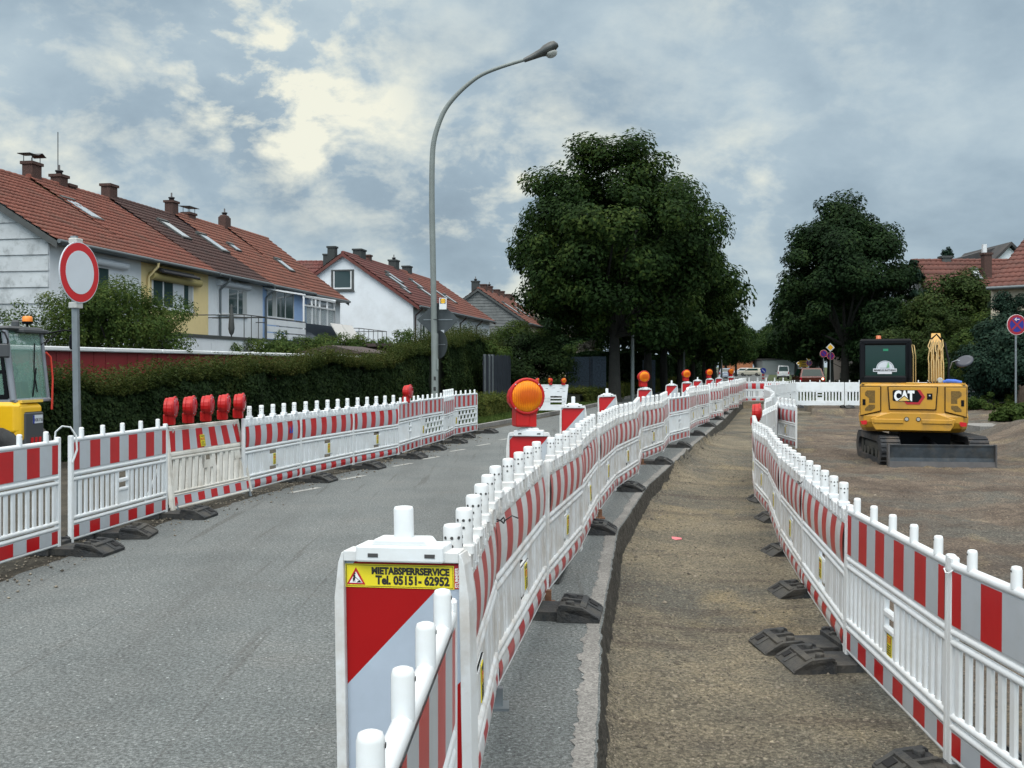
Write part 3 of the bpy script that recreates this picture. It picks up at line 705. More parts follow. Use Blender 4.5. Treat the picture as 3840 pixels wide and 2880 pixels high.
# odds and ends on the panels
mb = MB()
mb.tube([(-4.20, 9.60, .80), (-4.235, 9.58, .98), (-4.225, 9.585, 1.09), (-4.17, 9.6, 1.14), (-4.10, 9.61, 1.13), (-4.05, 9.62, 1.05), (-4.05, 9.64, .92), (-4.10, 9.66, .80)], .014, 8, sq=.45)
tag(mb.build('strap', white_pl), 'white strap looped over the barrier post in front of the traffic sign', 'strap')
def tie(x, y, z, m, label):
    b = MB(); pts = [(x+.035*math.cos(a), y+.035*math.sin(a), z+.012*math.sin(3*a)) for a in np.linspace(0, 6.28, 12)]
    b.tube(pts, .004, 6); b.tube([(x+.03, y-.03, z), (x+.07, y-.05, z+.03), (x+.10, y-.03, z+.015)], .0035, 6)
    tag(b.build('wire_tie', m), label, 'wire tie', 'wire ties holding panels together')
tie(MJ[1][0]+.02, MJ[1][1]-.05, .93, black_pl, 'black wire twisted round the first joint behind the big beacon')
tie(MJ[3][0], MJ[3][1], .95, black_pl, 'black wire tie on the third joint of the middle row')
tie(RJ[1][0], RJ[1][1]-.02, .70, white_pl, 'white cord wound round the near right corner joint')
tie(RJ[3][0]-.02, RJ[3][1], .68, black_pl, 'black wire tie on the toothed rail of the right row')
# rusty stub posts on the asphalt under the middle row
for k, lb in ((1, 'steel stub under the first joint behind the beacon'), (2, 'rusty steel stub under the second joint of the middle row'), (4, 'rusty stub under the fourth joint of the middle row'), (7, 'brown rusty stub under the seventh joint of the middle row')):
    b = MB(); x, y = MJ[k]; b.b6(x+.0, x+.045, y-.06, y-.015, 0, .1, 0); b.b6(x-.03, x+.075, y-.1, y+.03, 0, .012, 0)
    tag(b.build('stub_post', rust if k != 1 else steel), lb, 'stub post', 'steel stubs under the middle row')

m = MB(); m.prism([(0, 0), (.05, 0), (.045, .03), (.012, .10)], -.003, 0); m.prism([(.06, 0), (.12, .0), (.11, .12), (.085, .03)], -.003, 0)
_o = m.build('blue_mark', mat('blue_mark', (.02, .07, .42), .5), next(o for o in bpy.data.objects if 'with a blue mark' in str(o.get('label', ''))), loc=(1.52, -.040, .74))
# ---------------------------------------------------------------- lamps, beacons, signs
lamp_red = mat('lamp_housing', (.40, .007, .007), .45, var=.15, vscale=8, spec=.35)
red_lens = mat('red_lens', (.36, .008, .02), .2, spec=.7, coat=.4)
def lens_mat():
    m = mat('amber_lens', (.90, .235, .006), .35, spec=.25, coat=.0); nt = m.node_tree; N = nt.nodes; L = nt.links; b = N['Principled BSDF']
    tc = N.new('ShaderNodeTexCoord'); w = N.new('ShaderNodeTexWave'); w.inputs['Scale'].default_value = 22; w.bands_direction = 'X'; w.inputs['Distortion'].default_value = .3
    L.new(tc.outputs['Object'], w.inputs[0]); bp = N.new('ShaderNodeBump'); bp.inputs['Strength'].default_value = .8; bp.inputs['Distance'].default_value = .004
    L.new(w.outputs['Fac'], bp.inputs['Height']); L.new(bp.outputs[0], b.inputs['Normal'])
    n = N.new('ShaderNodeTexNoise'); n.inputs['Scale'].default_value = 9; L.new(tc.outputs['Object'], n.inputs['Vector'])
    g = N.new('ShaderNodeTexGradient'); g.gradient_type = 'SPHERICAL'; mp = N.new('ShaderNodeMapping'); mp.inputs[3].default_value = (7, 1, 12); L.new(tc.outputs['Object'], mp.inputs[0]); L.new(mp.outputs[0], g.inputs[0])
    ad = N.new('ShaderNodeMath'); ad.operation = 'MULTIPLY_ADD'; L.new(n.outputs['Fac'], ad.inputs[0]); ad.inputs[1].default_value = .8; L.new(g.outputs['Fac'], ad.inputs[2])
    w2 = N.new('ShaderNodeMath'); w2.operation = 'MULTIPLY_ADD'; L.new(w.outputs['Fac'], w2.inputs[0]); w2.inputs[1].default_value = .25; L.new(ad.outputs[0], w2.inputs[2])
    rp = N.new('ShaderNodeValToRGB'); L.new(w2.outputs[0], rp.inputs[0]); e = rp.color_ramp.elements
    e[0].position = .3; e[0].color = (.85, .27, .006, 1); e[1].position = 1.0; e[1].color = (.52, .09, .003, 1); L.new(rp.outputs[0], b.inputs['Base Color'])
    b.inputs['Subsurface Weight'].default_value = 0
    return m
amber_lens = lens_mat()
def make_lamp(lens, slim=False):
    """warning lamp, foot at the origin, lens facing -y"""
    root = empty('warning_lamp'); b = MB(); RX = Matrix.Rotation(R(90), 3, 'X')
    out = [(-.075, 0), (.085, 0), (.085, .10), (.095, .13), (.13, .17), (.148, .21), (.15, .25), (.14, .30), (.11, .345), (.06, .375), (.0, .385), (-.05, .375), (-.10, .345), (-.135, .30), (-.15, .25), (-.145, .20), (-.12, .16), (-.075, .13)]
    if slim: out = [(a*(.62 if z < .13 else 1), z) for a, z in out]
    k = [(a*.93, .25+(z-.25)*.93) if z > .12 else (a, z) for a, z in out]
    b.prism(out, -.055, .02); b.prism(k, .02, .065)
    if slim: b.rbox(-.03, .03, .05, .10, 0, .15, .012)
    else: b.rbox(-.088, .03, -.062, .10, 0, .165, .01); b.rbox(.03, .088, -.05, .06, 0, .12, .008)   # battery case
    b.lathe([(.15, 0), (.15, .018), (.138, .026), (.128, .02)], c=(0, -.055, .25), n=28, M=RX)
    b.build('housing', lamp_red, root, bevel=.006)
    m = MB(); m.lathe([(.132, .0), (.130, .012), (.115, .026), (.08, .038), (.04, .044), (.004, .046)], n=32, M=RX); m.build('lens', lens, root, loc=(0, -.06, .25))
    s = MB()
    for a in (-2.35, -.79, .79, 2.35): s.lathe([(.006, 0), (.005, .008), (.002, .01)], c=(.137*math.sin(a), -.073, .25+.137*math.cos(a)), n=8, M=RX)
    s.build('screws', grey_refl, root)
    return root
lampA = make_lamp(amber_lens); lampR = make_lamp(red_lens, True); used = set()
def lamp(proto, x, y, z, rz, label, group, sc=1.0, tilt=0.0):
    o = copy_tree(proto) if proto.name in used else proto; used.add(proto.name)
    o.location = (x, y, z); o.rotation_euler = (0, tilt, rz); o.scale = (sc,)*3; return tag(o, label, 'warning lamp', group)

def clip(poly, f):
    out = []
    for i, p in enumerate(poly):
        q = poly[(i+1) % len(poly)]; a, b = f(p), f(q)
        if a >= 0: out.append(p)
        if (a >= 0) != (b >= 0): t = a/(a-b); out.append((p[0]+(q[0]-p[0])*t, p[1]+(q[1]-p[1])*t))
    return out
def diag_face(mb, x0, x1, z0, z1, y, first=1.02, per=.33):
    """red and white diagonals falling to the left"""
    k = 0; poly0 = [(x0, z0), (x1, z0), (x1, z1), (x0, z1)]
    for k in range(-1, 6):
        hi = z1+.31+per*.05-per*(k-1); lo = hi-per
        p = clip(clip(poly0, lambda q: q[1]-(lo+1.13*(q[0]-x1)-0)), lambda q: (hi+1.13*(q[0]-x1))-q[1])
        if len(p) > 2: mb.add([(a, y, z) for a, z in p], [tuple(range(len(p)))], 0 if k % 2 == 1 else 1)
worker = [(-.30, .30), (-.22, .42), (-.26, .60), (-.10, .70), (.02, .62), (.05, .40), (-.02, .22), (.02, .0), (-.06, 0), (-.10, .22), (-.20, .02), (-.28, .0)]
def make_beacon(sticker=False):
    root = empty('traffic_beacon'); b = MB(); w = .185; top = 1.157
    out = [(-w, .12), (w, .12), (w, top-.14), (w-.018, top-.035), (w-.05, top), (-w+.05, top), (-w+.018, top-.035), (-w, top-.14)]
    inn = [(-.158, .15), (.158, .15), (.158, top-.03), (-.158, top-.03)]
    # frame as four bars round the recessed face
    b.prism([(-w, .12), (-.158, .12), (-.158, top-.004), (-w+.022, top-.004), (-w+.012, top-.035), (-w, top-.14)], -.04, .04)
    b.prism([(w, .12), (.158, .12), (.158, top-.004), (w-.022, top-.004), (w-.012, top-.035), (w, top-.14)], -.04, .04)
    b.prism([(-.158, top-.030), (.158, top-.030), (.158, top), (-.158, top)], -.04, .04); b.prism([(-.158, .12), (.158, .12), (.158, .16), (-.158, .16)], -.04, .04)
    b.prism([(-.158, .16), (.158, .16), (.158, top-.03), (-.158, top-.03)], -.020, .03)
    b.build('frame', white_pl2, root, bevel=.014, seg=3)
    f = MB(); diag_face(f, -.1575, .1575, .161, top-.034, -.0225); f.build('striped_face', [mat('deep_red_foil', (.30, .002, .003), .35, spec=.35, var=.06) if sticker else red_refl, mat('prismatic_foil', (.36, .42, .50), .35, var=.07, vscale=7, spec=.5) if sticker else grey_refl], root)
    c = MB(); c.prism([(-.12, top-.03), (.12, top-.03), (.12, top+.018), (-.12, top+.018)], -.052, .05); c.prism([(-.085, top+.014), (.085, top+.014), (.07, top+.036), (-.07, top+.036)], -.042, .04)
    c.build('cap', white_pl, root, bevel=.006, seg=2)
    c = MB()
    for x in (-.085, .07): c.b6(x, x+.028, -.0535, -.050, top-.015, top-.004)
    c.build('cap_slot', hole_m, root)
    p = MB(); p.lathe([(.0265, top+.03), (.0265, top+.118), (.024, top+.125), (.012, top+.127)], n=18); p.build('top_peg', white_pl, root)
    fo = MB(); fo.prism([(-.28, 0), (.28, 0), (.28, .05), (.2, .11), (-.2, .11), (-.28, .05)], -.38, .38); fo.b6(-.05, .05, -.03, .03, .10, .15); fo.build('base_block', rubber, root, bevel=.008)
    if sticker:
        s = MB(); z1 = top-.040; z0 = z1-.068; M = Matrix.Rotation(-R(.6), 3, 'Y')
        s.b6(-.1575, .142, -.0248, -.0235, z0, z1, 0); s.b6(.142, .1575, -.0250, -.0235, z0+.002, z1+.002, 2)
        for z in (z0+.003, z1-.004): s.b6(-.155, .1395, -.0256, -.0248, z, z+.0012, 1)
        for x in (-.155, .1383): s.b6(x, x+.0012, -.0256, -.0248, z0+.003, z1-.003, 1)
        put_text(s, 'MIETABSPERRSERVICE', .027, (.023, -.0258, z0+.040), 1, width=.214, bold=.0015)
        put_text(s, 'Tel. 05151- 62952', .034, (.028, -.0258, z0+.011), 1, width=.203, bold=.0016)
        put_text(s, 'STUMMEIER', .013, (.154, -.0258, (z0+z1)/2), 3, width=.058, bold=.0004, rot=R(90))
        cx, cz, q = -.128, z0+.008, .052
        s.prism([(cx-q*.5, cz), (cx+q*.5, cz), (cx, cz+q*.95)], -.0258, -.0248, 2); s.prism([(cx-q*.35, cz+q*.085), (cx+q*.35, cz+q*.085), (cx, cz+q*.72)], -.0264, -.0258, 3)
        s.add([(cx-.002+a*q*.45, -.0268, cz+.007+b_*q*.62) for a, b_ in worker], [tuple(range(12))], 1)
        s.prism([(cx+.002, cz+.006), (cx+.0165, cz+.006), (cx+.010, cz+.0135)], -.0270, -.0264, 1)
        s.lathe([(.0024, 0), (.0024, .0006)], c=(cx-.003, -.0268, cz+.032), n=10, mi=1, M=Matrix.Rotation(R(90), 3, 'X'))
        s.box((cx+.002, -.0267, cz+.018), (.014, .0004, .0014), 1, M=Matrix.Rotation(R(40), 3, 'Y'))
        o = s.build('sticker', [yellow_st, ink, mat('sticker_red', (.42, .01, .02), .5), mat('sticker_white', (.75, .75, .75), .5)], root)
    return root
b0 = make_beacon(True); b0.scale = (1.10, 1, 1); b0.location = (-.295, 3.02, 0); b0.rotation_euler = (0, R(-1), R(-12))
tag(b0, 'large diagonal striped beacon carrying the yellow telephone sticker', 'traffic beacon', 'diagonal striped beacons on the road edge')
bp_ = make_beacon(False)
BE = [(.14, 8.45), (.84, 14.2), (1.84, 19.6), (3.27, 25.5), (4.78, 31), (6.05, 35.8), (7.35, 41), (8.75, 45.8), (9.9, 49.5), (11.55, 54.5)]
bl = ['diagonal striped beacon holding the big amber lamp', 'diagonal striped beacon next past the one with the big amber lamp, peg bare', 'diagonal striped beacon whose bare peg is scuffed black and leans',
      'diagonal striped beacon under the second amber lamp', 'diagonal striped beacon with bare peg between second and third amber lamp', 'diagonal striped beacon under the third amber lamp',
      'diagonal striped beacon with bare peg just past the third amber lamp', 'diagonal striped beacon under the fourth amber lamp', 'diagonal striped beacon with bare peg just past the fourth amber lamp', 'diagonal striped beacon under the fifth, smallest amber lamp']
for i, (x, y) in enumerate(BE):
    o = bp_ if i == 0 else copy_tree(bp_); o.location = (x, y, 0); o.rotation_euler = (0, R(-2) if i == 2 else 0, R(random.uniform(-8, 2)))
    tag(o, bl[i], 'traffic beacon', 'diagonal striped beacons on the road edge')
ga = 'amber warning lamps on the beacons'
for i, (bi, lb, sc) in enumerate(((0, 'largest amber warning lamp, red housing, on the beacon by the road', 1.0), (3, 'second amber lamp, above the low hedge beside the grey pole', 1.0), (5, 'third amber lamp from the big one, seen against dark trunks', 1.0),
                              (7, 'fourth amber lamp from the big one', 1.0), (9, 'smallest and last amber lamp, by the far closure', 1.0))):
    x, y = BE[bi]; lamp(lampA, x-.035, y, 1.157+.045, R(14), lb, ga)
gr5 = 'red warning lamps lined up on the leaning white barrier'
for k in range(5):
    t = (k+.12)/4.6; x = -3.84+t*.42; y = 11.75+t*1.82
    lamp(lampR, x-.06, y, 1.03, R(95), 'red warning lamp on the leaning barrier, %s' % ['at its left end', 'second from its left end', 'in the middle of five', 'second from its right end', 'at its right end'][k], gr5, .82, R(-5))
lamp(lampR, -2.03, 19.95, 1.0, R(75), 'lone red warning lamp leaning on a thin slatted panel of the left row', 'single red lamps', .9, R(12))
lamp(lampR, 4.06, 17.2, .72, R(74), 'lone red warning lamp tilted on the right row beside the path', 'single red lamps', .95, R(-14))

# leaning barrier with slanted openings that carries the five lamps
def frame_barrier():
    root = thing('lamp_barrier', 'leaning dirty white barrier with slanted openings carrying five red lamps', 'barrier', (-3.86, 11.72, 0), dirn((-3.86, 11.72), (-3.42, 13.6)))
    Wb = 1.95; lean = Matrix.Rotation(R(-9), 3, 'X') @ Matrix.Diagonal((1, 1, .94))                # top leans away from the road
    dirty = mat('dirty_white_plastic', (.60, .585, .54), .55, var=.08, vscale=3, dirt=(.36, .32, .26), dscale=3, damt=.75)
    def side(a): return .03+.10*a                                  # narrower at the top
    f = MB()
    for z0, z1 in ((1.03, 1.08), (.705, .755), (.665, .70), (.255, .285), (.225, .25), (.065, .10)):
        a = side((z0+z1)/2); f.rbox(a, Wb-a, -.024, .024, z0, z1, .01)
    f.prism([(.02, .06), (.075, .06), (.175, 1.08), (.12, 1.08)], -.024, .024); f.prism([(Wb-.02, .06), (Wb-.075, .06), (Wb-.175, 1.08), (Wb-.12, 1.08)], -.024, .024)
    f.xf(lean.to_4x4()); f.build('frame', dirty, root, bevel=.004)
    s = MB()
    for k in range(12):
        x = .10+.145*k
        if 5 <= k <= 6: zt = .50
        else: zt = .68
        s.prism([(x, .27), (x+.075, .27), (x+.075+(zt-.27)*.32, zt), (x+(zt-.27)*.32, zt)], -.016, .016)
    s.b6(.80, 1.12, -.016, .016, .50, .60); s.b6(.80, .90, -.016, .016, .60, .68); s.b6(1.05, 1.13, -.016, .016, .60, .68); s.b6(1.62, 1.78, -.014, .014, .55, .68)
    s.xf(lean.to_4x4()); s.build('slats', dirty, root)
    b = MB(); n = 11; x0, x1 = .115, Wb-.115
    for k in range(n):
        a, c = x0+(x1-x0)*k/n, x0+(x1-x0)*(k+1)/n; sl = .05*(1-2*(k+.5)/n)
        b.add([(a-.03*(1-2*k/n), -.020, .765), (c-.03*(1-2*(k+1)/n), -.020, .765), (c+.03*(1-2*(k+1)/n), -.020, 1.02), (a+.03*(1-2*k/n), -.020, 1.02)], [(0, 1, 2, 3)], 0 if k % 2 == 0 else 1)
    b.b6(x0-.01, x1+.01, -.018, .018, .75, 1.035, 2)
    b.xf(lean.to_4x4()); b.build('striped_band', [red_refl, grey_refl, dirty], root)
    b = MB(); stripes(b, .07, Wb-.07, [.11, .215], [-.020, -.020], n=6); b.b6(.06, Wb-.06, -.018, .018, .09, .235, 1)
    b.xf(lean.to_4x4()); b.build('lower_band', [red_refl, grey_refl], root)
    st = sticker_mesh(.11, .15); st.xf(Matrix.Translation((.87, -.022, .78))); st.xf(lean.to_4x4()); st.build('sticker', [yellow_st, ink, red_ink], root)
    for x in (.12, Wb-.1):
        l = MB(); l.tube([(x, .02, .13), (x+.015, -.02, 0)], .022, 8); l.build('leg', steel, root)
    for x in (.25, Wb-.25):
        l = MB(); l.tube([(x, .12, .98), (x, .52, .02)], .018, 8); l.build('rear_support', white_pl2, root)
frame_barrier()
bm_ = MB(); bm_.add([(-.03, 0, 0), (0, 0, .002), (.0, 0, .09), (-.02, 0, .05)], [(0, 1, 2, 3)]); bm_.add([(.005, 0, 0), (.045, 0, .012), (.04, 0, .09), (.025, 0, .03)], [(0, 1, 2, 3)])

# white barrier with three small lamps on the far verge
def verge_barrier():
    px, py = XU(2064, 36.2), 36.2
    root = thing('lamp_barrier', 'white slatted barrier with three small amber lamps on the grass verge', 'barrier', (px-.62, py, .05), R(2))
    f = MB(); wv = 1.25
    f.rbox(0, wv, -.02, .02, .98, 1.02, .008); f.prism([(0, .1), (.05, .1), (.05, 1.0), (0, 1.0)], -.02, .02); f.prism([(wv-.10, .1), (wv-.14, .1), (wv-.05, 1.0), (wv, 1.0)], -.02, .02)
    f.b6(.03, wv-.04, -.012, .012, .62, 1.0); f.b6(.03, wv-.07, -.012, .012, .52, .56); f.b6(.03, wv-.07, -.012, .012, .40, .46); f.b6(.03, wv-.1, -.012, .012, .12, .32)
    f.b6(.04, .62, -.012, .012, .30, .62); f.b6(1.02, wv-.07, -.012, .012, .30, .62)
    f.build('frame', white_pl, root, bevel=.004)
    d = MB()
    for a, z in ((.2, .9), (.45, .88), (.7, .9), (.95, .88), (.35, .78), (.85, .77), (1.05, .78)): d.b6(a, a+.09, -.0135, -.012, z, z+.012)
    d.build('slot', hole_m, root)
    for i, a in enumerate((.16, .62, 1.08)):
        lamp(lampA, px-.62+a, py, 1.06, R((70, -60, 20)[i]), 'small amber lamp on the white verge barrier, %s' % ('nearest the dark metal fence', 'in the middle', 'nearest the big amber lamp')[i], 'small amber lamps on the verge barrier', .62)
verge_barrier()

# ---------------------------------------------------------------- traffic signs and street lamps
sign_red = mat('sign_red', (.50, .008, .012), .3, var=.05); sign_white = mat('sign_white', (.55, .59, .64), .3, var=.04); sign_blue = mat('sign_blue', (.01, .03, .30), .35)
sign_back = mat('sign_back', (.045, .055, .06), .5, metal=.3, var=.2); sign_yel = mat('sign_yellow', (.75, .42, .02), .4)
conc = mat('painted_pole', (.16, .185, .18), .6, var=.12, vscale=3, dirt=(.13, .14, .13), dscale=1.5, damt=.5)
def disc(mb, r, y0, y1, z, mi, n=40, x=0): mb.lathe([(r, 0), (r, abs(y1-y0))], c=(x, max(y0, y1), z), n=n, mi=mi, M=Matrix.Rotation(R(90), 3, 'X'), smooth=False)
def entry_sign():
    x, y = XU(296, 10.6), 10.6
    root = thing('traffic_sign', 'round red ringed sign with blank white centre on a grey post above the left barriers', 'traffic sign', (x, y, 0))
    p = MB(); p.prism([(-.028, -.03), (.028, -.03), (.036, 0), (.028, .03), (-.028, .03), (-.036, 0)], 0, 3.03, axis='z')
    p.xf(Matrix.Rotation(R(-.9), 4, 'Y')); p.build('post', steel, root)
    h = empty('sign_face', (-.015, -.01, 2.64)); h.parent = root; h.rotation_euler = (0, 0, R(28))
    d = MB(); disc(d, .312, -.055, -.045, 0, 1); disc(d, .302, -.058, -.055, 0, 0); disc(d, .222, -.0605, -.058, 0, 1)
    bpy.data.objects.remove(h)
    o = d.build('face', [sign_red, sign_white], root, loc=(-.035, -.01, 2.655)); o.rotation_euler = (0, 0, R(76))
    c = MB()
    for z in (.32, -.335): c.rbox(-.055, .055, -.05, .045, z-.03, z+.03, .006)
    o = c.build('clamp', mat('pale_clamp', (.5, .5, .48), .5, metal=.3), root, loc=(-.035, 0, 2.655)); o.rotation_euler = (0, 0, R(76))
entry_sign()
def street_lamp():
    y = 28.0; P = lambda u, v: Vector((XU(u, y), y, ZV(v, y)))
    pts0 = [(1631, 1493), (1629, 1300), (1626, 1100), (1622, 900), (1619.5, 750), (1621, 602), (1627, 530), (1645, 465), (1670, 410), (1706, 363), (1753, 318), (1807, 280), (1880, 251), (1965, 225)]
    base = P(1631, 1600); base.z = 0
    root = thing('street_lamp', 'tall street lamp with a long curved arm reaching over the road', 'street lamp', base)
    W_ = [P(*q) for q in pts0]; pts = [Vector((0, 0, 0))]+[q-base for q in W_]
    # smooth the bend
    sm = []
    for i in range(len(pts)-1):
        p0, p1, p2, p3 = pts[max(i-1, 0)], pts[i], pts[i+1], pts[min(i+2, len(pts)-1)]
        for k in range(4 if i > 3 else 1):
            t = k/(4 if i > 3 else 1); sm.append(.5*((2*p1)+(p2-p0)*t+(2*p0-5*p1+4*p2-p3)*t*t+(3*p1-p0-3*p2+p3)*t**3))
    sm.append(pts[-1])
    def rad(z, i): return .086 if z < 2.6 else (.078 if z < 5 else max(.036, .078-.042*(i/len(sm)-.15)))
    m = MB(); m.tube(sm, .08, 14, rs=[rad(p.z, i) for i, p in enumerate(sm)]); m.build('pole', conc, root)
    m = MB(); m.tube([(0, 0, 0), (0, 0, 2.55), (0.0, 0, 2.6)], .09, 14, rs=[.094, .092, .084]); m.b6(.05, .10, -.10, -.05, 1.62, 1.9); m.build('lower_sleeve', conc, root)
    m = MB(); m.b6(-.03, .03, -.096, -.09, 1.05, 1.15); m.b6(-.025, .03, -.096, -.09, 1.33, 1.43); m.build('paint_mark', ink, root)
    a = pts[-1]; d = (P(2093, 180)-P(1965, 225)).normalized(); ang = math.atan2(d.z, d.x)
    hd = MB(); top = [(0, -.07, .05), (.22, -.075, .085), (.50, -.08, .145), (.62, -.10, .20), (.80, -.09, .235), (.92, -.02, .22), (1.0, .03, .13)]
    secs = []
    for (x, zb, zt) in top:
        w_ = .06 if x < .3 else (.10 if x < .55 else .17); w_ = w_ if x < .95 else .07
        secs.append([(x, w_*math.cos(t), (zb+zt)/2+(zt-zb)/2*math.sin(t)) for t in np.linspace(0, 2*math.pi, 14, endpoint=False)])
    vs = [p for s_ in secs for p in s_]; n = 14
    fs = [(i*n+j, i*n+(j+1) % n, (i+1)*n+(j+1) % n, (i+1)*n+j) for i in range(len(secs)-1) for j in range(n)]
    hd.add(vs, fs, 0, True); hd.add(vs[:n], [tuple(range(n))], 0); hd.add(vs[-n:], [tuple(range(n))], 0)
    hd.xf(Matrix.Rotation(-ang, 4, 'Y')); o = hd.build('lamp_head', mat('lamp_metal', (.065, .07, .07), .45, metal=.4, var=.2, vscale=7), root, loc=a)
    gl = MB(); gl.lathe([(.165, .02), (.17, 0), (.155, -.05), (.11, -.095), (.05, -.115), (.01, -.12)], n=20, c=(.76, 0, -.075)); gl.xf(Matrix.Rotation(-ang, 4, 'Y'))
    gl.build('glass_bowl', mat('lamp_glass', (.42, .44, .42), .12, spec=.6, var=.3, vscale=9, alpha=.75), root, loc=a)
    m = MB()
    for z in (ZV(1198, y), ZV(1284, y)): m.lathe([(.088, -.008), (.089, 0), (.088, .008)], c=(0, 0, z), n=16)
    m.build('band', black_pl, root)
    bx, by = base.x, base.y
    s = thing('small_shop_sign', 'small white sign with a yellow disc on a dark square, fixed to the street lamp', 'sign', (bx+.22, by-.06, ZV(1139, y)))
    m = MB(); w_, h_ = .098, .155; m.b6(-w_, w_, -.006, .006, -h_, h_, 0); m.b6(-.076, .072, -.008, -.006, .0, .135, 1); disc(m, .066, -.010, -.008, .069, 2, 24, x=0)
    m.box((-.0, -.0105, .069), (.128, .001, .016), 1); put_text(m, 'LIDL', .022, (0, -.0112, .0615), 2, width=.06, bold=.0006); m.build('plate', [mat('sign_plate', (.62, .64, .66), .4), mat('sign_navy', (.02, .02, .035), .4), sign_yel], s)
    s = thing('diamond_sign', 'back of a grey diamond sign held behind the street lamp pole', 'traffic sign', (bx+.075, by+.13, ZV(1198, y)), R(-8))
    m = MB(); r_ = .62; q = [(-r_, 0), (-.09, -r_*.86), (.09, -r_*.86), (r_, 0), (.09, r_*.86), (-.09, r_*.86)]; m.prism([(a_*.95, b_*.85) for a_, b_ in q], -.003, .006); m.build('plate', sign_back, s)
    m = MB(); m.b6(-.40, .40, -.02, -.004, -.012, .012); m.build('bracket', steel, s)
    m = MB(); m.b6(.08, .17, -.012, -.006, -.42, -.28); m.build('label', grey_refl, s)
    s = thing('round_sign', 'back of a dark round sign below the diamond one on the lamp pole', 'traffic sign', (bx+.10, by+.12, ZV(1292, y)), R(-50))
    m = MB(); disc(m, .38, .0, .006, 0, 0); m.build('plate', sign_back, s); m = MB(); m.b6(-.3, .3, -.02, -.004, -.012, .012); m.build('bracket', steel, s)
street_lamp()
def pole(u, vtop, y, r0, label, arm=True):
    x = XU(u, y); root = thing('lamp_post', label, 'lamp post', (x, y, 0), group='slim lamp posts standing under the trees')
    h = ZV(vtop, y); m = MB(); m.tube([(0, 0, 0), (0, 0, h*.5), (0, 0, h)], r0, 10, rs=[r0, r0*.85, r0*.6]); m.build('pole', conc, root)
    if not arm: return
    a = MB(); a.tube([(0, 0, h-.02), (.15, 0, h+.5), (.7, 0, h+.8), (1.3, 0, h+.95)], r0*.5, 8); a.build('arm', conc, root)
    a = MB(); a.rbox(1.25, 1.8, -.1, .1, h+.9, h+1.02, .03); a.build('lamp_head', sign_back, root)
pole(2372, 1000, 50.5, .095, 'pale post in front of the trunks beside the big tree', arm=False)
pole(2565, 1190, 70, .075, 'slim lamp post left of the third amber lamp', arm=False)
pole(2706, 1290, 84, .075, 'slim pale lamp post right of the fourth amber lamp', arm=False)

def stop_sign(x, y, zc, r_, rz, label, arrow=True, cross=True, h=None, parentless=None, group=None):
    root = thing('no_stopping_sign', label, 'traffic sign', (x, y, 0), rz, group)
    m = MB(); m.tube([(0, 0, 0), (.0, 0, zc+r_*.6)], .032, 8); m.build('post', steel, root)
    f = MB(); disc(f, r_, -.055, -.045, 0, 2, 32); disc(f, r_*.955, -.060, -.055, 0, 0, 32); disc(f, r_*.70, -.064, -.060, 0, 1, 32)
    d = Matrix.Rotation(R(45), 3, 'Y'); f.box((0, -.0665, 0), (r_*1.5, .004, r_*.17), 0, M=d)
    if cross: f.box((0, -.067, 0), (r_*.17, .004, r_*1.5), 0, M=d)
    if arrow:
        f.box((r_*.05, -.0705, r_*.52), (r_*.42, .003, r_*.075), 2)
        for s_ in (-1, 1): f.box((-r_*.14, -.0705, r_*.52+s_*r_*.065), (r_*.24, .003, r_*.07), 2, M=Matrix.Rotation(s_*R(-38), 3, 'Y'))
    f.build('face', [mat('stop_red', (.26, .006, .02), .4), mat('stop_blue', (.008, .014, .20), .4), mat('stop_rim', (.62, .55, .55), .4)], root, loc=(0, 0, zc))
    return root
stop_sign(XU(3809, 33), 33, ZV(1218, 33), .33, R(6), 'large no stopping sign with white arrow on a thin post by the conifers')
for i, (u, v, y, lb) in enumerate(((3088, 1326, 75, 'purple looking no stopping sign, left one of the pair below the diamond'), (3114, 1335, 72, 'no stopping sign right below the diamond sign'), (3023, 1355, 125, 'small far no stopping sign, left of the far pair'), (3034, 1361, 120, 'small far no stopping sign, right of the far pair'))):
    stop_sign(XU(u, y), y, ZV(v, y), .27 if y < 100 else .36, 0, lb, False, i in (1, 3), group='paired no stopping signs along the road')
def diamond(u, v, y, r_, label):
    root = thing('priority_sign', label, 'traffic sign', (XU(u, y), y, 0), group='yellow diamond signs by the far road'); zc = ZV(v, y)
    m = MB(); m.tube([(0, 0, 0), (0, 0, zc)], .03, 8); m.build('post', steel, root)
    f = MB(); f.prism([(-r_, 0), (0, -r_), (r_, 0), (0, r_)], -.05, -.04, 0); f.prism([(-r_*.68, 0), (0, -r_*.68), (r_*.68, 0), (0, r_*.68)], -.056, -.05, 1); f.build('face', [sign_white, sign_yel], root, loc=(0, 0, zc))
diamond(3113, 1303, 71.8, .30, 'white edged yellow diamond sign above the pair of no stopping signs')
diamond(3033, 1345, 119.8, .34, 'far yellow diamond sign above the yellow board')
diamond(2994, 1362, 135, .30, 'smallest yellow diamond sign near the white van')
s = thing('information_board', 'yellow board standing by the far road behind the brown car', 'sign', (XU(3015, 122), 122, 0)); m = MB(); m.b6(-.55, .5, -.03, .03, ZV(1377, 122), ZV(1352, 122)); m.build('board', sign_yel, s)
m = MB(); m.b6(-.05, .05, -.02, .02, 0, ZV(1377, 122)); m.build('post', steel, s)
m = MB(); zz = ZV(1365, 122)
for k in range(3): m.b6(-.4+.1*k, .2+.05*k, -.034, -.03, zz-.3+.22*k, zz-.2+.22*k)
m.build('dark_marks', rust, s)
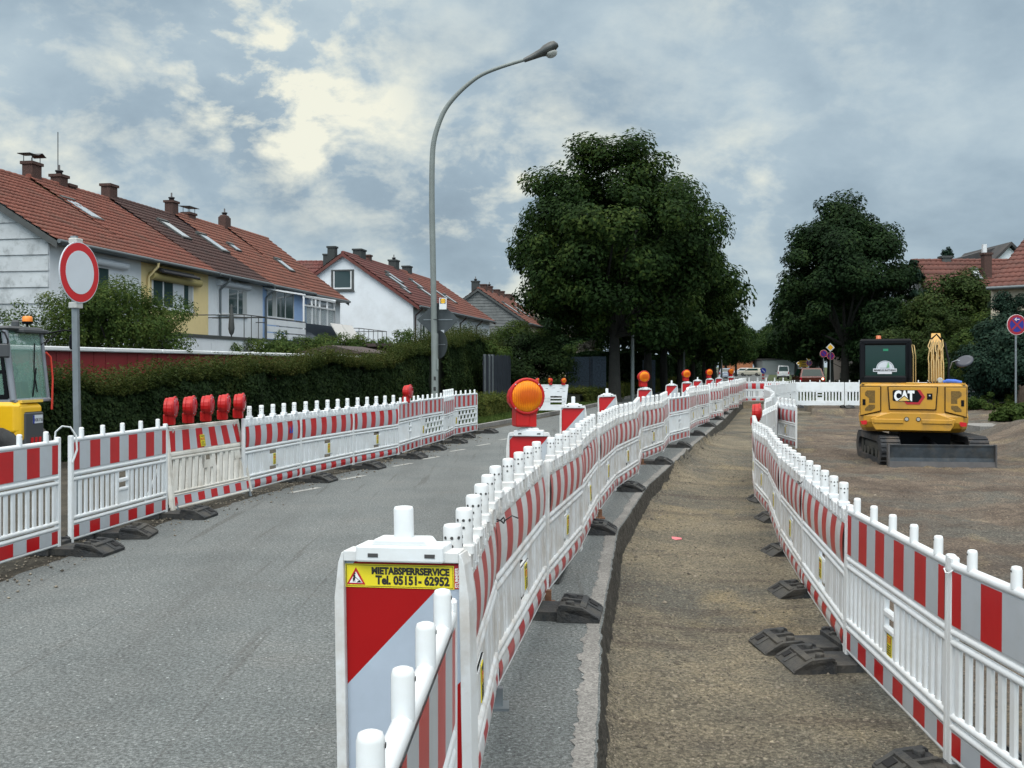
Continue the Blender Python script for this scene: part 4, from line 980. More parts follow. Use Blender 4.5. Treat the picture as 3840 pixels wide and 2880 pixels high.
s = thing('blue_direction_sign', 'round blue sign with a white arrow above a red and white marker post', 'traffic sign', (XU(2862, 112), 112, 0)); m = MB(); disc(m, .30, -.05, -.03, ZV(1390, 112), 0, 24)
m.box((0, -.055, ZV(1390, 112)), (.36, .006, .07), 1, M=Matrix.Rotation(R(40), 3, 'Y')); m.b6(.05, .17, -.058, -.052, ZV(1390, 112)-.18, ZV(1390, 112)-.10, 1); m.build('face', [sign_blue, sign_white], s)
m = MB(); m.b6(-.12, .12, -.02, .02, .35, .95); m.build('marker', red_refl, s); m = MB(); m.b6(-.12, .12, -.024, -.02, .55, .7); m.build('white_band', grey_refl, s); m = MB(); m.tube([(0, 0, 0), (0, 0, 1.1)], .03, 8); m.build('post', steel, s)
# ---------------------------------------------------------------- excavator
cat_y = mat('machine_yellow', (.46, .235, .018), .42, var=.06, vscale=2, spec=.5, coat=.15, dirt=(.20, .13, .055), dscale=2.2, damt=.6)
mach_blk = mat('machine_black', (.005, .006, .008), .55, spec=.12)
track_m = mat('track_rubber', (.020, .022, .026), .75, bump=.4, bscale=30, dirt=(.12, .09, .065), dscale=2.5, damt=.7)
blade_m = mat('blade_steel', (.040, .050, .060), .5, metal=.35, var=.4, vscale=5, dirt=(.10, .09, .075), dscale=4, damt=.6)
dk_glass = mat('dark_glass', (.006, .026, .022), .08, spec=.35)
pipe_m = mat('hydraulic_pipe', (.36, .25, .10), .4, metal=.3)
def excavator():
    root = thing('excavator', 'yellow and black tracked excavator with dozer blade standing on the excavated ground', 'excavator', (8.52, 22.0, -.29), R(-21.5))
    # local: -y is the rear facing the viewer, z = 0 on the ground
    w = 1.045
    plan = [(-w, .9), (-w, -.95), (-w+.10, -1.17), (-.62, -1.27), (.62, -1.27), (w-.10, -1.17), (w, -.95), (w, .9)]
    rings = [(.66, .93, .20), (.74, .965, .05), (.86, .99, .0), (.98, 1.0, .0), (1.05, .985, .03), (1.12, .985, .03), (1.60, .985, .03), (1.635, .965, .05)]
    b = MB(); n = len(plan); vs = []
    for z, k, ins in rings: vs += [(x*k, (y+ins if y < 0 else y), z) for x, y in plan]
    fs = [tuple(range(n-1, -1, -1)), tuple(range(len(vs)-n, len(vs)))]+[(i*n+j, i*n+(j+1) % n, (i+1)*n+(j+1) % n, (i+1)*n+j) for i in range(len(rings)-1) for j in range(n)]
    b.add(vs, fs); b.build('counterweight', cat_y, root, bevel=.02, seg=2)
    # lower bumper, stepped
    b = MB(); b.prism([(-.76, .80), (-.70, .70), (.70, .70), (.76, .80), (.80, .93), (.60, 1.0), (.42, 1.06), (-.42, 1.06), (-.60, 1.0), (-.80, .93)], -1.31, -1.20); b.prism([(-.74, .84), (-.17, .84), (-.17, .93), (-.74, .93)], -1.335, -1.30); b.prism([(.17, .84), (.74, .84), (.74, .93), (.17, .93)], -1.335, -1.30)
    b.build('bumper', cat_y, root, bevel=.012)
    b = MB(); RX = Matrix.Rotation(R(90), 3, 'X')
    for x in (-.11, .11): b.lathe([(.045, 0), (.045, .012), (.034, .012), (.034, .004)], c=(x, -1.308, .93), n=16, M=RX)
    b.build('recess_ring', mach_blk, root)
    b = MB()
    for x in (-.11, .11): b.lathe([(.033, 0), (.033, .008)], c=(x, -1.312, .93), n=16, M=RX)
    b.build('round_plug', mat('grey_plug', (.35, .34, .30), .5), root)
    # doors
    dk = MB(); dr = MB()
    dk.prism([(-.445, 1.115), (.445, 1.115), (.475, 1.585), (-.475, 1.585)], -1.262, -1.20, 0)
    dr.prism([(-.425, 1.13), (.425, 1.13), (.455, 1.57), (-.455, 1.57)], -1.285, -1.25)
    def side(s):
        M = Matrix.Translation((s*.80, -1.19, 0)) @ Matrix.Rotation(s*R(14), 4, 'Z')
        o = [(-.20*s, 1.09), (.195*s, .985), (.195*s, 1.57), (-.20*s, 1.57)]
        dk.prism([(a*1.06, 1.32+(z-1.32)*1.05) for a, z in o], -.022, .05, T=M); dr.prism(o, -.040, .0, T=M); return M
    Ms = [side(-1), side(1)]
    dk.build('door_gap', mach_blk, root); dr.build('door', cat_y, root, bevel=.006)
    q1 = [(.10, 1.50), (-.06, 1.50), (-.10, 1.46), (-.10, 1.40), (-.02, 1.34), (-.02, 1.245), (.10, 1.245)]; q2 = [(.10, 1.21), (-.02, 1.21), (-.10, 1.13), (-.10, 1.085), (.02, 1.085), (.10, 1.14)]
    vm = mat('vent_mesh', (.13, .075, .012), .7, var=.5, vscale=45)
    for s, M in ((-1, Ms[0]), (1, Ms[1])):
        for q in (q1, q2): v = MB(); v.prism([(a if s < 0 else -a, z) for a, z in q], -.043, -.038, T=M); v.build('vent', vm, root)
    l = MB()
    for s, M in ((-1, Ms[0]), (1, Ms[1])):
        l.add([M @ Vector(p) for p in MB().b6(.12*s-.028, .12*s+.028, -.05, -.038, 1.20, 1.32).v], MB().b6(0, 1, 0, 1, 0, 1).f)
    l.b6(.27, .37, -1.295, -1.283, 1.33, 1.45)
    l.build('latch', mach_blk, root)
    l = MB(); l.b6(.305, .335, -1.302, -1.294, 1.395, 1.42); l.build('latch_button', grey_refl, root)
    # logo
    g = MB(); y = -1.287
    g.prism([(-.375, 1.315), (-.355, 1.29), (-.16, 1.29), (-.12, 1.235), (.13, 1.235), (.225, 1.38), (.14, 1.515), (-.35, 1.515), (-.375, 1.49)], y-.003, y, 0)
    g.prism([(-.155, 1.285), (-.115, 1.225), (.135, 1.225), (.235, 1.38), (.145, 1.52), (.085, 1.52), (.175, 1.38), (.105, 1.27), (-.10, 1.27), (-.11, 1.285)], y-.006, y-.003, 2)
    put_text(g, 'CAT', .27, (-.155, y-.008, 1.305), 1, width=.385, bold=.016)
    g.prism([(-.29, 1.292), (-.02, 1.292), (-.155, 1.405)], y-.012, y-.009, 0); g.prism([(-.262, 1.298), (-.048, 1.298), (-.155, 1.388)], y-.014, y-.012, 3)
    g.build('logo', [mach_blk, mat('logo_white', (.75, .76, .77), .4), mat('logo_red', (.36, .01, .015), .4), mat('logo_gold', (.62, .42, .12), .4)], root)
    for q in ([(-1.0, .87), (-.80, .90), (-.86, .87), (-.88, .80), (-.97, .80)], [(1.0, .87), (.78, .90), (.86, .86), (.90, .79), (1.0, .80)]): rr = MB(); rr.prism(q, -1.19, -1.155); rr.build('reflector', sign_red, root)
    t = MB(); t.rbox(-.13, .13, -1.22, -1.0, 1.62, 1.665, .012); t.b6(-w+.06, w-.06, -1.12, -.9, 1.625, 1.655); t.build('top_cover', cat_y, root)
    # upper deck, cab
    c = MB(); c.b6(-.98, .98, -.9, .95, .95, 1.40); c.b6(.0, .55, .5, 1.1, .9, 1.5); c.build('deck', mach_blk, root)
    x0, x1, ya, yb, zt = -1.03, -.02, -.88, .70, 2.56
    c = MB()
    def fr(a, b_, c_, d_, e_, f_): c.rbox(a, b_, c_, d_, e_, f_, .035)
    fr(x0, x1, ya, yb, zt-.13, zt); fr(x0, x1, ya, yb, 1.35, 1.80)
    for xx in (x0, x1-.11):
        for yy in (ya, yb-.09): c.rbox(xx, xx+.11, yy, yy+.09, 1.7, zt-.05, .02)
    c.rbox(x0, x0+.06, -.15, -.02, 1.7, zt-.05, .02); c.rbox(x1-.12, x1-.02, -.88, .2, 1.4, zt-.1, .02)
    c.build('cab_frame', mach_blk, root)
    gl = MB(); gl.b6(x0+.10, x1-.10, ya+.030, ya+.036, 1.78, zt-.12); gl.b6(x0+.02, x0+.026, ya+.08, yb-.08, 1.78, zt-.12); gl.b6(x1-.03, x1-.024, .2, yb-.08, 1.78, zt-.12); gl.b6(x0+.1, x1-.1, yb-.04, yb-.034, 1.78, zt-.12); gl.build('window', dk_glass, root)
    se = MB(); se.rbox(-.82, -.35, -.5, -.36, 1.5, 2.2, .04); se.build('seat', mach_blk, root)
    st = MB(); y = ya+.028; cx, cz = -.53, 1.935
    arc = [(cx+.175*math.cos(a), cz+.01+.165*math.sin(a)) for a in np.linspace(0, math.pi, 17)]
    st.prism(arc, y-.002, y, 0); arc2 = [(cx+.158*math.cos(a), cz+.012+.148*math.sin(a)) for a in np.linspace(0, math.pi, 17)]; st.prism(arc2, y-.004, y-.002, 1); arc3 = [(cx+.152*math.cos(a), cz+.012+.142*math.sin(a)) for a in np.linspace(0, math.pi, 17)]; st.prism(arc3, y-.006, y-.004, 0)
    st.b6(cx-.235, cx+.225, y-.008, y-.002, cz-.055, cz+.012, 0); st.b6(cx-.15, cx+.13, y-.008, y-.002, cz-.10, cz-.05, 0)
    put_text(st, 'MARKUS RATHING', .05, (cx-.004, y-.010, cz-.04), 2, width=.43, bold=.002)
    for k in range(6): st.prism([(cx+.05-.035+.004*k, cz+.03+.018*k), (cx+.05+.03-.001*k, cz+.038+.019*k), (cx+.05+.035-.003*k, cz+.052+.018*k), (cx+.05-.01+.003*k, cz+.045+.017*k)], y-.009, y-.006, 3)
    st.b6(cx-.10, cx+.10, y-.009, y-.006, cz+.020, cz+.025, 2)
    st.build('sticker', [mat('sticker_pale', (.50, .54, .60), .4), ink, ink, mat('sticker_green', (.05, .32, .05), .5)], root)
    st = MB(); st.b6(cx-.04, cx+.06, y-.002, y, zt-.25, zt-.205); st.build('green_label', mat('label_green', (.01, .20, .10), .5), root)
    bc = MB(); bc.lathe([(.055, zt), (.06, zt+.02), (.05, zt+.03), (.052, zt+.075), (.03, zt+.085)], c=(-.68, -.3, 0), n=14, mi=0); bc.build('beacon', mat('orange_beacon', (.5, .12, .04), .4), root)
    hr = MB()
    for dx, dy in ((.03, -.80), (.075, -.74)): hr.tube([(x1+dx-.03, dy, 1.35), (x1+dx, dy, 1.6), (x1+dx, dy, 2.2), (x1+dx-.03, dy, 2.42), (x1+dx-.08, dy+.2, 2.44)], .012, 8)
    hr.build('grab_rail', pipe_m, root)
    # boom, seen almost end on, with its pipes
    bo = MB(); xb = .47
    for p, q, hw in (((0, .3, 1.35), (0, .55, 2.2), .13), ((0, .55, 2.2), (0, 1.6, 2.62), .12)):
        p = Vector(p)+Vector((xb, 0, 0)); q = Vector(q)+Vector((xb, 0, 0)); d = (q-p).normalized(); nrm = Vector((0, -d.z, d.y))
        vs = [p+Vector((s*hw, 0, 0))+nrm*t*.16 for s in (-1, 1) for t in (-1, 1)]+[q+Vector((s*hw*.8, 0, 0))+nrm*t*.13 for s in (-1, 1) for t in (-1, 1)]
        bo.add(vs, [(0, 1, 3, 2), (4, 6, 7, 5), (0, 4, 5, 1), (2, 3, 7, 6), (0, 2, 6, 4), (1, 5, 7, 3)])
    bo.build('boom', cat_y, root, bevel=.01)
    ar = MB(); ar.box((xb, 2.35, 1.75), (.2, .28, 1.9), M=Matrix.Rotation(R(32), 3, 'X')); ar.build('stick', cat_y, root, bevel=.01)
    bk = MB(); bk.prism([(2.2, .55), (2.9, .75), (3.1, .4), (2.9, .0), (2.45, -.02), (2.3, .3)], xb-.35, xb+.35, axis='x'); bk.build('bucket', mach_blk, root, bevel=.01)
    hp = MB(); rg = np.random.default_rng(5)
    for k in range(7):
        x = xb-.155+.048*k; z0 = 1.62+.0*k
        hp.tube([(x*.98+.005, .02, 1.60), (x, .06, 1.75), (x, .18, 2.05+.02*(k % 3)), (x+(.012 if k % 2 else -.012), .22, 2.15+.03*(k % 2)), (x+.02*(3-k)*.25, .32, 2.36+.03*(k % 3)), (xb+(x-xb)*.6, .5, 2.50+.04*(k % 2))], .0145, 8)
    for k in range(3): hp.tube([(xb-.12+.1*k, .2, 2.3), (xb-.17+.15*k, .25, 2.42), (xb-.12+.12*k, .35, 2.56)], .013, 7)
    hp.build('hydraulic_pipe', pipe_m, root)
    hs = MB()
    for k in range(5): hs.tube([(xb-.17+.055*k, -.35, 1.48), (xb-.17+.055*k, -.1, 1.66), (xb-.15+.05*k, .02, 1.62)], .018, 8)
    hs.tube([(xb, .35, 2.45), (xb-.03, .3, 2.3), (xb+.04, .26, 2.15)], .03, 8); hs.tube([(xb-.1, .45, 2.58), (xb, .40, 2.68), (xb+.1, .45, 2.56)], .02, 8); hs.tube([(xb+.22, .1, 1.55), (xb+.24, .2, 2.1), (xb+.16, .4, 2.5)], .022, 8)
    hs.build('hose', mach_blk, root)
    wl = MB(); wl.lathe([(.06, 0), (.06, .04), (.045, .055)], c=(xb+.06, -.10, 1.70), n=14, M=RX); wl.build('work_light', mat('light_glass', (.4, .42, .42), .2), root)
    mi = MB(); mi.tube([(.72, -.2, 1.95), (.76, -.25, 2.08), (.86, -.28, 2.12), (.93, -.29, 2.10)], .012, 8); mi.build('mirror_arm', pipe_m if 0 else steel, root)
    mi = MB(); mi.lathe([(.10, 0), (.17, .012), (.175, .03), (.12, .05)], n=20, M=Matrix.Rotation(R(-25), 3, 'Y') @ Matrix.Rotation(R(38), 3, 'X')); mi.v = [(x*1.05, y_, z_) for x, y_, z_ in mi.v]; mi.build('mirror', mat('mirror_back', (.035, .04, .055), .4), root, loc=(1.0, -.30, 2.08))
    rg_ = MB(); rg_.tube([(.58, -.70, 1.67), (.66, -.71, 1.69), (.80, -.70, 1.685), (.93, -.71, 1.665)], .045, 10, rs=[.03, .045, .045, .03]); tag(rg_.build('blue_cloth', mat('blue_cloth', (.06, .14, .50), .8, bump=.6, bscale=12), None), 'rolled blue cloth lying on top of the yellow excavator', 'cloth')
    bl_o = bpy.data.objects['blue_cloth']; bl_o.matrix_world = Matrix.Translation(root.location) @ Matrix.Rotation(R(-21.5), 4, 'Z')
    # undercarriage turned against the upper body
    RU = Matrix.Translation((.12, -.02, 0)) @ Matrix.Rotation(R(21.5-7.5), 4, 'Z')
    u = MB(); u.b6(-.5, .5, -.5, .5, .25, .62); u.lathe([(.42, .60), (.42, .68)], n=24); u.xf(RU); u.build('undercarriage', mach_blk, root)
    for s in (-1, 1):
        tr = MB(); L_, hh, r_ = 1.02, .56, .24
        prof = []
        for a in np.linspace(-90, 90, 9): prof.append((L_+r_*math.cos(R(a))*1.0, .28+.28*math.sin(R(a))))
        for a in np.linspace(90, 270, 9): prof.append((-L_+.25*math.cos(R(a)), .28+.28*math.sin(R(a))))
        inner = [(a*.80, .28+(z-.28)*.62) for a, z in prof]
        xa, xb_ = (s*.66, s*1.04) if s > 0 else (-1.04, -.66)
        n = len(prof); vs = []
        for x in (xa, xb_):
            vs += [(x, a, z) for a, z in prof]; vs += [(x, a, z) for a, z in inner]
        fs = []
        for i in range(n):
            j = (i+1) % n
            fs += [(i, j, n+j, n+i), (2*n+i, 3*n+i, 3*n+j, 2*n+j), (i, 2*n+i, 2*n+j, j), (n+i, n+j, 3*n+j, 3*n+i)]
        tr.add(vs, fs)
        # tread bars
        per = []
        for i in range(n):
            p, q = Vector(prof[i]), Vector(prof[(i+1) % n]); k = max(1, int((q-p).length/.11))
            for t in range(k): per.append((p.lerp(q, t/k), math.atan2((q-p).y, (q-p).x)))
        for p, a in per: tr.box(((xa+xb_)/2, p.x, p.y), (.37, .045, .045), M=Matrix.Rotation(a, 3, 'X'))
        tr.xf(RU); tr.build('track', track_m, root)
        wh = MB()
        for yy, rr_ in ((-.98, .20), (.98, .20), (-.5, .10), (-.1, .10), (.3, .10), (.65, .1)): wh.lathe([(rr_, 0), (rr_, .24), (rr_*.6, .26)], c=((xa+xb_)/2-.13, yy, .28 if rr_ > .15 else .17), n=18, M=Matrix.Rotation(R(90), 3, 'Y'))
        wh.rbox((xa+xb_)/2-.1, (xa+xb_)/2+.1, -.8, .8, .2, .40, .03)
        wh.xf(RU); wh.build('track_rollers', mat('track_frame', (.045, .045, .04), .7, dirt=(.13, .11, .08), damt=.6) if s < 0 else bpy.data.materials['track_frame'], root)
    bd = MB(); sec = [(-1.78, .0), (-1.745, .06), (-1.72, .2), (-1.74, .40), (-1.76, .46), (-1.72, .46), (-1.68, .40), (-1.66, .2), (-1.69, .06), (-1.72, .0)]
    bd.prism(sec, -1.01, .99, axis='x'); bd.xf(RU); bd.build('dozer_blade', blade_m, root, bevel=.004)
    bd = MB(); bd.prism([(-1.80, -.01), (-1.775, .13), (-1.76, .13), (-1.77, -.01)], -1.018, .998, axis='x'); bd.b6(-1.025, -.995, -1.80, -1.66, 0, .47); bd.b6(.975, 1.005, -1.80, -1.66, 0, .47); bd.xf(RU); bd.build('cutting_edge', mat('worn_steel', (.085, .08, .08), .55, metal=.3, var=.25), root)
    bd = MB(); bd.b6(-.45, -.33, -1.7, -.4, .2, .32); bd.b6(.33, .45, -1.7, -.4, .2, .32); bd.tube([(0, -1.7, .35), (0, -.5, .5)], .05, 8); bd.xf(RU); bd.build('blade_arm', mach_blk, root)
excavator()

# ---------------------------------------------------------------- yellow machine at the left edge
def yellow_machine():
    ny = mat('loader_yellow', (.72, .42, .008), .4, var=.05, coat=.2); gy = mat('loader_grey', (.05, .055, .06), .5); pil = mat('cab_grey', (.20, .22, .25), .45)
    root = thing('compact_loader', 'yellow compact loader with glazed cab, mirrors and amber roof beacon behind the left barrier', 'loader', (-7.60, 16.0, 0), R(-9))
    def P(u, v, off=0.0): return None
    b = MB()
    b.rbox(-1.9, -.01, -.02, .62, .50, 1.12, .06); b.rbox(-.62, -.02, -.045, .3, .62, 1.16, .07); b.rbox(-1.95, -.64, -.04, .3, .56, 1.15, .05)
    b.build('body', ny, root, bevel=.02, seg=2)
    g = MB(); g.rbox(-.05, .012, .10, .60, .30, .985, .03); g.build('grille', gy, root)
    m = MB(); m.b6(.012, .022, .30, .54, .80, .93, 0); m.b6(.013, .024, .30, .325, .80, .93, 1)
    vs, fs = text_mesh('H DK 17 56', .07, .20, .002); M = Matrix.Translation((.0245, .43, .83)) @ Matrix.Rotation(R(90), 4, 'Z'); m.add([M @ v for v in vs], fs, 2); m.build('number_plate', [sign_white, sign_blue, ink], root)
    m = MB()
    for k in range(3): m.prism([(.24+.10*k, .42), (.29+.10*k, .42), (.31+.10*k, .58), (.25+.10*k, .58)], .013, .022, axis='x')
    m.build('red_logo', sign_red, root)
    m = MB(); m.b6(-.08, -.01, .06, .60, 1.13, 1.17); m.build('front_ledge', mat('loader_light_yellow', (.75, .5, .08), .4), root)
    # cab: four pillars, roof, panes
    z0, z1 = 1.17, 2.26; w_ = .92
    pl = MB(); pl.tube([(-.13, .02, z0), (-.28, .02, z1)], .05, 6); pl.tube([(-.13, w_, z0), (-.22, w_-.06, z1)], .03, 6); pl.tube([(-1.45, .02, z0), (-1.45, .02, z1)], .05, 6); pl.tube([(-1.45, w_, z0), (-1.45, w_, z1)], .05, 6)
    pl.rbox(-1.5, -.08, 0, w_+.02, z0-.04, z0+.02, .015); pl.build('pillar', pil, root)
    sd = MB(); sd.prism([(-.20, z0+.03), (-.34, z1-.02), (-.39, z1-.02), (-.26, z0+.03)], -.005, .03); sd.b6(-1.42, -.22, -.004, .02, z0+.02, z0+.09); sd.b6(-1.42, -.25, -.004, .02, z0+.42, z0+.47); sd.build('door_frame', mach_blk, root)
    rf = MB(); rf.rbox(-1.5, -.20, -.03, w_, z1, z1+.07, .03); rf.rbox(-.5, -.12, .25, w_, z1-.03, z1+.03, .012); rf.build('cab_roof', gy, root)
    gl = MB(); gl.add([(-.135, .06, z0), (-.135, w_-.03, z0), (-.235, w_-.08, z1), (-.285, .06, z1)], [(0, 1, 2, 3)]); gl.add([(-.2, .01, z0), (-1.4, .01, z0), (-1.4, .01, z1), (-.32, .01, z1)], [(0, 1, 2, 3)]); gl.add([(-1.4, w_, z0), (-.2, w_, z0), (-.25, w_, z1), (-1.4, w_, z1)], [(0, 1, 2, 3)])
    gm_ = bpy.data.materials.new('cab_glass'); gm_.use_nodes = True; nt = gm_.node_tree; N = nt.nodes; pb = N['Principled BSDF']; pb.inputs['Base Color'].default_value = (.25, .45, .38, 1); pb.inputs['Roughness'].default_value = .03; pb.inputs['Alpha'].default_value = .42; pb.inputs['Specular IOR Level'].default_value = .8
    gl.build('window', gm_, root)
    st = MB(); st.rbox(-1.0, -.55, .25, .7, z0-.02, z0+.2, .05); st.rbox(-1.1, -.95, .25, .7, z0+.1, z0+.75, .06); st.build('seat', mach_blk, root)
    sw = MB(); sw.tube([(-.45, .48, z0), (-.52, .48, z0+.35)], .03, 8)
    sw.tube([(-.5+.05*math.sin(a), .48+.17*math.cos(a), z0+.38+.14*math.sin(a)) for a in np.linspace(0, 6.3, 16)], .014, 6); sw.prism([(.32, z0), (.62, z0), (.56, z0+.28), (.38, z0+.28)], -.35, -.25, axis='x'); sw.build('steering_wheel', mach_blk, root)
    wi = MB(); wi.tube([(-.125, .62, z0+.12), (-.17, .60, z0+.45), (-.20, .66, z0+.9)], .009, 6); wi.tube([(-.125, .5, z0+.05), (-.16, .64, z0+.5)], .012, 6); wi.build('wiper', mach_blk, root)
    hr = MB(); hr.tube([(-.05, w_-.02, 1.0), (-.05, w_+.0, 1.5), (-.08, w_-.01, 1.85), (-.12, w_-.08, 1.93)], .016, 8); hr.tube([(-.02, w_-.08, 1.0), (-.02, w_-.05, 1.5)], .012, 8); hr.build('handrail', mat('rail_red', (.55, .04, .02), .4), root)
    m = MB(); m.tube([(-.30, -.02, 2.24), (-.18, -.12, 2.22), (-.10, -.16, 2.1), (-.09, -.17, 2.02)], .014, 8); m.build('mirror_arm', mach_blk, root)
    m = MB(); m.rbox(-.27, -.05, -.21, -.16, 1.83, 2.05, .03); m.build('mirror', gy, root)
    m = MB(); m.tube([(-.2, w_-.05, 2.22), (-.05, w_+.30, 2.30), (.02, w_+.50, 2.29), (.02, w_+.56, 2.2), (.02, w_+.56, 2.12)], .013, 8); m.tube([(-.2, w_-.1, 2.05), (-.05, w_+.25, 2.28)], .007, 6); m.build('far_mirror_arm', mach_blk, root)
    m = MB(); m.rbox(-.04, .04, w_+.42, w_+.52, 1.98, 2.24, .03); m.build('far_mirror', mach_blk, root)
    m = MB(); m.tube([(-.3, .62, z1), (-.3, .62, z1+.12)], .016, 8); m.lathe([(.07, z1+.12), (.085, z1+.13), (.085, z1+.16)], c=(-.3, .62, 0), n=16); m.build('beacon_holder', mach_blk, root)
    m = MB(); m.lathe([(.078, z1+.16), (.078, z1+.23), (.06, z1+.245), (.02, z1+.25)], c=(-.3, .62, 0), n=16); m.build('beacon', mat('amber_beacon', (.75, .22, .02), .3), root)
    m = MB(); m.rbox(-.42, -.30, .36, .44, z1+.06, z1+.17, .02); m.build('roof_light', gy, root)
    for k, (wx, wy) in enumerate(((-.35, .02), (-1.5, .02), (-.35, .75), (-1.5, .75))):
        wl = MB(); wl.lathe([(.20, 0), (.36, .02), (.38, .06), (.38, .18), (.36, .22), (.20, .24)], c=(wx, wy+.12, .38), n=24, M=Matrix.Rotation(R(90), 3, 'X')); o = wl.build('wheel', rubber, root)
yellow_machine()

# ---------------------------------------------------------------- cars
def car(name, label, cat, x, y, rz, body, w_, l_, h_, hb, van=False, group=None, rack=False):
    root = thing(name, label, cat, (x, y, 0), rz, group)   # rear towards -y
    W2, L2 = w_/2, l_/2; m = MB()
    def ring(z, kx, y0, y1): return [(-W2*kx, y0, z), (W2*kx, y0, z), (W2*kx, y1, z), (-W2*kx, y1, z)]
    L_ = [ring(.22, .93, -L2+.06, L2-.08), ring(.40, .99, -L2, L2), ring(hb*.8, 1.0, -L2+.02, L2-.02), ring(hb, .96, -L2+.06, L2-.15)]
    vs = [p for r in L_ for p in r]; m.add(vs, [(3, 2, 1, 0), (12, 13, 14, 15)]+[(i*4+j, i*4+(j+1) % 4, i*4+4+(j+1) % 4, i*4+4+j) for i in range(3) for j in range(4)])
    yr = -L2+.08 if van else -L2+.16; T = [ring(hb, .94, -L2+.06, L2*.52), ring(h_-.05, .76 if not van else .84, yr+.15, L2*.15), ring(h_, .68 if not van else .78, yr+.3, L2*.02)]
    vs = [p for r in T for p in r]; m.add(vs, [(8, 9, 10, 11)]+[(i*4+j, i*4+(j+1) % 4, i*4+4+(j+1) % 4, i*4+4+j) for i in range(2) for j in range(4)])
    m.build('body', body, root, bevel=.05, seg=2)
    g = MB(); k0, k1 = (.80, .66) if not van else (.78, .70)
    z0, z1 = hb+.06, h_-.10; f = lambda z: (z-hb)/(h_-.05-hb); yy = lambda z: (-L2+.06)+f(z)*(yr+.15+L2-.06)
    g.prism([(-W2*k0, z0), (W2*k0, z0), (W2*k1, z1), (-W2*k1, z1)], -.008, .0); g.v = [(a, yy(c)+b_-.012, c) for a, b_, c in g.v]
    for s in (-1, 1):
        q = [(s*(W2*.945)*1.0, -L2+.55, z0), (s*(W2*.945), L2*.35, z0), (s*(W2*(.80 if not van else .86)), L2*.12, z1), (s*(W2*(.80 if not van else .86)), yr+.5, z1)]; g.add(q, [(0, 1, 2, 3)])
    g.build('window', dk_glass, root)
    for s in (-1, 1):
        t = MB(); t.rbox(s*W2*.86-.07, s*W2*.86+.07, -L2-.012, -L2+.1, hb*.68, hb*.98, .02); t.build('tail_light', red_lens, root)
        for yw in (-L2*.62, L2*.62):
            wv = MB(); wv.lathe([(.2, -.1), (.31, -.09), (.33, -.05), (.33, .07), (.31, .1), (.2, .11)], c=(s*(W2-.10), yw, .33), n=18, M=Matrix.Rotation(R(90), 3, 'Y')); wv.build('wheel', rubber, root)
        mm = MB(); mm.rbox(s*(W2+.1)-.09, s*(W2+.1)+.09, L2*.3, L2*.3+.08, hb-.02, hb+.14, .02); mm.build('mirror', black_pl, root)
    b = MB(); b.rbox(-W2*.95, W2*.95, -L2-.05, -L2+.1, .25, .5 if not van else .45, .03); b.build('bumper', black_pl if van else body, root)
    b = MB(); b.b6(-.26, .26, -L2-.056, -L2-.02, hb*.55, hb*.55+.11); b.build('number_plate', sign_white, root)
    return root
paintw = mat('car_white', (.55, .56, .57), .25, coat=.5); paintb = mat('car_brown', (.085, .022, .014), .25, coat=.6, metal=.3)
car('white_van', 'small white delivery van driving away down the far road', 'van', 37.7, 144, R(-13), paintw, 1.62, 4.0, 1.86, 1.05, van=True)
c_ = car('parked_car', 'brown hatchback car with a lit right tail lamp behind the white closure', 'car', XU(3030, 74), 74, R(-8), paintb, 1.78, 4.2, 1.63, 1.0)
m = MB(); m.lathe([(.07, 0), (.075, .02), (.05, .04)], c=(.70, -2.115, .86), n=12, M=Matrix.Rotation(R(90), 3, 'X')); m.build('lit_lamp', mat('lit_lamp', (1, .6, .4), .3, emit=(1, .62, .35), estr=4), c_)
m = MB()
for s in (-1, 1): m.tube([(s*.6, -1.2, 1.60), (s*.6, -1.1, 1.67), (s*.6, .3, 1.66), (s*.6, .4, 1.6)], .02, 6)
m.build('roof_rail', steel, c_)
for i, (u, y, cc, lb) in enumerate(((2785, 200, paintw, 'white car parked under the distant trees, second of three'), (2815, 195, mat('car_cream', (.42, .40, .33), .3, coat=.4), 'cream car parked under the distant trees, third of three'), (2722, 150, mat('car_silverblue', (.22, .26, .33), .3, coat=.4), 'silver blue car parked far off behind the last lamps'))):
    car('parked_car', lb, 'car', XU(u, y), y, R(62 if i < 2 else -14), cc, 1.8, 4.3, 1.5, .95, group='cars parked far down the road')
# ---------------------------------------------------------------- houses
def tile_mat(name, c, v=.22, dirt=(.07, .05, .035), da=.5): return mat(name, c, .75, var=v, vscale=1.3, dirt=dirt, dscale=.9, damt=da, island=.0, bump=.3, bscale=30)
til_red = tile_mat('clay_tiles_red', (.155, .044, .027)); til_brown = tile_mat('clay_tiles_brown', (.050, .019, .015), dirt=(.03, .02, .018)); til_org = tile_mat('clay_tiles_orange', (.168, .054, .033)); til_dark = tile_mat('clay_tiles_dark', (.105, .026, .021))
til_grey = tile_mat('slate_tiles', (.028, .028, .03))
ren_w = mat('white_render', (.64, .68, .72), .85, var=.04, vscale=.8, dirt=(.42, .44, .45), dscale=.6, damt=.45); ren_y = mat('yellow_render', (.68, .55, .28), .85, var=.04)
ren_b = mat('blue_render', (.30, .45, .72), .85, var=.04); ren_c = mat('cream_render', (.50, .44, .34), .85, var=.05); siding_m = mat('white_panel_cladding', (.40, .43, .45), .7, var=.12, vscale=1.2, dirt=(.14, .155, .155), dscale=1.8, damt=.9)
siding_g = mat('grey_slate_cladding', (.13, .14, .14), .8, var=.2, vscale=2, dirt=(.07, .075, .075), dscale=1.5, damt=.6)
